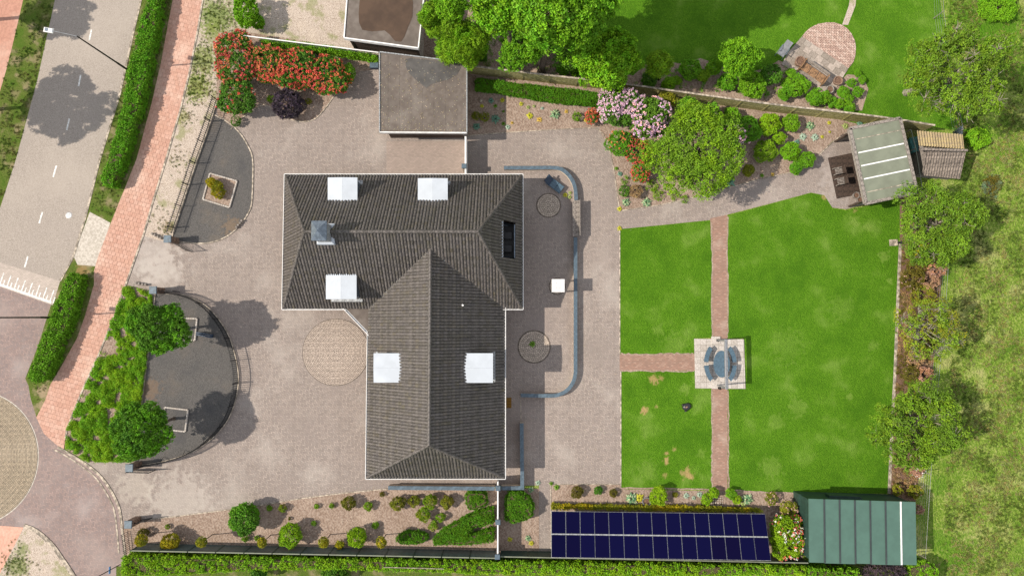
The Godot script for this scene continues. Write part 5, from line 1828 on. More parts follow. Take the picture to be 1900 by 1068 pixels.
func gate_leaf(label: String, a: Array, b: Array, h: float) -> void:
	var p := plan(a[0], a[1]); var q := plan(b[0], b[1])
	var t := thing("gate_leaf", label, "gate", p, "open iron gates")
	t.rotation.y = atan2(-(q - p).z, (q - p).x)
	var l := p.distance_to(q)
	for y in [0.12, h - 0.12]:
		var mb := MB.new()
		mb.box(Vector3(l * 0.5, y, 0), Vector3(l, 0.04, 0.04))
		part(t, "rail", mb, M.iron)
	for x in [0.02, l - 0.02]:
		var mb := MB.new()
		mb.box(Vector3(x, h * 0.5, 0), Vector3(0.045, h, 0.045))
		part(t, "stile", mb, M.iron)
	var bar := MB.new()
	bar.box(Vector3(0, h * 0.5, 0), Vector3(0.018, h - 0.1, 0.018))
	var bm := bar.mesh()
	for i in int(l / 0.12) - 1:
		inst(t, "picket", bm, M.iron, Transform3D(Basis.IDENTITY, Vector3((i + 1) * 0.12, 0.02, 0)))

func coped_wall(called: String, label: String, pts: PackedVector2Array, w: float, h: float, over := 0.03) -> Node3D:
	var t := thing(called, label, "wall", Vector3(pts[0].x, 0, pts[0].y))
	var loc := PackedVector2Array()
	for p in pts:
		loc.append(p - pts[0])
	var mb := MB.new()
	strip(mb, loc, w, 0.0, h - 0.045)
	part(t, "wall", mb, M.plaster)
	mb = MB.new()
	strip(mb, loc, w + over * 2.0, h - 0.045, h)
	part(t, "coping", mb, M.blue_grey)
	return t

func street_lamp(label: String, base: Array, bend: Array, head: Array, h: float) -> void:
	var b := plan(base[0], base[1])
	var t := thing("street_lamp", label, "street lamp", b, "street lamps")
	var top := plan(bend[0], bend[1], h) - b
	var mb := MB.new()
	mb.tube(Vector3(0, -0.02, 0), Vector3(0, 1.1, 0), 0.075, 0.07, 10, false)
	mb.tube(Vector3(0, 1.1, 0), top, 0.058, 0.042, 10)
	part(t, "pole", mb, M.iron)
	var hd := plan(head[0], head[1], h + 0.25) - b
	mb = MB.new()
	mb.tube(top, hd, 0.032, 0.026, 8)
	part(t, "arm", mb, M.steel)
	mb = MB.new()
	var d := (hd - top).normalized()
	d.y = 0.0
	d = d.normalized()
	var s := d.cross(Vector3.UP)
	mb.box(hd + d * 0.28, Vector3(0.62, 0.1, 0.3), Basis(d, Vector3.UP, s), 0.05)
	var lum := part(t, "luminaire", mb, M.white)
	mb = MB.new()
	mb.box(hd + d * 0.38 + Vector3(0, 0.055, 0), Vector3(0.2, 0.02, 0.2), Basis(d, Vector3.UP, s), 0.01)
	part(lum, "control_cover", mb, M.slate_blue)

func planter(label: String, pts: Array, fill: Material) -> void:
	var p := flat(pts)
	var c := (p[0] + p[2]) * 0.5
	var t := thing("stone_planter", label, "planter", Vector3(c.x, 0, c.y), "square sett edged planters")
	var mb := MB.new()
	var loc := PackedVector2Array()
	for q in p:
		loc.append(q - c)
	mb.prism(loc, 0.02, 0.05)
	part(t, "soil", mb, fill)
	for i in 4:   # one sett after another along each side
		var a := loc[i]; var b := loc[(i + 1) % 4]
		var k := int(a.distance_to(b) / 0.16)
		var d := (b - a).normalized()
		for j in k:
			var m := MB.new()
			var q := a.lerp(b, (j + 0.5) / k)
			var s := rng.randf_range(0.85, 1.15)
			m.col = Color(s, s * 0.97, s * 0.94)
			m.box(Vector3(q.x, 0.06, q.y), Vector3(a.distance_to(b) / k * 0.93, 0.13, 0.11), Basis(Vector3(d.x, 0, d.y), Vector3.UP, Vector3(d.x, 0, d.y).cross(Vector3.UP)), 0.015)
			part(t, "sett", m, M.slab)

func logs(label: String, pts: Array) -> void:
	var a := plan(pts[0][0], pts[0][1]); var b := plan(pts[1][0], pts[1][1])
	var t := thing("log_row", label, "logs", a)
	for i in 4:
		var mb := MB.new()
		mb.lathe((b - a) * i / 3.0, [[0.085, 0.0], [0.085, 0.2 + 0.03 * (i % 2)], [0.07, 0.23 + 0.03 * (i % 2)], [0.0, 0.235 + 0.03 * (i % 2)]], 9)
		part(t, "log", mb, M.wood)

func street() -> void:
	street_lamp("black street lamp with a pale flat head hanging over the asphalt road", [234, 128], [142, 67], [97, 57], 5.7)
	street_lamp("black street lamp rising from the hedge beside the brick junction", [95, 589], [-20, 589], [-75, 586], 5.7)
	# street name sign
	var b := plan(222, 1047)
	var t := thing("street_sign", "thin black pole with a narrow blue name plate at the hedge corner", "sign", b)
	var top := plan(176, 1072, 2.7) - b
	var mb := MB.new()
	mb.tube(Vector3.ZERO, top, 0.03, 0.03, 8)
	part(t, "pole", mb, M.iron)
	mb = MB.new()
	mb.box(top * 0.43, Vector3(0.04, 0.16, 0.46))
	part(t, "name_plate", mb, M.sign_blue)
	# iron fences, gate piers and gates
	iron_fence("straight black iron fence between sandy strip and slate bed", flat([[403, 186], [385, 241], [362, 305], [341, 369], [319, 434]]), 0.95)
	iron_fence("curved black iron fence round the large slate bed", flat(smooth_line([[294, 543], [320, 545], [350, 551], [380, 566], [405, 592], [425, 625], [437, 665], [442, 700], [438, 735], [424, 775], [400, 806], [370, 830], [335, 847], [290, 859], [252, 864]], 4)), 0.95)
	gate_pier("gate pier at the end of the straight iron fence", 310, 443)
	gate_pier("gate pier between the ground cover and the drive mouth", 283, 538)
	gate_pier("gate pier below the ground cover at the lower drive", 239, 868)
	gate_pier("gate pier at the corner of the long soil bed", 237, 973)
	gate_leaf("open iron gate leaf beside the straight fence's pier", [322, 447], [356, 467], 1.05)
	gate_leaf("open iron gate leaf lying along the top of the large slate bed", [292, 540], [333, 541], 1.05)
	gate_leaf("open iron gate leaf under the large slate bed", [247, 871], [288, 872], 1.05)
	gate_leaf("open iron gate leaf at the soil bed's corner", [245, 967], [282, 960], 1.05)
	var side := thing("side_railing", "short iron railing between the corner gate pier and the long hedge", "railing", plan(238, 985))
	for i in 12:
		mb = MB.new()
		mb.box(Vector3(i * 0.02, 0.5, i * 0.12), Vector3(0.02, 1.0, 0.02))
		part(side, "picket", mb, M.iron)
	mb = MB.new()
	mb.tube(Vector3(0, 0.85, 0), Vector3(0.24, 0.85, 1.44), 0.02, 0.02, 5)
	part(side, "rail", mb, M.iron)
	mb = MB.new()
	mb.tube(Vector3(0, 0.15, 0), Vector3(0.24, 0.15, 1.44), 0.02, 0.02, 5)
	part(side, "rail", mb, M.iron)
	planter("tilted square planter with golden conifers in the small slate bed", [[390, 322], [440, 336], [426, 385], [377, 370]], M.soil)
	planter("square planter round the upper ball tree's trunk", [[330, 590], [366, 591], [362, 631], [331, 630]], M.gravel)
	planter("square planter round the lower ball tree's trunk", [[306, 755], [349, 760], [344, 800], [304, 796]], M.gravel)
	logs("row of short log edging beside the straight fence's pier", [[284, 434], [300, 442]])
	logs("row of short logs on the kerb of the small slate bed", [[440, 422], [450, 410]])
	logs("row of short log edging at the ground cover's top corner", [[254, 525], [272, 528]])
	# a low blue bench on the slate
	var bn := thing("blue_bench", "narrow dark blue bench standing on the large slate bed", "bench", plan(383, 621))
	bn.rotation.y = deg_to_rad(-10)
	for i in 2:
		mb = MB.new()
		mb.box(Vector3(0, 0.4, -0.07 + i * 0.14), Vector3(1.2, 0.04, 0.11), Basis.IDENTITY, 0.01)
		part(bn, "seat_slat", mb, M.navy)
	for x in [-0.45, 0.45]:
		mb = MB.new()
		mb.box(Vector3(x, 0.19, 0), Vector3(0.07, 0.38, 0.24))
		part(bn, "leg", mb, M.navy)

func fences() -> void:
	# dark green board fence behind the long soil bed: base and top seen apart because it is 1.7 m high
	var t := thing("board_fence", "dark green panel fence between long soil bed and long hedge", "fence", Vector3.ZERO)
	var a := plan(243, 1021, 1.45); var b := plan(924, 1035, 1.45)
	var n := 13
	for i in n:
		var p := a.lerp(b, float(i) / n); var q := a.lerp(b, (i + 1.0) / n)
		var mb := MB.new()
		var d := (q - p).normalized()
		for k in 5:
			mb.box(Vector3((p.x + q.x) * 0.5, 0.16 + k * 0.285, (p.z + q.z) * 0.5), Vector3(p.distance_to(q) - 0.09, 0.27, 0.03), Basis(d, Vector3.UP, d.cross(Vector3.UP)) * Basis(Vector3.RIGHT, 0.05))
		part(t, "fence_panel", mb, M.fence_green)
		mb = MB.new()
		mb.box(Vector3(p.x, 0.75, p.z), Vector3(0.08, 1.5, 0.08), Basis(d, Vector3.UP, d.cross(Vector3.UP)))
		part(t, "post", mb, M.dark_green)
	var mb := MB.new()
	var d2 := (b - a).normalized()
	mb.box((a + b) * 0.5 + Vector3(0, 0.03, 0), Vector3(a.distance_to(b), 0.04, 0.07), Basis(d2, Vector3.UP, d2.cross(Vector3.UP)))
	part(t, "top_rail", mb, M.sage)
	t = thing("low_fence", "dark fence length behind shaded bed and solar panels", "fence", Vector3.ZERO)
	a = plan(928, 1033, 1.3); b = plan(1500, 1043, 1.3)
	for i in 11:
		var p := a.lerp(b, i / 11.0); var q := a.lerp(b, (i + 1.0) / 11.0)
		mb = MB.new()
		var d := (q - p).normalized()
		mb.box((p + q) * 0.5 - Vector3(0, 0.65, 0), Vector3(p.distance_to(q) - 0.03, 1.28, 0.04), Basis(d, Vector3.UP, d.cross(Vector3.UP)))
		part(t, "fence_panel", mb, M.dark_green)
	mb = MB.new()
	mb.box((a + b) * 0.5 + Vector3(0, 0.02, 0), Vector3(a.distance_to(b), 0.04, 0.07), Basis(d2, Vector3.UP, d2.cross(Vector3.UP)))
	part(t, "top_rail", mb, M.sage)
	# concrete panel fence, mossy, between the two gardens
	t = thing("concrete_fence", "mossy concrete panel fence between villa garden and neighbour's lawn", "fence", Vector3.ZERO)
	var run := flat(smooth_line([[868, 121], [1000, 137], [1150, 154], [1300, 175], [1450, 195], [1560, 207], [1660, 220], [1785, 240]], 3), 1.5)
	var marks := walk_points(run, 1.92)
	for i in marks.size() - 1:
		var p: Vector2 = marks[i][0]; var q: Vector2 = marks[i + 1][0]
		var d := Vector3((q - p).x, 0, (q - p).y).normalized()
		var bs := Basis(d, Vector3.UP, d.cross(Vector3.UP))
		for k in 2:
			mb = MB.new()
			var s := rng.randf_range(0.85, 1.15)
			mb.col = Color(s, s, s)
			mb.box(Vector3((p.x + q.x) * 0.5, 0.37 + k * 0.74, (p.y + q.y) * 0.5), Vector3(p.distance_to(q) - 0.1, 0.72, 0.06), bs * Basis(Vector3.RIGHT, rng.randfn() * 0.01), 0.01)
			part(t, "fence_panel", mb, M.moss_wall)
		mb = MB.new()
		mb.box(Vector3((p.x + q.x) * 0.5, 1.50, (p.y + q.y) * 0.5), Vector3(p.distance_to(q) - 0.02, 0.05, 0.12), bs, 0.012)
		part(t, "coping", mb, M.kerb)
		mb = MB.new()
		mb.box(Vector3(p.x, 0.75, p.y), Vector3(0.11, 1.5, 0.11), bs)
		part(t, "post", mb, M.moss_wall)
	# railed wire fence above the red rhododendrons
	t = thing("ivy_fence", "wire fence with a white top rail above the red rhododendrons", "fence", Vector3.ZERO)
	a = plan(452, 66, 1.7); b = plan(702, 97, 1.7)
	mb = MB.new()
	mb.tube(a, b, 0.045, 0.045, 6)
	part(t, "top_rail", mb, M.white)
	for i in 6:
		var p := a.lerp(b, i / 5.0)
		mb = MB.new()
		mb.tube(Vector3(p.x, 0, p.z), p, 0.03, 0.03, 6)
		part(t, "post", mb, M.steel)
	for i in 7:
		mb = MB.new()
		mb.tube(a - Vector3(0, 0.2 + i * 0.2, 0), b - Vector3(0, 0.2 + i * 0.2, 0), 0.004, 0.004, 4, false)
		part(t, "wire", mb, M.steel)
	# wire fences to the meadow
	for f in [["thin wire fence between mulch bed and meadow", [[1766, 380], [1762, 470], [1756, 560], [1747, 660], [1737, 760], [1728, 880], [1718, 1035]]], ["thin wire fence between neighbour's lawn and meadow", [[1748, -60], [1752, 20], [1764, 110], [1778, 190], [1788, 240]]]]:
		t = thing("wire_fence", f[0], "fence", Vector3.ZERO)
		var pts := flat(f[1], 1.2)
		for i in pts.size():
			mb = MB.new()
			mb.tube(Vector3(pts[i].x, 0, pts[i].y), Vector3(pts[i].x, 1.25, pts[i].y), 0.03, 0.028, 6)
			part(t, "post", mb, M.wood)
			if i > 0:
				for y in [0.2, 0.45, 0.7, 0.95, 1.2]:
					mb = MB.new()
					mb.tube(Vector3(pts[i - 1].x, y, pts[i - 1].y), Vector3(pts[i].x, y, pts[i].y), 0.012 if y > 1.0 else 0.006, 0.012 if y > 1.0 else 0.006, 4, false)
					part(t, "wire", mb, M.steel)
	# white panel wall with capped posts across the soil beds
	t = thing("panel_wall", "white panel wall on blue grey capped posts between the soil beds", "wall", Vector3.ZERO)
	var h := 1.5
	var pa := plan(924, 905, h); var pb := plan(923, 1032, h); var pm := plan(924, 968, h); var p0 := plan(924, 893, h)
	mb = MB.new()
	mb.box((p0 + pb) * 0.5 - Vector3(0, h * 0.5, 0), Vector3(0.08, h, absf(pb.z - p0.z)))
	part(t, "panel", mb, M.white)
	for p in [pa, pm, pb]:
		mb = MB.new()
		mb.box(Vector3(p.x, h * 0.5 + 0.03, p.z), Vector3(0.24, h + 0.06, 0.24))
		part(t, "post", mb, M.wood)
		mb = MB.new()
		mb.box(Vector3(p.x, h + 0.1, p.z), Vector3(0.34, 0.07, 0.34), Basis.IDENTITY, 0.02)
		part(t, "cap", mb, M.blue_grey)
	# blue grey coped walls
	coped_wall("low_wall", "long low wall with blue grey coping under the villa's lower eave", flat([[720, 905], [918, 906]], 0.7), 0.2, 0.7)
	coped_wall("low_wall", "low blue grey coped wall turning the corner by the white panel wall", flat([[968, 785], [969, 905], [930, 905.5]], 0.7), 0.2, 0.7)
	coped_wall("seat_wall", "low curved seat wall with blue grey coping round the upper terrace", flat(smooth_line([[935, 311], [985, 311], [1030, 311], [1047, 317], [1060, 331], [1067, 348], [1069, 371]], 5), 0.45), 0.2, 0.45)
	coped_wall("seat_wall", "long low blue grey coped wall running down and curving to the villa", flat([[1068, 440], [1068, 560]] + smooth_line([[1068, 690], [1065, 705], [1056, 720], [1042, 730], [1022, 734], [966, 733]], 5), 0.45), 0.2, 0.45)
	mb = MB.new()
	mb.box((plan(966, 742) + plan(967, 784)) * 0.5 + Vector3(0, 0.016, 0), Vector3(0.05, 0.012, 1.6))
	structure("threshold_strip", mb, M.kerb)

func bench_arc(label: String, c: Vector3, rx: float, rz: float, a0: float, a1: float, mat: Material) -> void:
	var t := thing("curved_bench", label, "bench", c, "curved benches round the oval table")
	var o := PackedVector2Array(); var i_ := PackedVector2Array()
	for k in 11:
		var a := lerpf(a0, a1, k / 10.0)
		o.append(Vector2(cos(a) * (rx + 0.15), sin(a) * (rz + 0.15)))
		i_.append(Vector2(cos(a) * (rx - 0.15), sin(a) * (rz - 0.15)))
	i_.reverse()
	var mb := MB.new()
	mb.prism(o + i_, 0.40, 0.46, 0.01)
	part(t, "seat", mb, mat)
	for k in [1, 9]:
		var a := lerpf(a0, a1, k / 10.0)
		mb = MB.new()
		mb.box(Vector3(cos(a) * rx, 0.205, sin(a) * rz), Vector3(0.06, 0.41, 0.22), Basis(Vector3.UP, -a + PI * 0.5))
		part(t, "leg", mb, M.steel)

func pot(called: String, label: String, px: float, py: float, rp: float, h: float, mat: Material, group := "", category := "pot") -> Node3D:
	var at := plan(px, py, h)
	at.y = 0.02
	var r := rp / 26.4
	var t := thing(called, label, category, at, group)
	var mb := MB.new()
	mb.lathe(Vector3.ZERO, [[r * 0.7, 0.0], [r, h * 0.85], [r * 1.08, h * 0.86], [r * 1.08, h], [r * 0.86, h], [r * 0.8, h * 0.82]], 16)
	part(t, "bowl", mb, mat)
	mb = MB.new()
	mb.lathe(Vector3.ZERO, [[r * 0.82, h * 0.84], [0.0, h * 0.87]], 12)
	part(t, "soil", mb, M.mulch)
	return t

func terrace() -> void:
	# slab square in the lawn
	var q := [[1288, 628], [1380, 629], [1383, 721], [1290, 720]]
	var base := sheet("slab_terrace", q, 0.02, M.concrete, "square terrace of pale worn slabs in the lawn")
	var c := [Color(1, 1, 1), Color(0.93, 0.93, 0.92), Color(1.05, 1.02, 1.0), Color(0.86, 0.85, 0.83)]
	pave(base, "terrace_slab", flat(q), Vector2(1, 0.01), 0.43, 0.43, 0.014, 0.0, 0.021, 0.05, c, M.slab, 100, Vector2.ZERO, 0.003)
	var at := plan(1339, 675, 0.75)
	at.y = 0.07
	var t := thing("oval_table", "oval blue grey table on the slab terrace", "table", at)
	var el := PackedVector2Array()
	for i in 36:
		el.append(Vector2(cos(TAU * i / 36.0) * 0.58, sin(TAU * i / 36.0) * 0.93))
	var mb := MB.new()
	mb.prism(el, 0.69, 0.74, 0.012)
	part(t, "table_top", mb, M.blue_seat)
	for z in [-0.45, 0.45]:
		mb = MB.new()
		mb.box(Vector3(0, 0.345, z), Vector3(0.5, 0.69, 0.07))
		part(t, "leg", mb, M.steel)
	var k := [["curved blue grey bench above the oval table, on the villa side", PI + 0.08, PI + 0.88], ["curved blue grey bench below the oval table, on the villa side", PI - 0.88, PI - 0.08], ["curved blue grey bench above the oval table, on the meadow side", TAU - 0.88, TAU - 0.08], ["curved blue grey bench below the oval table, on the meadow side", 0.08, 0.88]]
	for b in k:
		bench_arc(b[0], at, 0.98, 1.42, b[1], b[2], M.blue_seat)
	# gantry over the table
	var h := 2.15
	var a := plan(1347.5, 629, h); var d := plan(1348.5, 722, h)
	var g := thing("awning_gantry", "grey steel gantry with a square beam over the oval table", "frame", Vector3.ZERO)
	mb = MB.new()
	mb.box((a + d) * 0.5, Vector3(0.2, 0.16, d.z - a.z), Basis.IDENTITY, 0.02)
	part(g, "beam", mb, M.steel)
	for p in [a, d]:
		mb = MB.new()
		var z: float = p.z + (0.1 if p == a else -0.1)
		mb.box(Vector3(p.x, (h - 0.08) * 0.5, z), Vector3(0.09, h - 0.08, 0.09))
		part(g, "post", mb, M.steel)
		mb = MB.new()
		mb.box(Vector3(p.x - 0.06, 0.055, z), Vector3(0.62, 0.12, 0.5), Basis.IDENTITY, 0.012)
		part(g, "foot_slab", mb, M.slab)
	for i in 2:
		var lp := plan([1333, 1336][i], [631, 720][i], 0.3)
		var ln := thing("lantern", ["small black lantern on the gantry's upper foot slab", "small black lantern on the gantry's lower foot slab"][i], "lantern", Vector3(lp.x, 0.115, lp.z), "lanterns at the gantry")
		mb = MB.new()
		mb.box(Vector3(0, 0.02, 0), Vector3(0.16, 0.04, 0.16))
		part(ln, "foot", mb, M.iron)
		mb = MB.new()
		for x in [-0.06, 0.06]:
			for z in [-0.06, 0.06]:
				mb.box(Vector3(x, 0.15, z), Vector3(0.02, 0.24, 0.02))
		part(ln, "frame", mb, M.iron)
		mb = MB.new()
		mb.lathe(Vector3(0, 0.26, 0), [[0.11, 0.0], [0.03, 0.09], [0.0, 0.1]], 8)
		part(ln, "cap", mb, M.iron)
	# robot mower
	var m := thing("robot_mower", "small dark robot lawn mower on the small square lawn", "mower", plan(1273, 754))
	m.position.y = 0.016
	m.rotation.y = deg_to_rad(25)
	var shell := MB.new()
	var prev := PackedVector2Array()
	for lay in [[0.0, 0.06], [0.0, 0.14], [0.07, 0.21], [0.16, 0.245]]:
		var cur := PackedVector2Array()
		for i in 20:
			var an := TAU * i / 20.0
			cur.append(Vector2(cos(an) * (0.34 - lay[0]) * (1.0 if cos(an) > 0 else 0.85), sin(an) * (0.25 - lay[0] * 0.7)))
		if prev.size() > 0:
			var py := 0.06 if lay[1] < 0.15 else (0.14 if lay[1] < 0.22 else 0.21)
			for i in 20:
				var j := (i + 1) % 20
				shell.quad(Vector3(prev[j].x, py, prev[j].y), Vector3(prev[i].x, py, prev[i].y), Vector3(cur[i].x, lay[1], cur[i].y), Vector3(cur[j].x, lay[1], cur[j].y))
		prev = cur
	shell.prism(prev, 0.24, 0.245)
	part(m, "shell", shell, M.mower)
	mb = MB.new()
	mb.box(Vector3(-0.02, 0.255, 0), Vector3(0.16, 0.03, 0.1), Basis.IDENTITY, 0.012)
	part(m, "control_panel", mb, M.terracotta)
	for s in [-1, 1]:
		mb = MB.new()
		mb.tube(Vector3(-0.16, 0.1, s * 0.2), Vector3(-0.16, 0.1, s * 0.27), 0.1, 0.1, 12)
		part(m, "wheel", mb, M.black)
	# sett rings in the courtyard
	var warm := [Color(0.49, 0.405, 0.345), Color(0.515, 0.425, 0.36), Color(0.465, 0.385, 0.33), Color(0.54, 0.45, 0.385)]
	rings("sett_circle", "large circle of pale setts in front of the villa's door", 623, 653, 62, 0.014, 0.11, warm, M.sett, M.joint)
	var cool := [Color(0.50, 0.42, 0.35), Color(0.46, 0.385, 0.32), Color(0.55, 0.46, 0.385)]
	rings("sett_circle", "small sett circle in the villa's shadow by the sun lounger", 1018, 381, 23.5, 0.014, 0.135, cool, M.sett, M.joint)
	rings("sett_circle", "sett circle with a green plant in its middle", 991, 643, 31, 0.014, 0.135, cool, M.sett, M.joint)
	rings("sett_circle", "little sett circle under the white square canopy", 1034, 531, 16, 0.014, 0.135, cool, M.sett, M.joint)
	# white canopy on legs
	var h2 := 2.0
	var cp := plan(1036, 529.5, h2)
	var can := thing("square_canopy", "white square canopy on four thin legs over a little sett circle", "canopy", Vector3(cp.x, 0.02, cp.z))
	for x in [-0.36, 0.36]:
		for z in [-0.36, 0.36]:
			mb = MB.new()
			mb.box(Vector3(x, h2 * 0.5 - 0.05, z), Vector3(0.05, h2 - 0.1, 0.05))
			part(can, "leg", mb, M.white)
	mb = MB.new()
	mb.box(Vector3(0, h2 - 0.05, 0), Vector3(0.87, 0.1, 0.87), Basis.IDENTITY, 0.03)
	part(can, "roof", mb, M.bright_white)
	mb = MB.new()
	for s in [[0.0, -0.16, 0.36, 0.03], [0.0, 0.16, 0.36, 0.03], [-0.165, 0.0, 0.03, 0.29], [0.165, 0.0, 0.03, 0.29]]:
		mb.box(Vector3(s[0], h2 + 0.012, s[1]), Vector3(s[2], 0.024, s[3]))
	part(can, "vent_frame", mb, M.lead)
	# sun lounger
	var lg := thing("sun_lounger", "blue grey sun lounger with raised back inside the curved wall", "lounger", plan(1030, 343, 0.3))
	lg.position.y = 0.012
	lg.rotation.y = deg_to_rad(-37)
	mb = MB.new()
	mb.box(Vector3(0.38, 0.32, 0), Vector3(0.45, 0.09, 0.58), Basis.IDENTITY, 0.03)
	part(lg, "foot_cushion", mb, M.blue_seat)
	mb = MB.new()
	mb.box(Vector3(-0.1, 0.32, 0), Vector3(0.48, 0.09, 0.58), Basis.IDENTITY, 0.03)
	part(lg, "seat_cushion", mb, M.blue_seat)
	mb = MB.new()
	mb.box(Vector3(-0.55, 0.5, 0), Vector3(0.56, 0.09, 0.58), Basis(Vector3.BACK, -0.75), 0.03)
	part(lg, "back_cushion", mb, M.navy)
	for x in [-0.6, 0.55]:
		for z in [-0.25, 0.25]:
			mb = MB.new()
			mb.box(Vector3(x, 0.14, z), Vector3(0.05, 0.28, 0.05))
			part(lg, "leg", mb, M.slate_blue)
	for z in [-0.29, 0.29]:
		mb = MB.new()
		mb.box(Vector3(-0.05, 0.27, z), Vector3(1.35, 0.05, 0.04))
		part(lg, "side_rail", mb, M.slate_blue)
	# slatted bench on the wall gap
	var bt := thing("garden_bench", "weathered slatted wooden bench set in the gap of the seat wall", "bench", plan(1069, 405, 0.4))
	bt.position.y = 0.012
	for i in 5:
		mb = MB.new()
		mb.box(Vector3(-0.2 + i * 0.1, 0.44, 0), Vector3(0.085, 0.035, 2.55), Basis.IDENTITY, 0.006)
		part(bt, "slat", mb, M.wood)
	mb = MB.new()
	mb.box(Vector3(0.24, 0.62, 0), Vector3(0.04, 0.3, 2.5))
	part(bt, "backrest", mb, M.wood)
	for z in [-1.1, 0.0, 1.1]:
		mb = MB.new()
		mb.box(Vector3(0, 0.21, z), Vector3(0.4, 0.42, 0.08))
		part(bt, "leg", mb, M.wood)
	# door mat and blue letter box, pots
	var mat_ := thing("door_mat", "ochre door mat beside the villa's garden wall", "mat", plan(943, 747))
	mat_.position.y = 0.011
	mb = MB.new()
	mb.box(Vector3(0, 0.01, 0), Vector3(0.45, 0.018, 0.72), Basis.IDENTITY, 0.006)
	part(mat_, "pile", mb, M.ochre)
	var bx := thing("storage_box", "dark blue box with a lid against the garage's corner", "box", plan(694, 121, 0.4))
	bx.position.y = 0.018
	mb = MB.new()
	mb.box(Vector3(0, 0.2, 0), Vector3(0.58, 0.4, 0.34))
	part(bx, "tub", mb, M.navy)
	mb = MB.new()
	mb.box(Vector3(0, 0.42, 0), Vector3(0.62, 0.05, 0.38), Basis.IDENTITY, 0.02)
	part(bx, "lid", mb, M.blue_grey)
	var step := sheet("step_grid", [[1313, 921], [1341, 922], [1341, 937], [1313, 936]], 0.03, M.mulch, "")
	pave(step, "grid_paver", flat([[1313, 921], [1341, 922], [1341, 937], [1313, 936]]), Vector2(1, 0.02), 0.16, 0.16, 0.05, 0.0, 0.03, 0.04, [Color(0.8, 0.76, 0.7), Color(0.95, 0.9, 0.85)], M.slab, 60)
	pot("round_pot", "round grey pot with a plant beside the lime shrub in the narrow bed", 1200, 930.5, 7.5, 0.35, M.steel)
	var st := thing("stone_ball", "small pale stone ball in the shaded bed by the garage", "ornament", plan(892.5, 187, 0.1))
	st.position.y = 0.02
	mb = MB.new()
	var sph := []
	for i in 9:
		sph.append([sin(PI * i / 8.0) * 0.11, 0.11 - cos(PI * i / 8.0) * 0.11])
	mb.lathe(Vector3.ZERO, sph, 12)
	part(st, "stone", mb, M.kerb)
	# small slab with a feeder at the lawn's edge
	var fd := thing("slab_feeder", "square slab with a dark bird bath at the mulch bed's edge", "bird bath", plan(1661, 450))
	mb = MB.new()
	mb.box(Vector3(-0.1, 0.03, 0), Vector3(0.6, 0.06, 0.45), Basis(Vector3.UP, 0.05), 0.01)
	part(fd, "slab", mb, M.kerb)
	mb = MB.new()
	mb.lathe(Vector3(0.22, 0.06, 0.02), [[0.08, 0.0], [0.05, 0.2], [0.12, 0.28], [0.1, 0.28], [0.0, 0.24]], 10)
	part(fd, "bowl", mb, M.iron)
	# washing pole beyond the hedge
	var wp := thing("washing_pole", "thin grey T shaped pole above the long hedge", "pole", Vector3.ZERO)
	var w0 := plan(711, 1052, 1.9); var w1 := plan(823, 1055, 1.9); var wm := plan(765, 1053.5, 1.9)
	mb = MB.new()
	mb.tube(w0, w1, 0.03, 0.03, 6)
	part(wp, "cross_bar", mb, M.kerb)
	mb = MB.new()
	mb.tube(Vector3(wm.x, 0, wm.z), wm, 0.035, 0.035, 6)
	part(wp, "upright", mb, M.kerb)

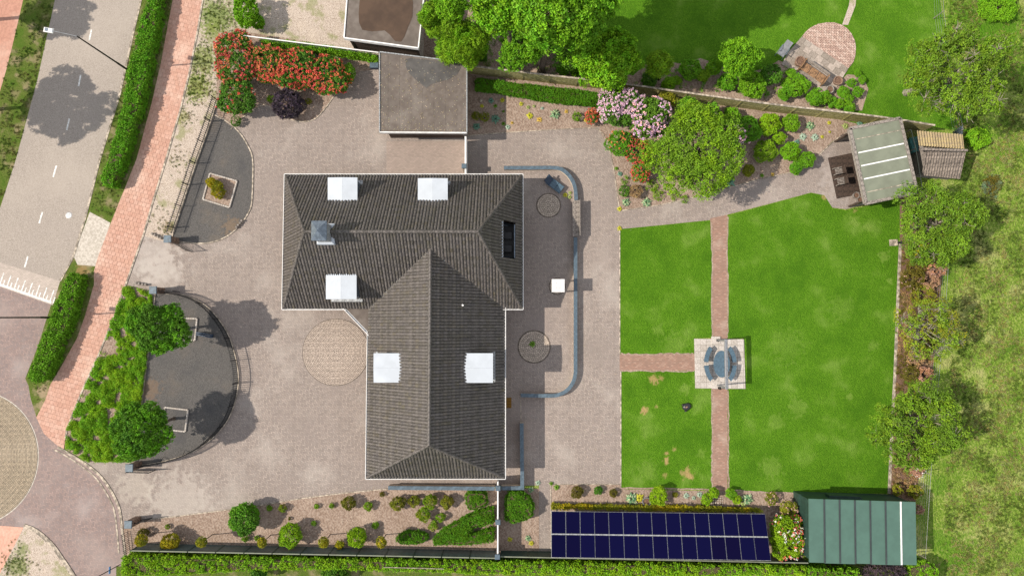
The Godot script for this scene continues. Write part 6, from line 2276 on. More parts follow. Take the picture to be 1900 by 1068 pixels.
func neighbour_patio() -> void:
	var d := [[1488, 68], [1495, 59], [1503, 52], [1517, 45], [1533, 42], [1548, 42], [1561, 46], [1572, 53], [1580, 63], [1586, 75], [1588, 88], [1587, 104], [1583, 116], [1574, 127]]
	var brick := sheet("brick_patio", d, 0.018, M.mulch, "half round patio of pink bricks in the neighbour's lawn")
	var pk := [Color(0.52, 0.36, 0.30), Color(0.58, 0.42, 0.35), Color(0.46, 0.31, 0.26), Color(0.62, 0.47, 0.40)]
	var dir := Vector2(plan(1574, 127).x - plan(1488, 68).x, plan(1574, 127).z - plan(1488, 68).z)
	pave(brick, "brick", flat(d), dir.rotated(0.25), 0.26, 0.13, 0.02, 0.5, 0.019, 0.04, pk, M.sett, 300, Vector2(plan(1540, 90).x, plan(1540, 90).z), 0.05)
	var s := [[1488, 68], [1574, 127], [1552, 163], [1535, 173], [1512, 158], [1450, 120], [1462, 98]]
	var slab := sheet("slab_patio", s, 0.018, M.concrete, "worn grey slab patio joined to the pink bricks")
	pave(slab, "patio_slab", flat(s), dir, 0.52, 0.42, 0.012, 0.5, 0.019, 0.05, [Color(0.72, 0.68, 0.64), Color(0.62, 0.58, 0.54), Color(0.84, 0.78, 0.73), Color(0.55, 0.51, 0.47)], M.slab, 120, Vector2.ZERO, 0.006)
	var ang := atan2(-dir.y, dir.x)
	var b := thing("wooden_settee", "orange brown wooden settee with three seat boards on the slab patio", "settee", plan(1511, 133, 0.4))
	b.position.y = 0.07
	b.rotation.y = ang
	for i in 3:
		var mb := MB.new()
		mb.box(Vector3(-0.62 + i * 0.62, 0.40, 0.12), Vector3(0.58, 0.05, 0.62), Basis.IDENTITY, 0.01)
		part(b, "seat", mb, M.teak)
	for x in [-0.98, 0.98]:
		var mb := MB.new()
		mb.box(Vector3(x, 0.33, 0.05), Vector3(0.07, 0.66, 0.8), Basis.IDENTITY, 0.01)
		part(b, "arm", mb, M.teak)
	for k in 2:
		var mb := MB.new()
		mb.box(Vector3(0, 0.5 + k * 0.2, -0.3), Vector3(1.9, 0.14, 0.05), Basis(Vector3.RIGHT, -0.2), 0.01)
		part(b, "back_rail", mb, M.wood)
	pot("round_pot", "large brown round pot beside the wooden settee's upper end", 1486, 113, 9, 0.5, M.terracotta, "pots on the slab patio")
	pot("round_pot", "brown round pot at the edge of the slab patio near the lawn", 1556, 149, 8, 0.4, M.terracotta, "pots on the slab patio")
	pot("round_pot", "tan round pot at the lowest corner of the slab patio", 1541, 165, 7, 0.35, M.wood, "pots on the slab patio")
	pot("log_stool", "round wooden log stool beside the summerhouse's lower corner", 1590, 362, 6, 0.4, M.wood, "log stools by the summerhouse", "stool")
	pot("log_stool", "round log stool nearest the lawn under the summerhouse roof edge", 1597, 370, 6, 0.35, M.wood, "log stools by the summerhouse", "stool")
	pot("log_stool", "round log stool tucked against the summerhouse post", 1600, 361, 5, 0.4, M.wood, "log stools by the summerhouse", "stool")
	var c := thing("deck_chair", "grey reclining garden chair on the neighbour's lawn by the patio", "chair", plan(1453, 95, 0.35))
	c.rotation.y = deg_to_rad(56)
	c.position.y = 0.012
	var mb := MB.new()
	mb.box(Vector3(-0.12, 0.4, 0), Vector3(0.5, 0.04, 0.5), Basis(Vector3.BACK, 0.1))
	part(c, "seat", mb, M.steel)
	mb = MB.new()
	mb.box(Vector3(0.38, 0.62, 0), Vector3(0.68, 0.04, 0.5), Basis(Vector3.BACK, 0.75))
	part(c, "backrest", mb, M.steel)
	for z in [-0.28, 0.28]:
		mb = MB.new()
		mb.tube(Vector3(-0.4, 0.0, z), Vector3(0.3, 0.6, z), 0.02, 0.02, 6)
		mb.tube(Vector3(0.35, 0.0, z), Vector3(-0.25, 0.6, z), 0.02, 0.02, 6)
		part(c, "leg", mb, M.slate_blue)
		mb = MB.new()
		mb.box(Vector3(0.02, 0.61, z), Vector3(0.5, 0.03, 0.05))
		part(c, "armrest", mb, M.slate_blue)

func hedges() -> void:
	var hg := {"dense": 70.0, "leaf": "mid", "rough": 0.1}
	hedge("street_hedge", "tall green hedge along the asphalt road near the street lamp", "hedge", "clipped street hedges", [[300, -120], [266, 0], [245, 75], [232, 130], [222, 195], [202, 270], [183, 330], [186, 343], [206, 346], [216, 325], [235, 268], [258, 195], [273, 130], [284, 75], [296, 0], [325, -120]], 1.15, "hedge", hg)
	hedge("street_hedge", "short green hedge between brick junction and red pavement", "hedge", "clipped street hedges", [[118, 512], [126, 504], [148, 508], [142, 545], [128, 592], [108, 640], [93, 680], [80, 706], [64, 712], [46, 702], [52, 680], [70, 630], [90, 582], [104, 545]], 1.15, "hedge", hg)
	hedge("boundary_hedge", "long bright green hedge along the bottom boundary", "hedge", "", [[218, 1036], [240, 1030], [400, 1034], [700, 1038], [925, 1043], [1200, 1045], [1420, 1050], [1500, 1054], [1500, 1072], [1200, 1074], [900, 1068], [700, 1062], [560, 1060], [400, 1066], [222, 1075]], 1.75, "bright", {"dense": 46.0, "leaf": "mid", "rough": 0.12, "vary": 0.15, "mix": "lime"})
	hedge("boundary_hedge", "bright hedge end beyond the green shed at the meadow", "hedge", "", [[1500, 1055], [1600, 1058], [1610, 1085], [1500, 1085]], 1.75, "bright", {"dense": 46.0, "leaf": "mid", "rough": 0.16})
	hedge("boundary_hedge", "bright hedge tip between purple shrub and meadow", "hedge", "", [[1690, 1052], [1725, 1040], [1745, 1055], [1745, 1090], [1690, 1090]], 1.5, "bright", {"dense": 46.0, "leaf": "mid", "rough": 0.16})
	hedge("long_clipped_hedge", "long low dark clipped hedge between garage and pink rhododendron", "hedge", "", [[879, 146], [886, 141], [905, 142], [960, 150], [1040, 158], [1110, 167], [1119, 174], [1119, 188], [1110, 196], [1060, 192], [1010, 186], [950, 175], [900, 168], [880, 166]], 0.8, "yew", {"dense": 110.0, "leaf": "fine", "conifer": true, "rough": 0.05})
	hedge("clipped_mound", "rounded dark clipped mound beside the white panel wall's top post", "hedge", "", [[860, 920], [870, 911], [895, 911], [905, 916], [908, 935], [900, 942], [880, 951], [866, 948], [861, 935]], 0.9, "yew", {"dense": 110.0, "leaf": "fine", "conifer": true, "rough": 0.05, "round": 0.5})
	hedge("clipped_mound", "large dark wedge shaped clipped mound against the white panel wall", "hedge", "", [[918, 942], [918, 974], [905, 978], [880, 983], [876, 990], [900, 984], [918, 980], [918, 1010], [870, 1015], [802, 1016], [801, 1000], [815, 985], [840, 970], [880, 950], [905, 941]], 0.9, "yew", {"dense": 110.0, "leaf": "fine", "conifer": true, "rough": 0.06, "round": 0.4})
	hedge("clipped_mound", "long oval dark clipped mound in the long soil bed", "hedge", "", [[730, 1004], [738, 992], [755, 985], [775, 985], [793, 992], [797, 1000], [785, 1010], [765, 1015], [740, 1014]], 0.7, "yew", {"dense": 110.0, "leaf": "fine", "conifer": true, "rough": 0.05, "round": 0.4})
	hedge("clipped_mound", "big dark clipped block half in shadow behind the white panel wall", "hedge", "", [[935, 925], [945, 912], [970, 912], [985, 922], [995, 940], [990, 960], [975, 970], [950, 975], [935, 968]], 1.1, "yew", {"dense": 110.0, "leaf": "fine", "conifer": true, "rough": 0.06, "round": 0.4})
	hedge("golden_hedge", "thin golden olive hedge along the solar panels' edge", "hedge", "", [[1023, 935], [1120, 936], [1260, 938], [1400, 942], [1416, 946], [1417, 953], [1260, 950], [1120, 948], [1023, 947]], 0.7, "olive", {"dense": 110.0, "leaf": "fine", "conifer": true, "rough": 0.08, "round": 0.12, "mix": "gold"})
	hedge("ivy_screen", "ivy growing on the wire fence above the red rhododendrons", "ivy", "", [[480, 71], [530, 72], [600, 82], [660, 92], [700, 99], [700, 106], [650, 101], [590, 93], [530, 83], [482, 78]], 1.25, "bright", {"dense": 70.0, "leaf": "ground", "rough": 0.2, "round": 0.1})

func shrubs() -> void:
	var rh := "rhododendrons and azaleas in bloom"
	var red := {"leaf": "mid", "bloom": ["red", "orange"], "bloom_n": 12.0, "patchy": -0.2, "lump": 0.24, "lobes": 8, "dense": 30.0, "bloom_scale": 1.15}
	shrub("rhododendron", "tall red and orange rhododendron at the end of the iron fence", "shrub", rh, 440, 112, 43, 2.3, "rhodo", red.merged({"stretch": [0.95, 1.25]}))
	shrub("rhododendron", "mostly green rhododendron just below the tall red one", "shrub", rh, 440, 182, 36, 1.9, "rhodo", red.merged({"bloom_n": 3.0, "patchy": 0.05}, true))
	shrub("rhododendron", "red rhododendron in the middle of the row, nearest the iron fence", "shrub", rh, 505, 120, 34, 2.2, "rhodo", red)
	shrub("rhododendron", "red rhododendron in the middle of the row above the purple shrub", "shrub", rh, 555, 130, 40, 2.1, "rhodo", red.merged({"stretch": [1.1, 1.0]}))
	shrub("rhododendron", "red rhododendron in the row, nearest the garage", "shrub", rh, 613, 142, 38, 2.0, "rhodo", red.merged({"bloom_n": 9.0, "stretch": [0.95, 1.05]}, true))
	shrub("round_shrub", "plain green shrub at the garage end of the red rhododendrons", "shrub", "", 648, 136, 15, 1.3, "bright", {"leaf": "fine", "stretch": [0.8, 1.4]})
	shrub("purple_shrub", "round dark purple leaved shrub below the red rhododendrons", "shrub", "", 533, 193, 31, 1.5, "purple", {"leaf": "fine", "lobes": 7, "dense": 60.0, "vary": 0.45, "lump": 0.1})
	shrub("small_shrub", "small dark round shrub at the tip of the small slate bed", "shrub", "", 437, 226, 9.5, 0.6, "deep", {"leaf": "fine", "lobes": 0})
	shrub("small_shrub", "little lime tuft left of the purple shrub", "shrub", "", 502, 184, 7, 0.4, "lime", {"leaf": "fine", "lobes": 0})
	shrub("small_shrub", "little olive tuft right of the purple shrub", "shrub", "", 572, 189, 6, 0.3, "olive", {"leaf": "fine", "lobes": 0})
	var gc := {"leaf": "fine", "lobes": 4, "conifer": true, "dense": 60.0, "lump": 0.1}
	shrub("golden_conifer", "upper golden conifer in the tilted planter", "conifer", "golden conifers in the planter", 391, 338, 10, 0.9, "gold", gc)
	shrub("golden_conifer", "golden conifer in the middle of the tilted planter", "conifer", "golden conifers in the planter", 403, 346, 12, 0.8, "gold", gc.merged({"mix": "olive"}))
	shrub("golden_conifer", "lower golden conifer in the tilted planter", "conifer", "golden conifers in the planter", 405, 358, 13, 0.8, "gold", gc.merged({"mix": "olive"}))
	shrub("street_bush", "tall bright green bush above the ivy fence's end", "bush", "", 456, 20, 27, 2.2, "bright", {"leaf": "mid", "stretch": [0.9, 1.4]})
	shrub("street_bush", "low bright green bush beside the neighbour's sandy yard", "bush", "", 478, 42, 14, 1.2, "bright", {"leaf": "mid"})
	# front garden trees
	for k in 2:
		tree("ball_tree", ["dense green ball tree over the upper square planter", "dense green ball tree over the lower square planter"][k], "tree", "ball trees by the slate bed", [[347, 609], [323, 776]][k], [[289, 607], [265, 796]][k], [49, 48][k], 3.6, 1.5, "deep", {"leaf": "mid", "dense": 55.0, "lobes": 9, "fill": 0.3, "trunk": 0.1, "mix": "hedge", "twigs": 3, "wild": 0.3, "shag": 0.14})
	# long soil bed
	var cl := {"leaf": "fine", "lobes": 5, "dense": 55.0, "lump": 0.12}
	var bed := "clipped shrubs in the long soil bed"
	shrub("round_shrub", "large dark green round shrub in the long soil bed nearest the drive", "shrub", bed, 455, 961, 29, 1.8, "deep", cl.merged({"leaf": "mid", "mix": "hedge"}, true))
	shrub("round_shrub", "lime green ball next to the large dark round shrub", "shrub", bed, 538, 993, 23, 1.5, "lime", cl)
	shrub("round_shrub", "lime green ball farther right along the fence", "shrub", bed, 662, 996, 19, 1.4, "lime", cl)
	shrub("golden_shrub", "wide golden shrub by the fence near the corner gate", "shrub", bed, 315, 1007, 18, 1.2, "gold", cl.merged({"mix": "olive"}))
	var sm := [[524, 943, 7, 0.5, "olive", "small olive shrub right of the large dark round shrub"], [499, 943, 5, 0.3, "deep", "tiny dark tuft in the large round shrub's shadow"], [587, 939, 4.5, 0.3, "fresh", "tiny green tuft, left one of a pair near the drive kerb"], [615, 938, 4.5, 0.35, "fresh", "tiny green tuft, right one of a pair near the drive kerb"], [647, 934, 14, 0.9, "brownish", "brownish round shrub above the second lime ball"], [683, 939, 8.5, 0.6, "olive", "small olive shrub right of the brownish round one"], [709, 917, 4, 0.3, "brownish", "tiny brown tuft near the end of the low wall"], [738, 935, 15, 0.9, "brownish", "largest brownish shrub of the cluster under the villa's eave"], [769, 930, 11, 0.7, "brownish", "second brownish shrub of the cluster under the villa's eave"], [798, 931, 14, 0.9, "olive", "greenest round shrub in the middle of the brownish cluster"], [830, 932, 13, 0.85, "brownish", "brownish shrub at the cluster's end next to the dark mound"], [785, 955, 14, 0.8, "olive", "low olive shrub in the cluster's second row"], [818, 960, 9, 0.6, "olive", "small olive shrub right in the cluster's second row"], [804, 976, 10, 0.5, "tan", "pale straw coloured shrub above the dark wedge"], [696, 975, 6, 0.4, "bright", "small bright green tuft right of the second lime ball"], [582, 971, 4.5, 0.3, "deep", "tiny dark tuft in the first lime ball's shadow"], [310, 977, 4, 0.3, "olive", "tiny tuft in the soil near the corner gate"], [265, 990, 10, 0.7, "brownish", "grey brown bush behind the corner railing"], [455, 998, 7, 0.4, "olive", "loose olive tuft under the large dark round shrub"], [477, 999, 5, 0.3, "olive", "thin olive tuft beside the standard with a pale crown"], [630, 1010, 9, 0.6, "gold", "small golden bush between the second lime ball and a standard"], [537, 962, 2.5, 0.2, "brownish", "tiny brown sprig above the first lime ball"]]
	for s in sm:
		shrub("small_shrub", s[5], "shrub", bed, s[0], s[1], s[2], s[3], s[4], {"leaf": "fine", "lobes": 4 if s[2] > 8 else 0, "dense": 50.0, "mix": "olive" if s[4] == "brownish" else "fresh"})
	var stn := [[261, 1003, 11, "nearest the corner gate"], [373, 1006, 10, "second along the fence"], [485, 1007, 9, "third along the fence, left of the first lime ball"], [600, 1006, 10, "fourth along the fence, between the lime balls"], [707, 1006, 10, "last along the fence, beside the dark oval mound"]]
	for s in stn:
		var c := plan(s[0], s[1], 1.75)
		var t := thing("standard_tree", "thin stemmed golden ball standard " + s[3], "standard tree", Vector3(c.x, 0, c.z), "golden standards along the fence")
		var r: float = s[2] / 26.4 * 0.96
		var ls := [[Vector3(0, 1.75, 0), Vector3.ONE * r], [Vector3(0.08, 1.85, 0.05), Vector3.ONE * r * 0.7]]
		scatter(t, "crown", "fine", M.conifer, lobes_surface(ls, 80.0, 0.1, -2.0, 0.2), GREEN.gold, 0.25, 0.75, GREEN.olive)
		var mb := MB.new()
		mb.tube(Vector3(0, -0.02, 0), Vector3(0, 1.6, 0), 0.035, 0.025, 6)
		part(t, "trunk", mb, M.bark)
	# corner behind the panel wall
	for s in [[985, 909, 7, "variegated", "pale variegated plant above the big dark block"], [998, 896, 6, "silver", "silvery plant at the edge of the shaded bed"], [946, 1001, 6, "yellow", "yellow leafed plant deep in the shaded bed"], [980, 999, 7, "variegated", "variegated plant at the sunlit corner of the shaded bed"], [986, 1008, 6, "yellow", "yellow green plant nearest the dark low fence"], [1023, 897, 5, "green", "small green plant at the narrow bed's corner"], [1033, 904, 7, "green", "yellow green plant just inside the narrow bed's corner"], [988, 638, 8, "green", "green plant in the middle of the sett circle"]]:
		rosette("leafy_plant", s[4], "", s[0], s[1], s[2], s[3])
	# narrow bed in front of the solar panels
	var nb := "plants in the narrow bed by the solar panels"
	for s in [[1071, 913, 12, 0.7, "brownish", "olive brown spiky shrub in the narrow bed"], [1110, 910, 8, 0.5, "deep", "small dark green shrub in the narrow bed"], [1138, 915, 8, 0.5, "brownish", "small dark brown shrub in the narrow bed"], [1222, 920, 18, 1.1, "lime", "largest lime green shrub in the narrow bed"], [1253, 918, 5, 0.3, "olive", "tiny olive tuft right of the largest lime shrub"], [1312, 926, 11, 0.8, "lime", "lime shrub left of the step grid, nearer the panels"], [1325, 914, 10, 0.8, "lime", "lime shrub left of the step grid, nearer the brick path"], [1356, 916, 10, 0.8, "bright", "deep green ball right of the brick path's end"], [1368, 927, 9, 0.6, "lime", "lime shrub tucked under the deep green ball"]]:
		shrub("small_shrub", s[5], "shrub", nb, s[0], s[1], s[2], s[3], s[4], {"leaf": "fine", "lobes": 5, "dense": 55.0})
	for s in [[1172, 925, 14, "variegated", "wide grey green variegated plant left of the round pot"], [1187, 924, 10, "yellow", "yellow plant between variegated plant and round pot"], [1200, 930, 6, "blue", "blue green plant growing in the round grey pot"], [1274, 920, 7, "silver", "silvery plant alone in the middle of the narrow bed"], [1288, 924, 5, "silver", "smaller silvery plant beside it in the narrow bed"], [1299, 918, 7, "silver", "silvery plant touching the lime shrubs"], [1387, 926, 13, "variegated", "big blue and cream variegated plant right of the lime shrub"], [1380, 937, 7, "pale", "pale cream plant under the variegated one"]]:
		rosette("leafy_plant", s[4], nb, s[0], s[1], s[2], s[3])
	shrub("flowering_shrub", "small pinkish shrub alone at the narrow bed's right end", "shrub", nb, 1432, 925, 12, 0.8, "olive", {"leaf": "fine", "bloom": "blush", "bloom_n": 14.0, "petal": "blossom", "patchy": -0.4})
	shrub("flowering_shrub", "pale pink and yellow shrub above the big flowering rhododendron", "shrub", nb, 1463, 944, 17, 1.1, "olive", {"leaf": "fine", "bloom": "blush", "bloom_n": 16.0, "petal": "blossom", "patchy": -0.4})
	shrub("rhododendron", "big rhododendron with red and white flowers beside the green shed", "shrub", rh, 1460, 996, 33, 2.0, "spring", {"leaf": "mid", "stretch": [0.95, 1.3], "bloom": ["coral", "white"], "bloom_n": 9.0, "patchy": -0.02, "lump": 0.2})
	shrub("purple_shrub", "dark purple shrub under the green shed's lower edge", "shrub", "", 1642, 1060, 36, 1.7, "purple", {"leaf": "fine", "stretch": [1.15, 0.6], "vary": 0.45})
	# bed beside the garage
	var gb := "plants in the bed beside the garage"
	for s in [[894, 196, 5, "yellow", "yellow plant beside the stone ball"], [911, 186, 7, "blue", "blue green plant under the clipped hedge's end"], [919, 196, 5, "green", "green plant under the blue green one"], [932, 185, 6, "yellow", "yellow green plant at the shadow's edge by the clipped hedge"], [884, 234, 9, "blue", "blue green hosta in the garage corner"], [919, 220, 11, "blue", "largest blue green hosta in the garage's shadow"], [934, 206, 3.5, "green", "tiny green plant on the shadow line"], [934, 229, 5, "green", "bright green plant on the shadow line near the courtyard"], [942, 235, 6, "silver", "grey green plant just outside the garage's shadow"], [950, 227, 4, "orange", "orange plant just outside the garage's shadow"], [967, 192, 5.5, "yellow", "lime plant in sun near the clipped hedge"], [980, 198, 5, "pale", "pale plant right of the lime one"], [991, 196, 4, "pale", "second pale plant near the clipped hedge"], [1006, 200, 4, "silver", "tiny grey plant near the clipped hedge"], [983, 214, 8, "yellow", "bright yellow rosette in the middle of the bed"], [1001, 221, 7, "orange", "orange yellow plant right of the yellow rosette"], [1030, 211, 12, "variegated", "large blue and white hosta in sun"], [1051, 206, 5, "orange", "rusty little plant right of the large hosta"], [1087, 222, 5, "yellow", "yellow plant beside the red azalea"]]:
		rosette("leafy_plant", s[4], gb, s[0], s[1], s[2], s[3])
	for s in [[883, 215, 8, 0.5, "olive", "small olive shrub against the garage"], [899, 217, 9.5, 0.5, "olive", "olive shrub between garage and largest blue hosta"], [1071, 217, 8.5, 0.5, "fresh", "dark green cushion left of the red azalea"]]:
		shrub("small_shrub", s[5], "shrub", gb, s[0], s[1], s[2], s[3], s[4], {"leaf": "fine", "lobes": 0})
	# big bed
	var bb := "shrubs in the big bed by the concrete fence"
	shrub("rhododendron", "large pink rhododendron at the long clipped hedge's end", "shrub", rh, 1150, 200, 42, 2.9, "rhodo", {"leaf": "mid", "bloom": "pink", "bloom_n": 24.0, "patchy": -0.2, "bloom_scale": 1.2, "lump": 0.2, "stretch": [1.0, 0.95]})
	shrub("rhododendron", "second pink rhododendron leaning into the yellow green tree", "shrub", rh, 1206, 218, 41, 3.3, "rhodo", {"leaf": "mid", "bloom": "pink", "bloom_n": 22.0, "patchy": -0.18, "bloom_scale": 1.2, "lump": 0.2})
	shrub("azalea", "small red azalea at the corner of the courtyard", "shrub", rh, 1099, 216, 14, 1.0, "rhodo", {"leaf": "fine", "bloom": ["orange", "red"], "bloom_n": 24.0, "patchy": -0.2, "bloom_scale": 0.8})
	shrub("azalea", "green azalea with a few orange flowers at the bed's left edge", "shrub", rh, 1152, 268, 27, 1.5, "hedge", {"leaf": "fine", "bloom": "orange", "bloom_n": 9.0, "patchy": 0.1, "bloom_scale": 0.8})
	shrub("azalea", "red azalea in the middle of the bed's left edge", "shrub", rh, 1182, 281, 26, 1.5, "rhodo", {"leaf": "fine", "bloom": ["red", "orange"], "bloom_n": 20.0, "patchy": -0.1, "bloom_scale": 0.8})
	shrub("azalea", "lowest red azalea by the dry brown bush", "shrub", rh, 1189, 319, 20, 1.2, "hedge", {"leaf": "fine", "bloom": "red", "bloom_n": 26.0, "patchy": -0.15, "bloom_scale": 0.8, "stretch": [0.9, 1.1]})
	tree("spreading_tree", "wide yellow green tree in the middle of the big bed", "tree", "", [1276, 298], [1298, 277], 82, 3.0, 1.5, "spring", {"leaf": "loose", "dense": 34.0, "lobes": 22, "size": 0.3, "spread": 0.82, "fill": 0.4, "mix": "willow", "wild": 1.0, "stretch": [1.04, 0.98], "trunk": 0.12, "scale": 0.95, "gaps": 0.04})
	shrub("rhododendron", "slim pink rhododendron on the far side of the yellow green tree", "shrub", rh, 1353, 256, 29, 3.4, "rhodo", {"leaf": "mid", "bloom": "pink", "bloom_n": 12.0, "patchy": 0.0, "stretch": [0.8, 1.3]})
	shrub("bush", "olive yellow bush behind the yellow green tree at the fence", "bush", bb, 1238, 186, 16, 1.6, "olive", {"leaf": "loose"})
	shrub("bush", "dark green bush between tree and concrete fence", "bush", bb, 1280, 206, 26, 2.0, "hedge", {"leaf": "mid"})
	shrub("bush", "rounded green bush by the fence, left of the round ones", "bush", bb, 1322, 214, 18, 1.7, "hedge", {"leaf": "mid", "stretch": [0.9, 1.2]})
	for s in [[1358, 214, 16, 1.1, "bright", "round green shrub nearest the fence, left of the row"], [1386, 241, 28, 1.5, "hedge", "large dark round shrub with a few pink flowers"], [1427, 230, 22, 1.4, "lime", "large lime round shrub in the row along the fence"], [1468, 228, 17, 1.1, "bright", "green round shrub right of the lime one"], [1446, 257, 13, 1.0, "lime", "small lime shrub under the large lime one"], [1420, 280, 23, 1.2, "fresh", "lime green flat round shrub in the bed's right half"], [1467, 282, 19, 1.2, "bright", "green round shrub left of the trio near the courtyard path"], [1497, 297, 16, 1.1, "hedge", "dark green shrub of the trio touching the path"], [1477, 312, 13, 0.9, "hedge", "lowest dark shrub of the trio near the path"], [1389, 317, 12, 0.8, "olive", "olive green low shrub alone near the path"]]:
		shrub("round_shrub", s[5], "shrub", bb, s[0], s[1], s[2], s[3], s[4], {"leaf": "fine", "lobes": 6, "dense": 55.0, "lump": 0.12}.merged({"bloom": "pink", "bloom_n": 2.0, "patchy": 0.1} if s[2] == 28 else {}))
	for s in [[1504, 233, 11, "variegated", "largest cream and blue hosta right of the round shrubs"], [1491, 253, 9, "silver", "silvery hosta, left of a pair"], [1513, 254, 9, "silver", "silvery hosta, right of a pair"], [1480, 263, 7, "blue", "blue green hosta touching the round shrub"], [1540, 227, 5, "yellow", "yellow cushion near the fence"], [1541, 244, 3.5, "yellow", "tiny yellow cushion by the path"], [1527, 253, 4.5, "yellow", "tiny yellow plant beside the silvery pair"], [1570, 233, 8, "pale", "pale green ball plant at the summerhouse corner"], [1597, 229, 8, "blue", "blue green plant under the summerhouse roof edge"], [1162, 375, 10, "variegated", "hosta with yellow rim at the bed's bottom corner"], [1200, 375, 11, "variegated", "hosta with yellow rim right of the dry bush"], [1150, 387, 6, "yellow", "yellow plant on the courtyard corner"], [1150, 423, 6, "yellow", "yellow plant at the lawn's top corner"], [1353, 336, 15, "blue", "wide blue green plant at the yellow tree's edge"], [1144, 312, 5, "green", "tiny green plant on the bed's left kerb"], [1151, 322, 6, "blue", "grey green plant just above the hosta corner"], [1415, 325, 5, "green", "small green plant by the path kerb"], [1435, 323, 5, "orange", "rusty plant by the path kerb"], [1049, 361, 6, "yellow", "yellow plant beside the sun lounger"], [1058, 357, 4.5, "pale", "pale plant beside the sun lounger, upper one"], [1057, 365, 5, "pale", "pale plant beside the sun lounger, lower one"]]:
		rosette("leafy_plant", s[4], "", s[0], s[1], s[2], s[3])
	shrub("small_shrub", "dark green cushion at the bed's bottom left corner", "shrub", bb, 1159, 355, 11, 0.6, "deep", {"leaf": "fine", "lobes": 0})
	shrub("dry_bush", "dry brown bush beside the dark green cushion", "bush", bb, 1180, 356, 14, 0.7, "tan", {"leaf": "twig", "dry": true})
	for s in [[1210, 345, 12, "loose ground cover patch under the lowest azalea"], [1222, 362, 12, "loose ground cover patch near the second hosta"], [1250, 362, 10, "loose ground cover patch under the tree's left edge"], [1270, 370, 8, "loose ground cover patch at the path kerb"], [1160, 335, 8, "loose ground cover patch above the hosta corner"]]:
		shrub("low_plant", s[3], "plant", bb, s[0], s[1], s[2], 0.25, "fresh", {"leaf": "ground", "dense": 16.0, "lobes": 5})
	# neighbour's trees and shrubs
	var nt := "trees in the neighbour's garden"
	tree("conifer", "loose light green conifer nearest the neighbour's carport", "conifer", nt, [828, 70], [818, 42], 36, 3.0, 1.8, "fresh", {"leaf": "twig", "dense": 60.0, "mix": "bright", "scale": 1.5, "lobes": 11, "spread": 0.72, "twigs": 6})
	tree("conifer", "fuller light green conifer behind the garage", "conifer", nt, [862, 92], [858, 74], 46, 2.8, 1.7, "fresh", {"leaf": "twig", "dense": 70.0, "scale": 1.4, "lobes": 10, "mix": "bright", "twigs": 6})
	tree("garden_tree", "bright tree crown at the top edge beside the carport", "tree", nt, [850, 60], [838, 5], 34, 5.0, 1.6, "bright", {"leaf": "mid"})
	tree("tall_tree", "tallest bright green tree overhanging the top edge", "tree", nt, [1004, 135], [1028, 10], 86, 9.0, 3.0, "bright", {"leaf": "broad", "dense": 22.0, "lobes": 12, "trunk": 0.24, "mix": "hedge"})
	tree("tall_tree", "tall bright tree at the top edge left of the tallest", "tree", nt, [955, 130], [935, 0], 62, 8.0, 2.6, "bright", {"leaf": "broad", "dense": 24.0, "lobes": 10, "trunk": 0.2})
	tree("tall_tree", "tall tree beyond the top edge shading the neighbour's lawn", "tree", nt, [1031, 62], [1052, -66], 84, 9.2, 3.0, "bright", {"leaf": "broad", "dense": 20.0, "lobes": 12, "trunk": 0.24})
	tree("tall_tree", "second tall tree beyond the top edge shading the neighbour's lawn", "tree", nt, [1085, -28], [1123, -150], 92, 9.8, 3.0, "bright", {"leaf": "broad", "dense": 20.0, "lobes": 12, "trunk": 0.24})
	tree("garden_tree", "round bright tree between tall tree and concrete fence", "tree", nt, [968, 110], [970, 80], 45, 2.8, 1.6, "hedge", {"leaf": "mid", "dense": 40.0, "mix": "bright"})
	tree("garden_tree", "large bright round tree on the edge of the neighbour's lawn", "tree", nt, [1118, 128], [1126, 103], 58, 3.0, 1.7, "bright", {"leaf": "broad", "dense": 30.0})
	tree("garden_tree", "dark green tree between the large round tree and the shade", "tree", nt, [1062, 112], [1062, 92], 36, 1.8, 1.1, "deep", {"leaf": "mid", "dense": 30.0})
	tree("garden_tree", "bright green tree right of the middle of the neighbour's bed", "tree", nt, [1372, 128], [1375, 108], 37, 2.4, 1.4, "bright", {"leaf": "mid", "dense": 36.0})
	tree("garden_tree", "slender bright tree right of the large round tree", "tree", nt, [1222, 145], [1224, 122], 24, 2.2, 1.4, "fresh", {"leaf": "loose", "dense": 36.0})
	for s in [[1396, 159, 27, 1.4, "bright", "wide green shrub below the bright green tree"], [1350, 152, 18, 1.0, "hedge", "dark shrub left of the wide green one"], [1305, 141, 13, 1.0, "fresh", "round shrub among the soil of the neighbour's bed"], [1282, 130, 22, 1.2, "hedge", "loose green shrub above the round one"], [1325, 126, 15, 1.1, "bright", "bright shrub left of the bright green tree"], [1240, 158, 14, 0.7, "bright", "low shrub at the fence under the slender tree"], [1205, 150, 16, 0.9, "deep", "dark low shrub at the fence beside the large round tree"], [1045, 132, 12, 0.7, "hedge", "low shrub at the fence left of the large round tree"], [1068, 133, 10, 0.6, "bright", "smaller low shrub at the fence next to it"], [1010, 75, 20, 1.0, "deep", "dark shrub under the tall trees"], [906, 30, 13, 0.8, "fresh", "loose green shrub in the soil gap at the top"], [895, 105, 10, 0.8, "deep", "small dark shrub behind the garage roof's corner"], [1430, 140, 22, 1.1, "deep", "dark loose shrub between green tree and slab patio"], [1255, 150, 9, 0.6, "fresh", "little green shrub at the fence"]]:
		shrub("garden_shrub", s[5], "shrub", "shrubs in the neighbour's bed", s[0], s[1], s[2], s[3], s[4], {"leaf": "mid", "dense": 40.0})
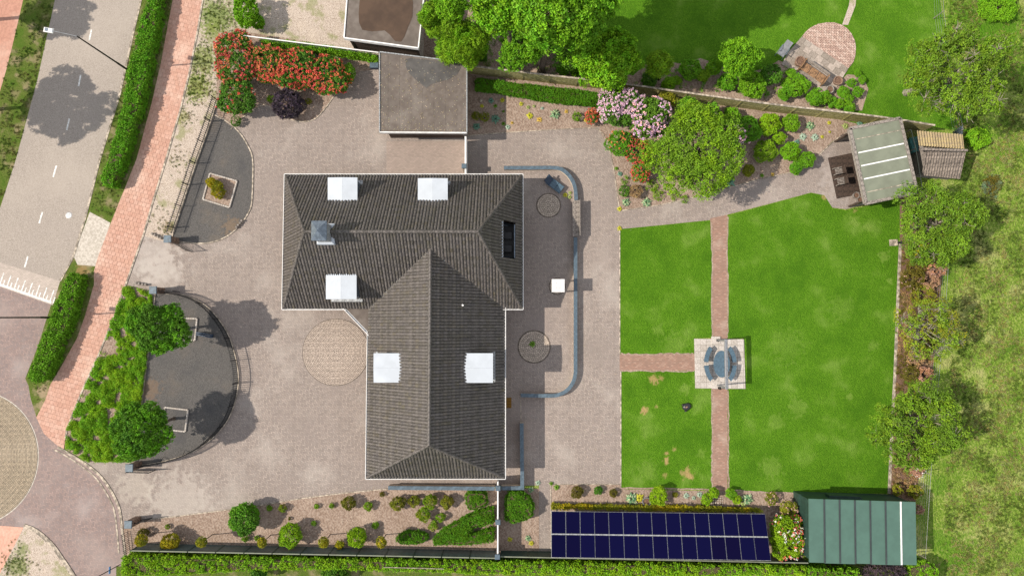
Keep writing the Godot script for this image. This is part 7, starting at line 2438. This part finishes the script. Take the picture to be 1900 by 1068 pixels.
	var balls := [[1456, 176, 14, "boxwood ball nearest the concrete fence at the row's left end"], [1467, 136, 10, "topmost small boxwood ball beside the settee"], [1481, 147, 11, "second boxwood ball down beside the settee"], [1493, 159, 13, "third boxwood ball down beside the settee"], [1476, 168, 15, "large boxwood ball between the third one and the fence"], [1512, 183, 17, "largest boxwood ball below the settee"], [1530, 182, 14, "boxwood ball right of the largest one"], [1462, 157, 12, "boxwood ball left of the second one"], [1580, 154, 9, "small boxwood ball beside the brown pot at the patio edge"], [1600, 148, 8, "small boxwood ball farthest out on the lawn side"], [1565, 172, 12, "boxwood ball just below the tan pot"], [1575, 184, 11, "boxwood ball in the middle of the lawn side group"], [1558, 193, 11, "boxwood ball near the fence under the lawn side group"], [1592, 172, 11, "boxwood ball standing alone at the lawn edge"], [1577, 200, 11, "lowest boxwood ball next to the concrete fence"], [1545, 190, 10, "boxwood ball joining the row and the lawn side group"], [1592, 136, 7, "tiny boxwood ball near the patio's lawn corner"]]
	for b in balls:
		shrub("boxwood_ball", b[3], "shrub", "boxwood balls round the slab patio", b[0], b[1], b[2], b[2] * 0.06, "hedge", {"leaf": "fine", "dense": 60.0, "lobes": 4, "mix": "bright"})
	# meadow side
	var md := "trees along the meadow"
	tree("orchard_tree", "pale trunked spreading tree on the neighbour's lawn by the meadow", "tree", md, [1682, 172], [1772, 142], 96, 5.2, 2.0, "orchard", {"leaf": "loose", "dense": 20.0, "lobes": 22, "size": 0.27, "spread": 0.82, "fill": 0.6, "trunk": 0.2, "bark": "pale_bark", "twigs": 9, "mix": "willow", "gaps": 0.2})
	tree("orchard_tree", "full spreading tree between summerhouse and mulch bed", "tree", md, [1690, 424], [1738, 416], 76, 3.2, 1.5, "orchard", {"leaf": "loose", "dense": 27.0, "lobes": 20, "size": 0.29, "spread": 0.82, "fill": 0.6, "bark": "pale_bark", "twigs": 7, "mix": "willow", "gaps": 0.17})
	tree("orchard_tree", "thin sparse tree with bare twigs in the middle of the mulch bed", "tree", md, [1683, 598], [1722, 612], 56, 3.2, 1.5, "willow", {"leaf": "loose", "dense": 8.0, "lobes": 14, "size": 0.3, "spread": 0.84, "fill": 0.5, "bark": "pale_bark", "twigs": 14, "mix": "olive"})
	tree("orchard_tree", "full spreading tree at the lower end of the mulch bed", "tree", md, [1672, 772], [1700, 784], 80, 2.9, 1.4, "orchard", {"leaf": "loose", "dense": 27.0, "lobes": 20, "size": 0.29, "spread": 0.82, "fill": 0.6, "bark": "pale_bark", "twigs": 7, "mix": "willow", "gaps": 0.17})
	var mb2 := "flowering shrubs in the mulch bed"
	for s in [[1738, 496, 22, "rosy", "blush", "pink flowering shrub at the meadow fence"], [1700, 495, 18, "brownish", "blush", "olive shrub beside the pink one"], [1697, 520, 22, "brownish", "blush", "olive pink shrub in the second row"], [1724, 522, 18, "rosy", "blush", "pinkish shrub above the sparse tree"], [1712, 550, 24, "olive", "blush", "wide olive shrub above the sparse tree"], [1690, 695, 18, "brownish", "blush", "brown pink shrub below the sparse tree"], [1716, 695, 16, "rosy", "blush", "pink brown shrub above the lower tree"], [1702, 872, 13, "rosy", "white", "pale pink shrub below the lower tree"], [1664, 908, 10, "olive", "blush", "small olive shrub near the green shed"], [1698, 912, 13, "olive", "blush", "olive shrub at the mulch bed's lower end"], [1704, 945, 9, "rosy", "blush", "pink shrub beside the green shed's corner"], [1712, 465, 14, "gold", "blush", "yellow twiggy shrub under the full tree"], [1715, 635, 26, "brownish", "blush", "brown twiggy shrub under the sparse tree"], [1700, 665, 18, "tan", "blush", "dry brown shrub below the sparse tree"], [1690, 610, 15, "tan", "blush", "dry shrub left of the sparse tree"]]:
		shrub("bed_shrub", s[5], "shrub", mb2, s[0], s[1], s[2], 0.9, s[3], {"leaf": "fine", "dense": 26.0, "bloom": s[4], "bloom_n": 14.0 if s[3] == "rosy" else 5.0, "petal": "blossom", "patchy": -0.2 if s[3] == "rosy" else 0.1})
	shrub("meadow_bush", "round green bush on the meadow beside the hut", "bush", "", 1816, 258, 22, 0.5, "bright", {"leaf": "ground", "dense": 60.0})
	shrub("meadow_bush", "grey green thistle clump on the meadow below the hut", "bush", "", 1840, 345, 20, 0.35, "brownish", {"leaf": "fine", "dense": 30.0, "mix": "blue"})
	shrub("meadow_bush", "green bush at the top edge of the meadow", "bush", "", 1850, 15, 30, 0.7, "bright", {"leaf": "ground", "dense": 40.0, "stretch": [1.3, 1.0]})
	# beyond the long hedge
	for s in [[620, 1064, 22, "deep", "dark shrub behind the long hedge left of the washing pole"], [480, 1062, 14, "deep", "dark shrub behind the long hedge in the lower left"], [1225, 1066, 18, "blue", "grey green shrub behind the hedge under the solar panels"], [1290, 1068, 16, "deep", "dark shrub behind the hedge right of the grey green one"], [1100, 1070, 14, "deep", "dark shrub behind the hedge below the solar panels' left half"]]:
		shrub("hidden_shrub", s[4], "shrub", "shrubs beyond the long hedge", s[0], s[1], s[2], 1.5, s[3], {"leaf": "mid"})
	# trees across the road, beyond the picture's edge: they shade the asphalt
	tree("street_tree", "street tree across the road whose crown shades the asphalt", "tree", "street trees", [-50, 206], [-215, 150], 82, 6.3, 1.9, "hedge", {"leaf": "broad", "dense": 17.0, "trunk": 0.16, "lobes": 26, "size": 0.26, "spread": 0.8, "gaps": 0.18})
	tree("street_tree", "street tree across the road near the picture's top corner", "tree", "street trees", [-52, 40], [-215, -40], 62, 6.2, 2.2, "hedge", {"leaf": "broad", "dense": 17.0, "trunk": 0.16, "lobes": 26, "size": 0.26, "spread": 0.8, "gaps": 0.18})

func ground_cover() -> void:
	# leafy ground cover in the front garden
	var poly := flat([[232, 532], [280, 542], [283, 575], [276, 640], [269, 690], [261, 755], [249, 854], [167, 855], [127, 834], [124, 815], [127, 797], [146, 749], [186, 659], [218, 578]])
	var spots := []
	var lo := poly[0]; var hi := poly[0]
	for p in poly:
		lo = lo.min(p); hi = hi.max(p)
	for i in 21000:
		var p := Vector2(rng.randf_range(lo.x, hi.x), rng.randf_range(lo.y, hi.y))
		if Geometry2D.is_point_in_polygon(p, poly):
			var n := NZ.get_noise_2d(p.x * 95.0 + 700.0, p.y * 95.0)
			var gap := plan(205, 645)
			if n > -0.24 and p.distance_to(Vector2(gap.x, gap.z)) > 0.7 + n:
				spots.append([Vector3(p.x, 0.06 + maxf(0.0, n + 0.2) * 0.5 * rng.randf() + rng.randf() * 0.08, p.y), Vector3.UP])
	var o := scatter(self, "ground_cover_leaves", "ground", M.leaf, spots, GREEN.bright, 0.22, 0.8, GREEN.lime, true)
	stuff(o)
	o.set_meta("label", "bright leafy ground cover between pavement and slate bed")
	o.set_meta("category", "ground cover")
	# meadow and verge grass
	var g := []
	for i in 20000:
		var w := plan(rng.randf_range(1715, 1960), rng.randf_range(-60, 1130))
		var n := NZ.get_noise_2d(w.x * 40.0, w.z * 40.0)
		if w.x > plan(1768, 380).x - maxf(0.0, (w.z - plan(1768, 380).z)) * 0.075 + 0.3 and n + rng.randf() * 0.5 > 0.05:
			g.append([Vector3(w.x, 0.03, w.z), Vector3.UP])
	o = scatter(self, "meadow_grass", "tuft", M.leaf, g, Color(0.12, 0.19, 0.03), 0.35, 1.1, Color(0.33, 0.32, 0.12), true)
	stuff(o)
	o.set_meta("label", "rough tufts of meadow grass, part dry")
	o.set_meta("category", "grass")
	g = []
	for q in [[[266, 0], [320, 0], [281, 191], [208, 407], [168, 385], [184, 298], [222, 174]], [[108, 640], [170, 530], [174, 503], [146, 500], [60, 705], [72, 765]], [[95, 0], [101, 0], [69, 146], [28, 298], [3, 374], [-20, 374], [0, 250], [30, 100]], [[25, 73], [42, 0], [95, 0], [69, 146], [28, 298], [0, 374], [0, 166]]]:
		var f := flat(q)
		var l2 := f[0]; var h2 := f[0]
		for p in f:
			l2 = l2.min(p); h2 = h2.max(p)
		for i in int((h2 - l2).x * (h2 - l2).y * 26.0):
			var p := Vector2(rng.randf_range(l2.x, h2.x), rng.randf_range(l2.y, h2.y))
			if Geometry2D.is_point_in_polygon(p, f) and NZ.get_noise_2d(p.x * 80.0, p.y * 80.0) > -0.1:
				g.append([Vector3(p.x, 0.03, p.y), Vector3.UP])
	o = scatter(self, "verge_grass", "tuft", M.leaf, g, Color(0.085, 0.17, 0.02), 0.3, 0.9, Color(0.20, 0.20, 0.06), true)
	stuff(o)
	o.set_meta("label", "grass tufts along the street hedges and verge")
	o.set_meta("category", "grass")
	g = []
	var sandy := flat([[402, -150], [380, 0], [369, 65], [355, 135], [338, 205], [311, 298], [285, 382], [271, 430], [300, 440], [318, 436], [340, 370], [363, 300], [383, 240], [404, 185], [460, 120], [460, -150]])
	for s in [[400, 25, 45, 260], [375, 110, 38, 220], [366, 160, 34, 240], [340, 215, 18, 50], [320, 300, 40, 60], [290, 400, 25, 30], [310, 425, 14, 25], [30, 1045, 30, 120]]:
		for i in s[3]:
			var w := plan(s[0] + rng.randfn() * s[2] * 0.5, s[1] + rng.randfn() * s[2] * 0.5)
			if Geometry2D.is_point_in_polygon(Vector2(w.x, w.z), sandy) or s[1] > 900:
				g.append([Vector3(w.x, 0.03, w.z), Vector3.UP])
	o = scatter(self, "sparse_grass", "tuft", M.leaf, g, Color(0.13, 0.21, 0.03), 0.3, 0.9, Color(0.24, 0.23, 0.08), true)
	stuff(o)
	o.set_meta("label", "sparse grass tufts on the sandy strip and island")
	o.set_meta("category", "grass")
	# leaf litter and undergrowth of the beds
	for q in [["bed_undergrowth", "low green undergrowth between the neighbour's trees", flat([[790, 5], [1040, 0], [1062, 62], [1088, 107], [1130, 134], [1200, 120], [1262, 120], [1300, 110], [1352, 132], [1445, 114], [1535, 177], [1598, 200], [1530, 200], [1300, 170], [870, 118]]), 15.0, GREEN.hedge, GREEN.fresh, "ground", 0.02], ["bed_brushwood", "brown twigs and dry leaves over the mulch bed", flat([[1672, 455], [1746, 455], [1736, 640], [1722, 760], [1708, 860], [1700, 925], [1655, 920], [1660, 740], [1666, 600]]), 60.0, GREEN.tan, GREEN.brownish, "twig", -0.25]]:
		g = []
		var f: PackedVector2Array = q[2]
		var l3 := f[0]; var h3 := f[0]
		for p in f:
			l3 = l3.min(p); h3 = h3.max(p)
		for i in int((h3 - l3).x * (h3 - l3).y * q[3]):
			var p := Vector2(rng.randf_range(l3.x, h3.x), rng.randf_range(l3.y, h3.y))
			if Geometry2D.is_point_in_polygon(p, f) and NZ.get_noise_2d(p.x * 70.0 + 90.0, p.y * 70.0) > q[7]:
				g.append([Vector3(p.x, 0.05 + rng.randf() * 0.12, p.y), Vector3.UP])
		o = scatter(self, q[0], q[6], M.leaf if q[6] == "ground" else M.dry, g, q[4], 0.3, 0.9, q[5], true)
		stuff(o)
		o.set_meta("label", q[1])
		o.set_meta("category", "undergrowth" if q[6] == "ground" else "brushwood")
	# fallen petals and crumbs on the paving
	g = []
	for i in 420:
		var w := plan(rng.randf_range(480, 1150), rng.randf_range(240, 900))
		if rng.randf() < 0.45:
			w = plan(rng.randf_range(1080, 1150), rng.randf_range(560, 900))
		g.append([Vector3(w.x, 0.026, w.z), Vector3.UP])
	for i in 120:
		var w := plan(rng.randf_range(480, 740), 0)
		var px := rng.randf_range(430, 720)
		w = plan(px, lerpf(944, 906, (px - 430) / 290.0) - absf(rng.randfn()) * 10.0)
		g.append([Vector3(w.x, 0.026, w.z), Vector3.UP])
	for i in 90:
		var w := plan(rng.randf_range(1160, 1560), 0)
		var px := rng.randf_range(1160, 1480)
		w = plan(px, lerpf(410, 345, (px - 1160) / 320.0) + rng.randfn() * 12.0)
		g.append([Vector3(w.x, 0.026, w.z), Vector3.UP])
	o = scatter(self, "fallen_petals", "blossom", M.petal, g, Color(0.62, 0.57, 0.47), 0.3, 0.5, null, true)
	stuff(o)
	o.set_meta("label", "fallen petals and crumbs scattered over the block paving")
	o.set_meta("category", "petals")

func _ready() -> void:
	rng.seed = 4711
	sky_and_sun()
	make_materials()
	M.lichen = ground_mat(noise_tex(61, 0.07, 5, [[0.2, lin(0.24, 0.19, 0.14)], [0.5, lin(0.36, 0.29, 0.19)], [0.8, lin(0.50, 0.40, 0.17)]], 256), 1.1, null, 96.0, 0.95)
	M.sign_blue = tone("sign_blue", lin(0.02, 0.16, 0.42), 0.4, 0.0, 0.0)
	M.batten = tone("batten", lin(0.045, 0.055, 0.058), 0.5, 0.2, 0.1, 2.0)
	M.navy = tone("navy_cloth", lin(0.022, 0.045, 0.085), 0.6, 0.0, 0.2, 0.4)
	M.fence_green = tone("fence_board", lin(0.075, 0.115, 0.115), 0.5, 0.0, 0.2, 0.9)
	M.mower = tone("mower_shell", lin(0.022, 0.022, 0.025), 0.35, 0.0, 0.1, 0.5)
	M.joint = tone("joint_sand", lin(0.19, 0.155, 0.13), 1.0, 0.0, 0.4, 0.4)
	M.bright_white = tone("clean_white", lin(0.86, 0.85, 0.85), 0.5, 0.0, 0.05, 1.0)
	M.ochre = tone("ochre_mat", lin(0.28, 0.14, 0.02), 1.0, 0.0, 0.4, 0.2)
	make_leaves()
	make_rosettes()
	setting()
	villa()
	outbuildings()
	street()
	fences()
	terrace()
	neighbour_patio()
	hedges()
	shrubs()
	ground_cover()
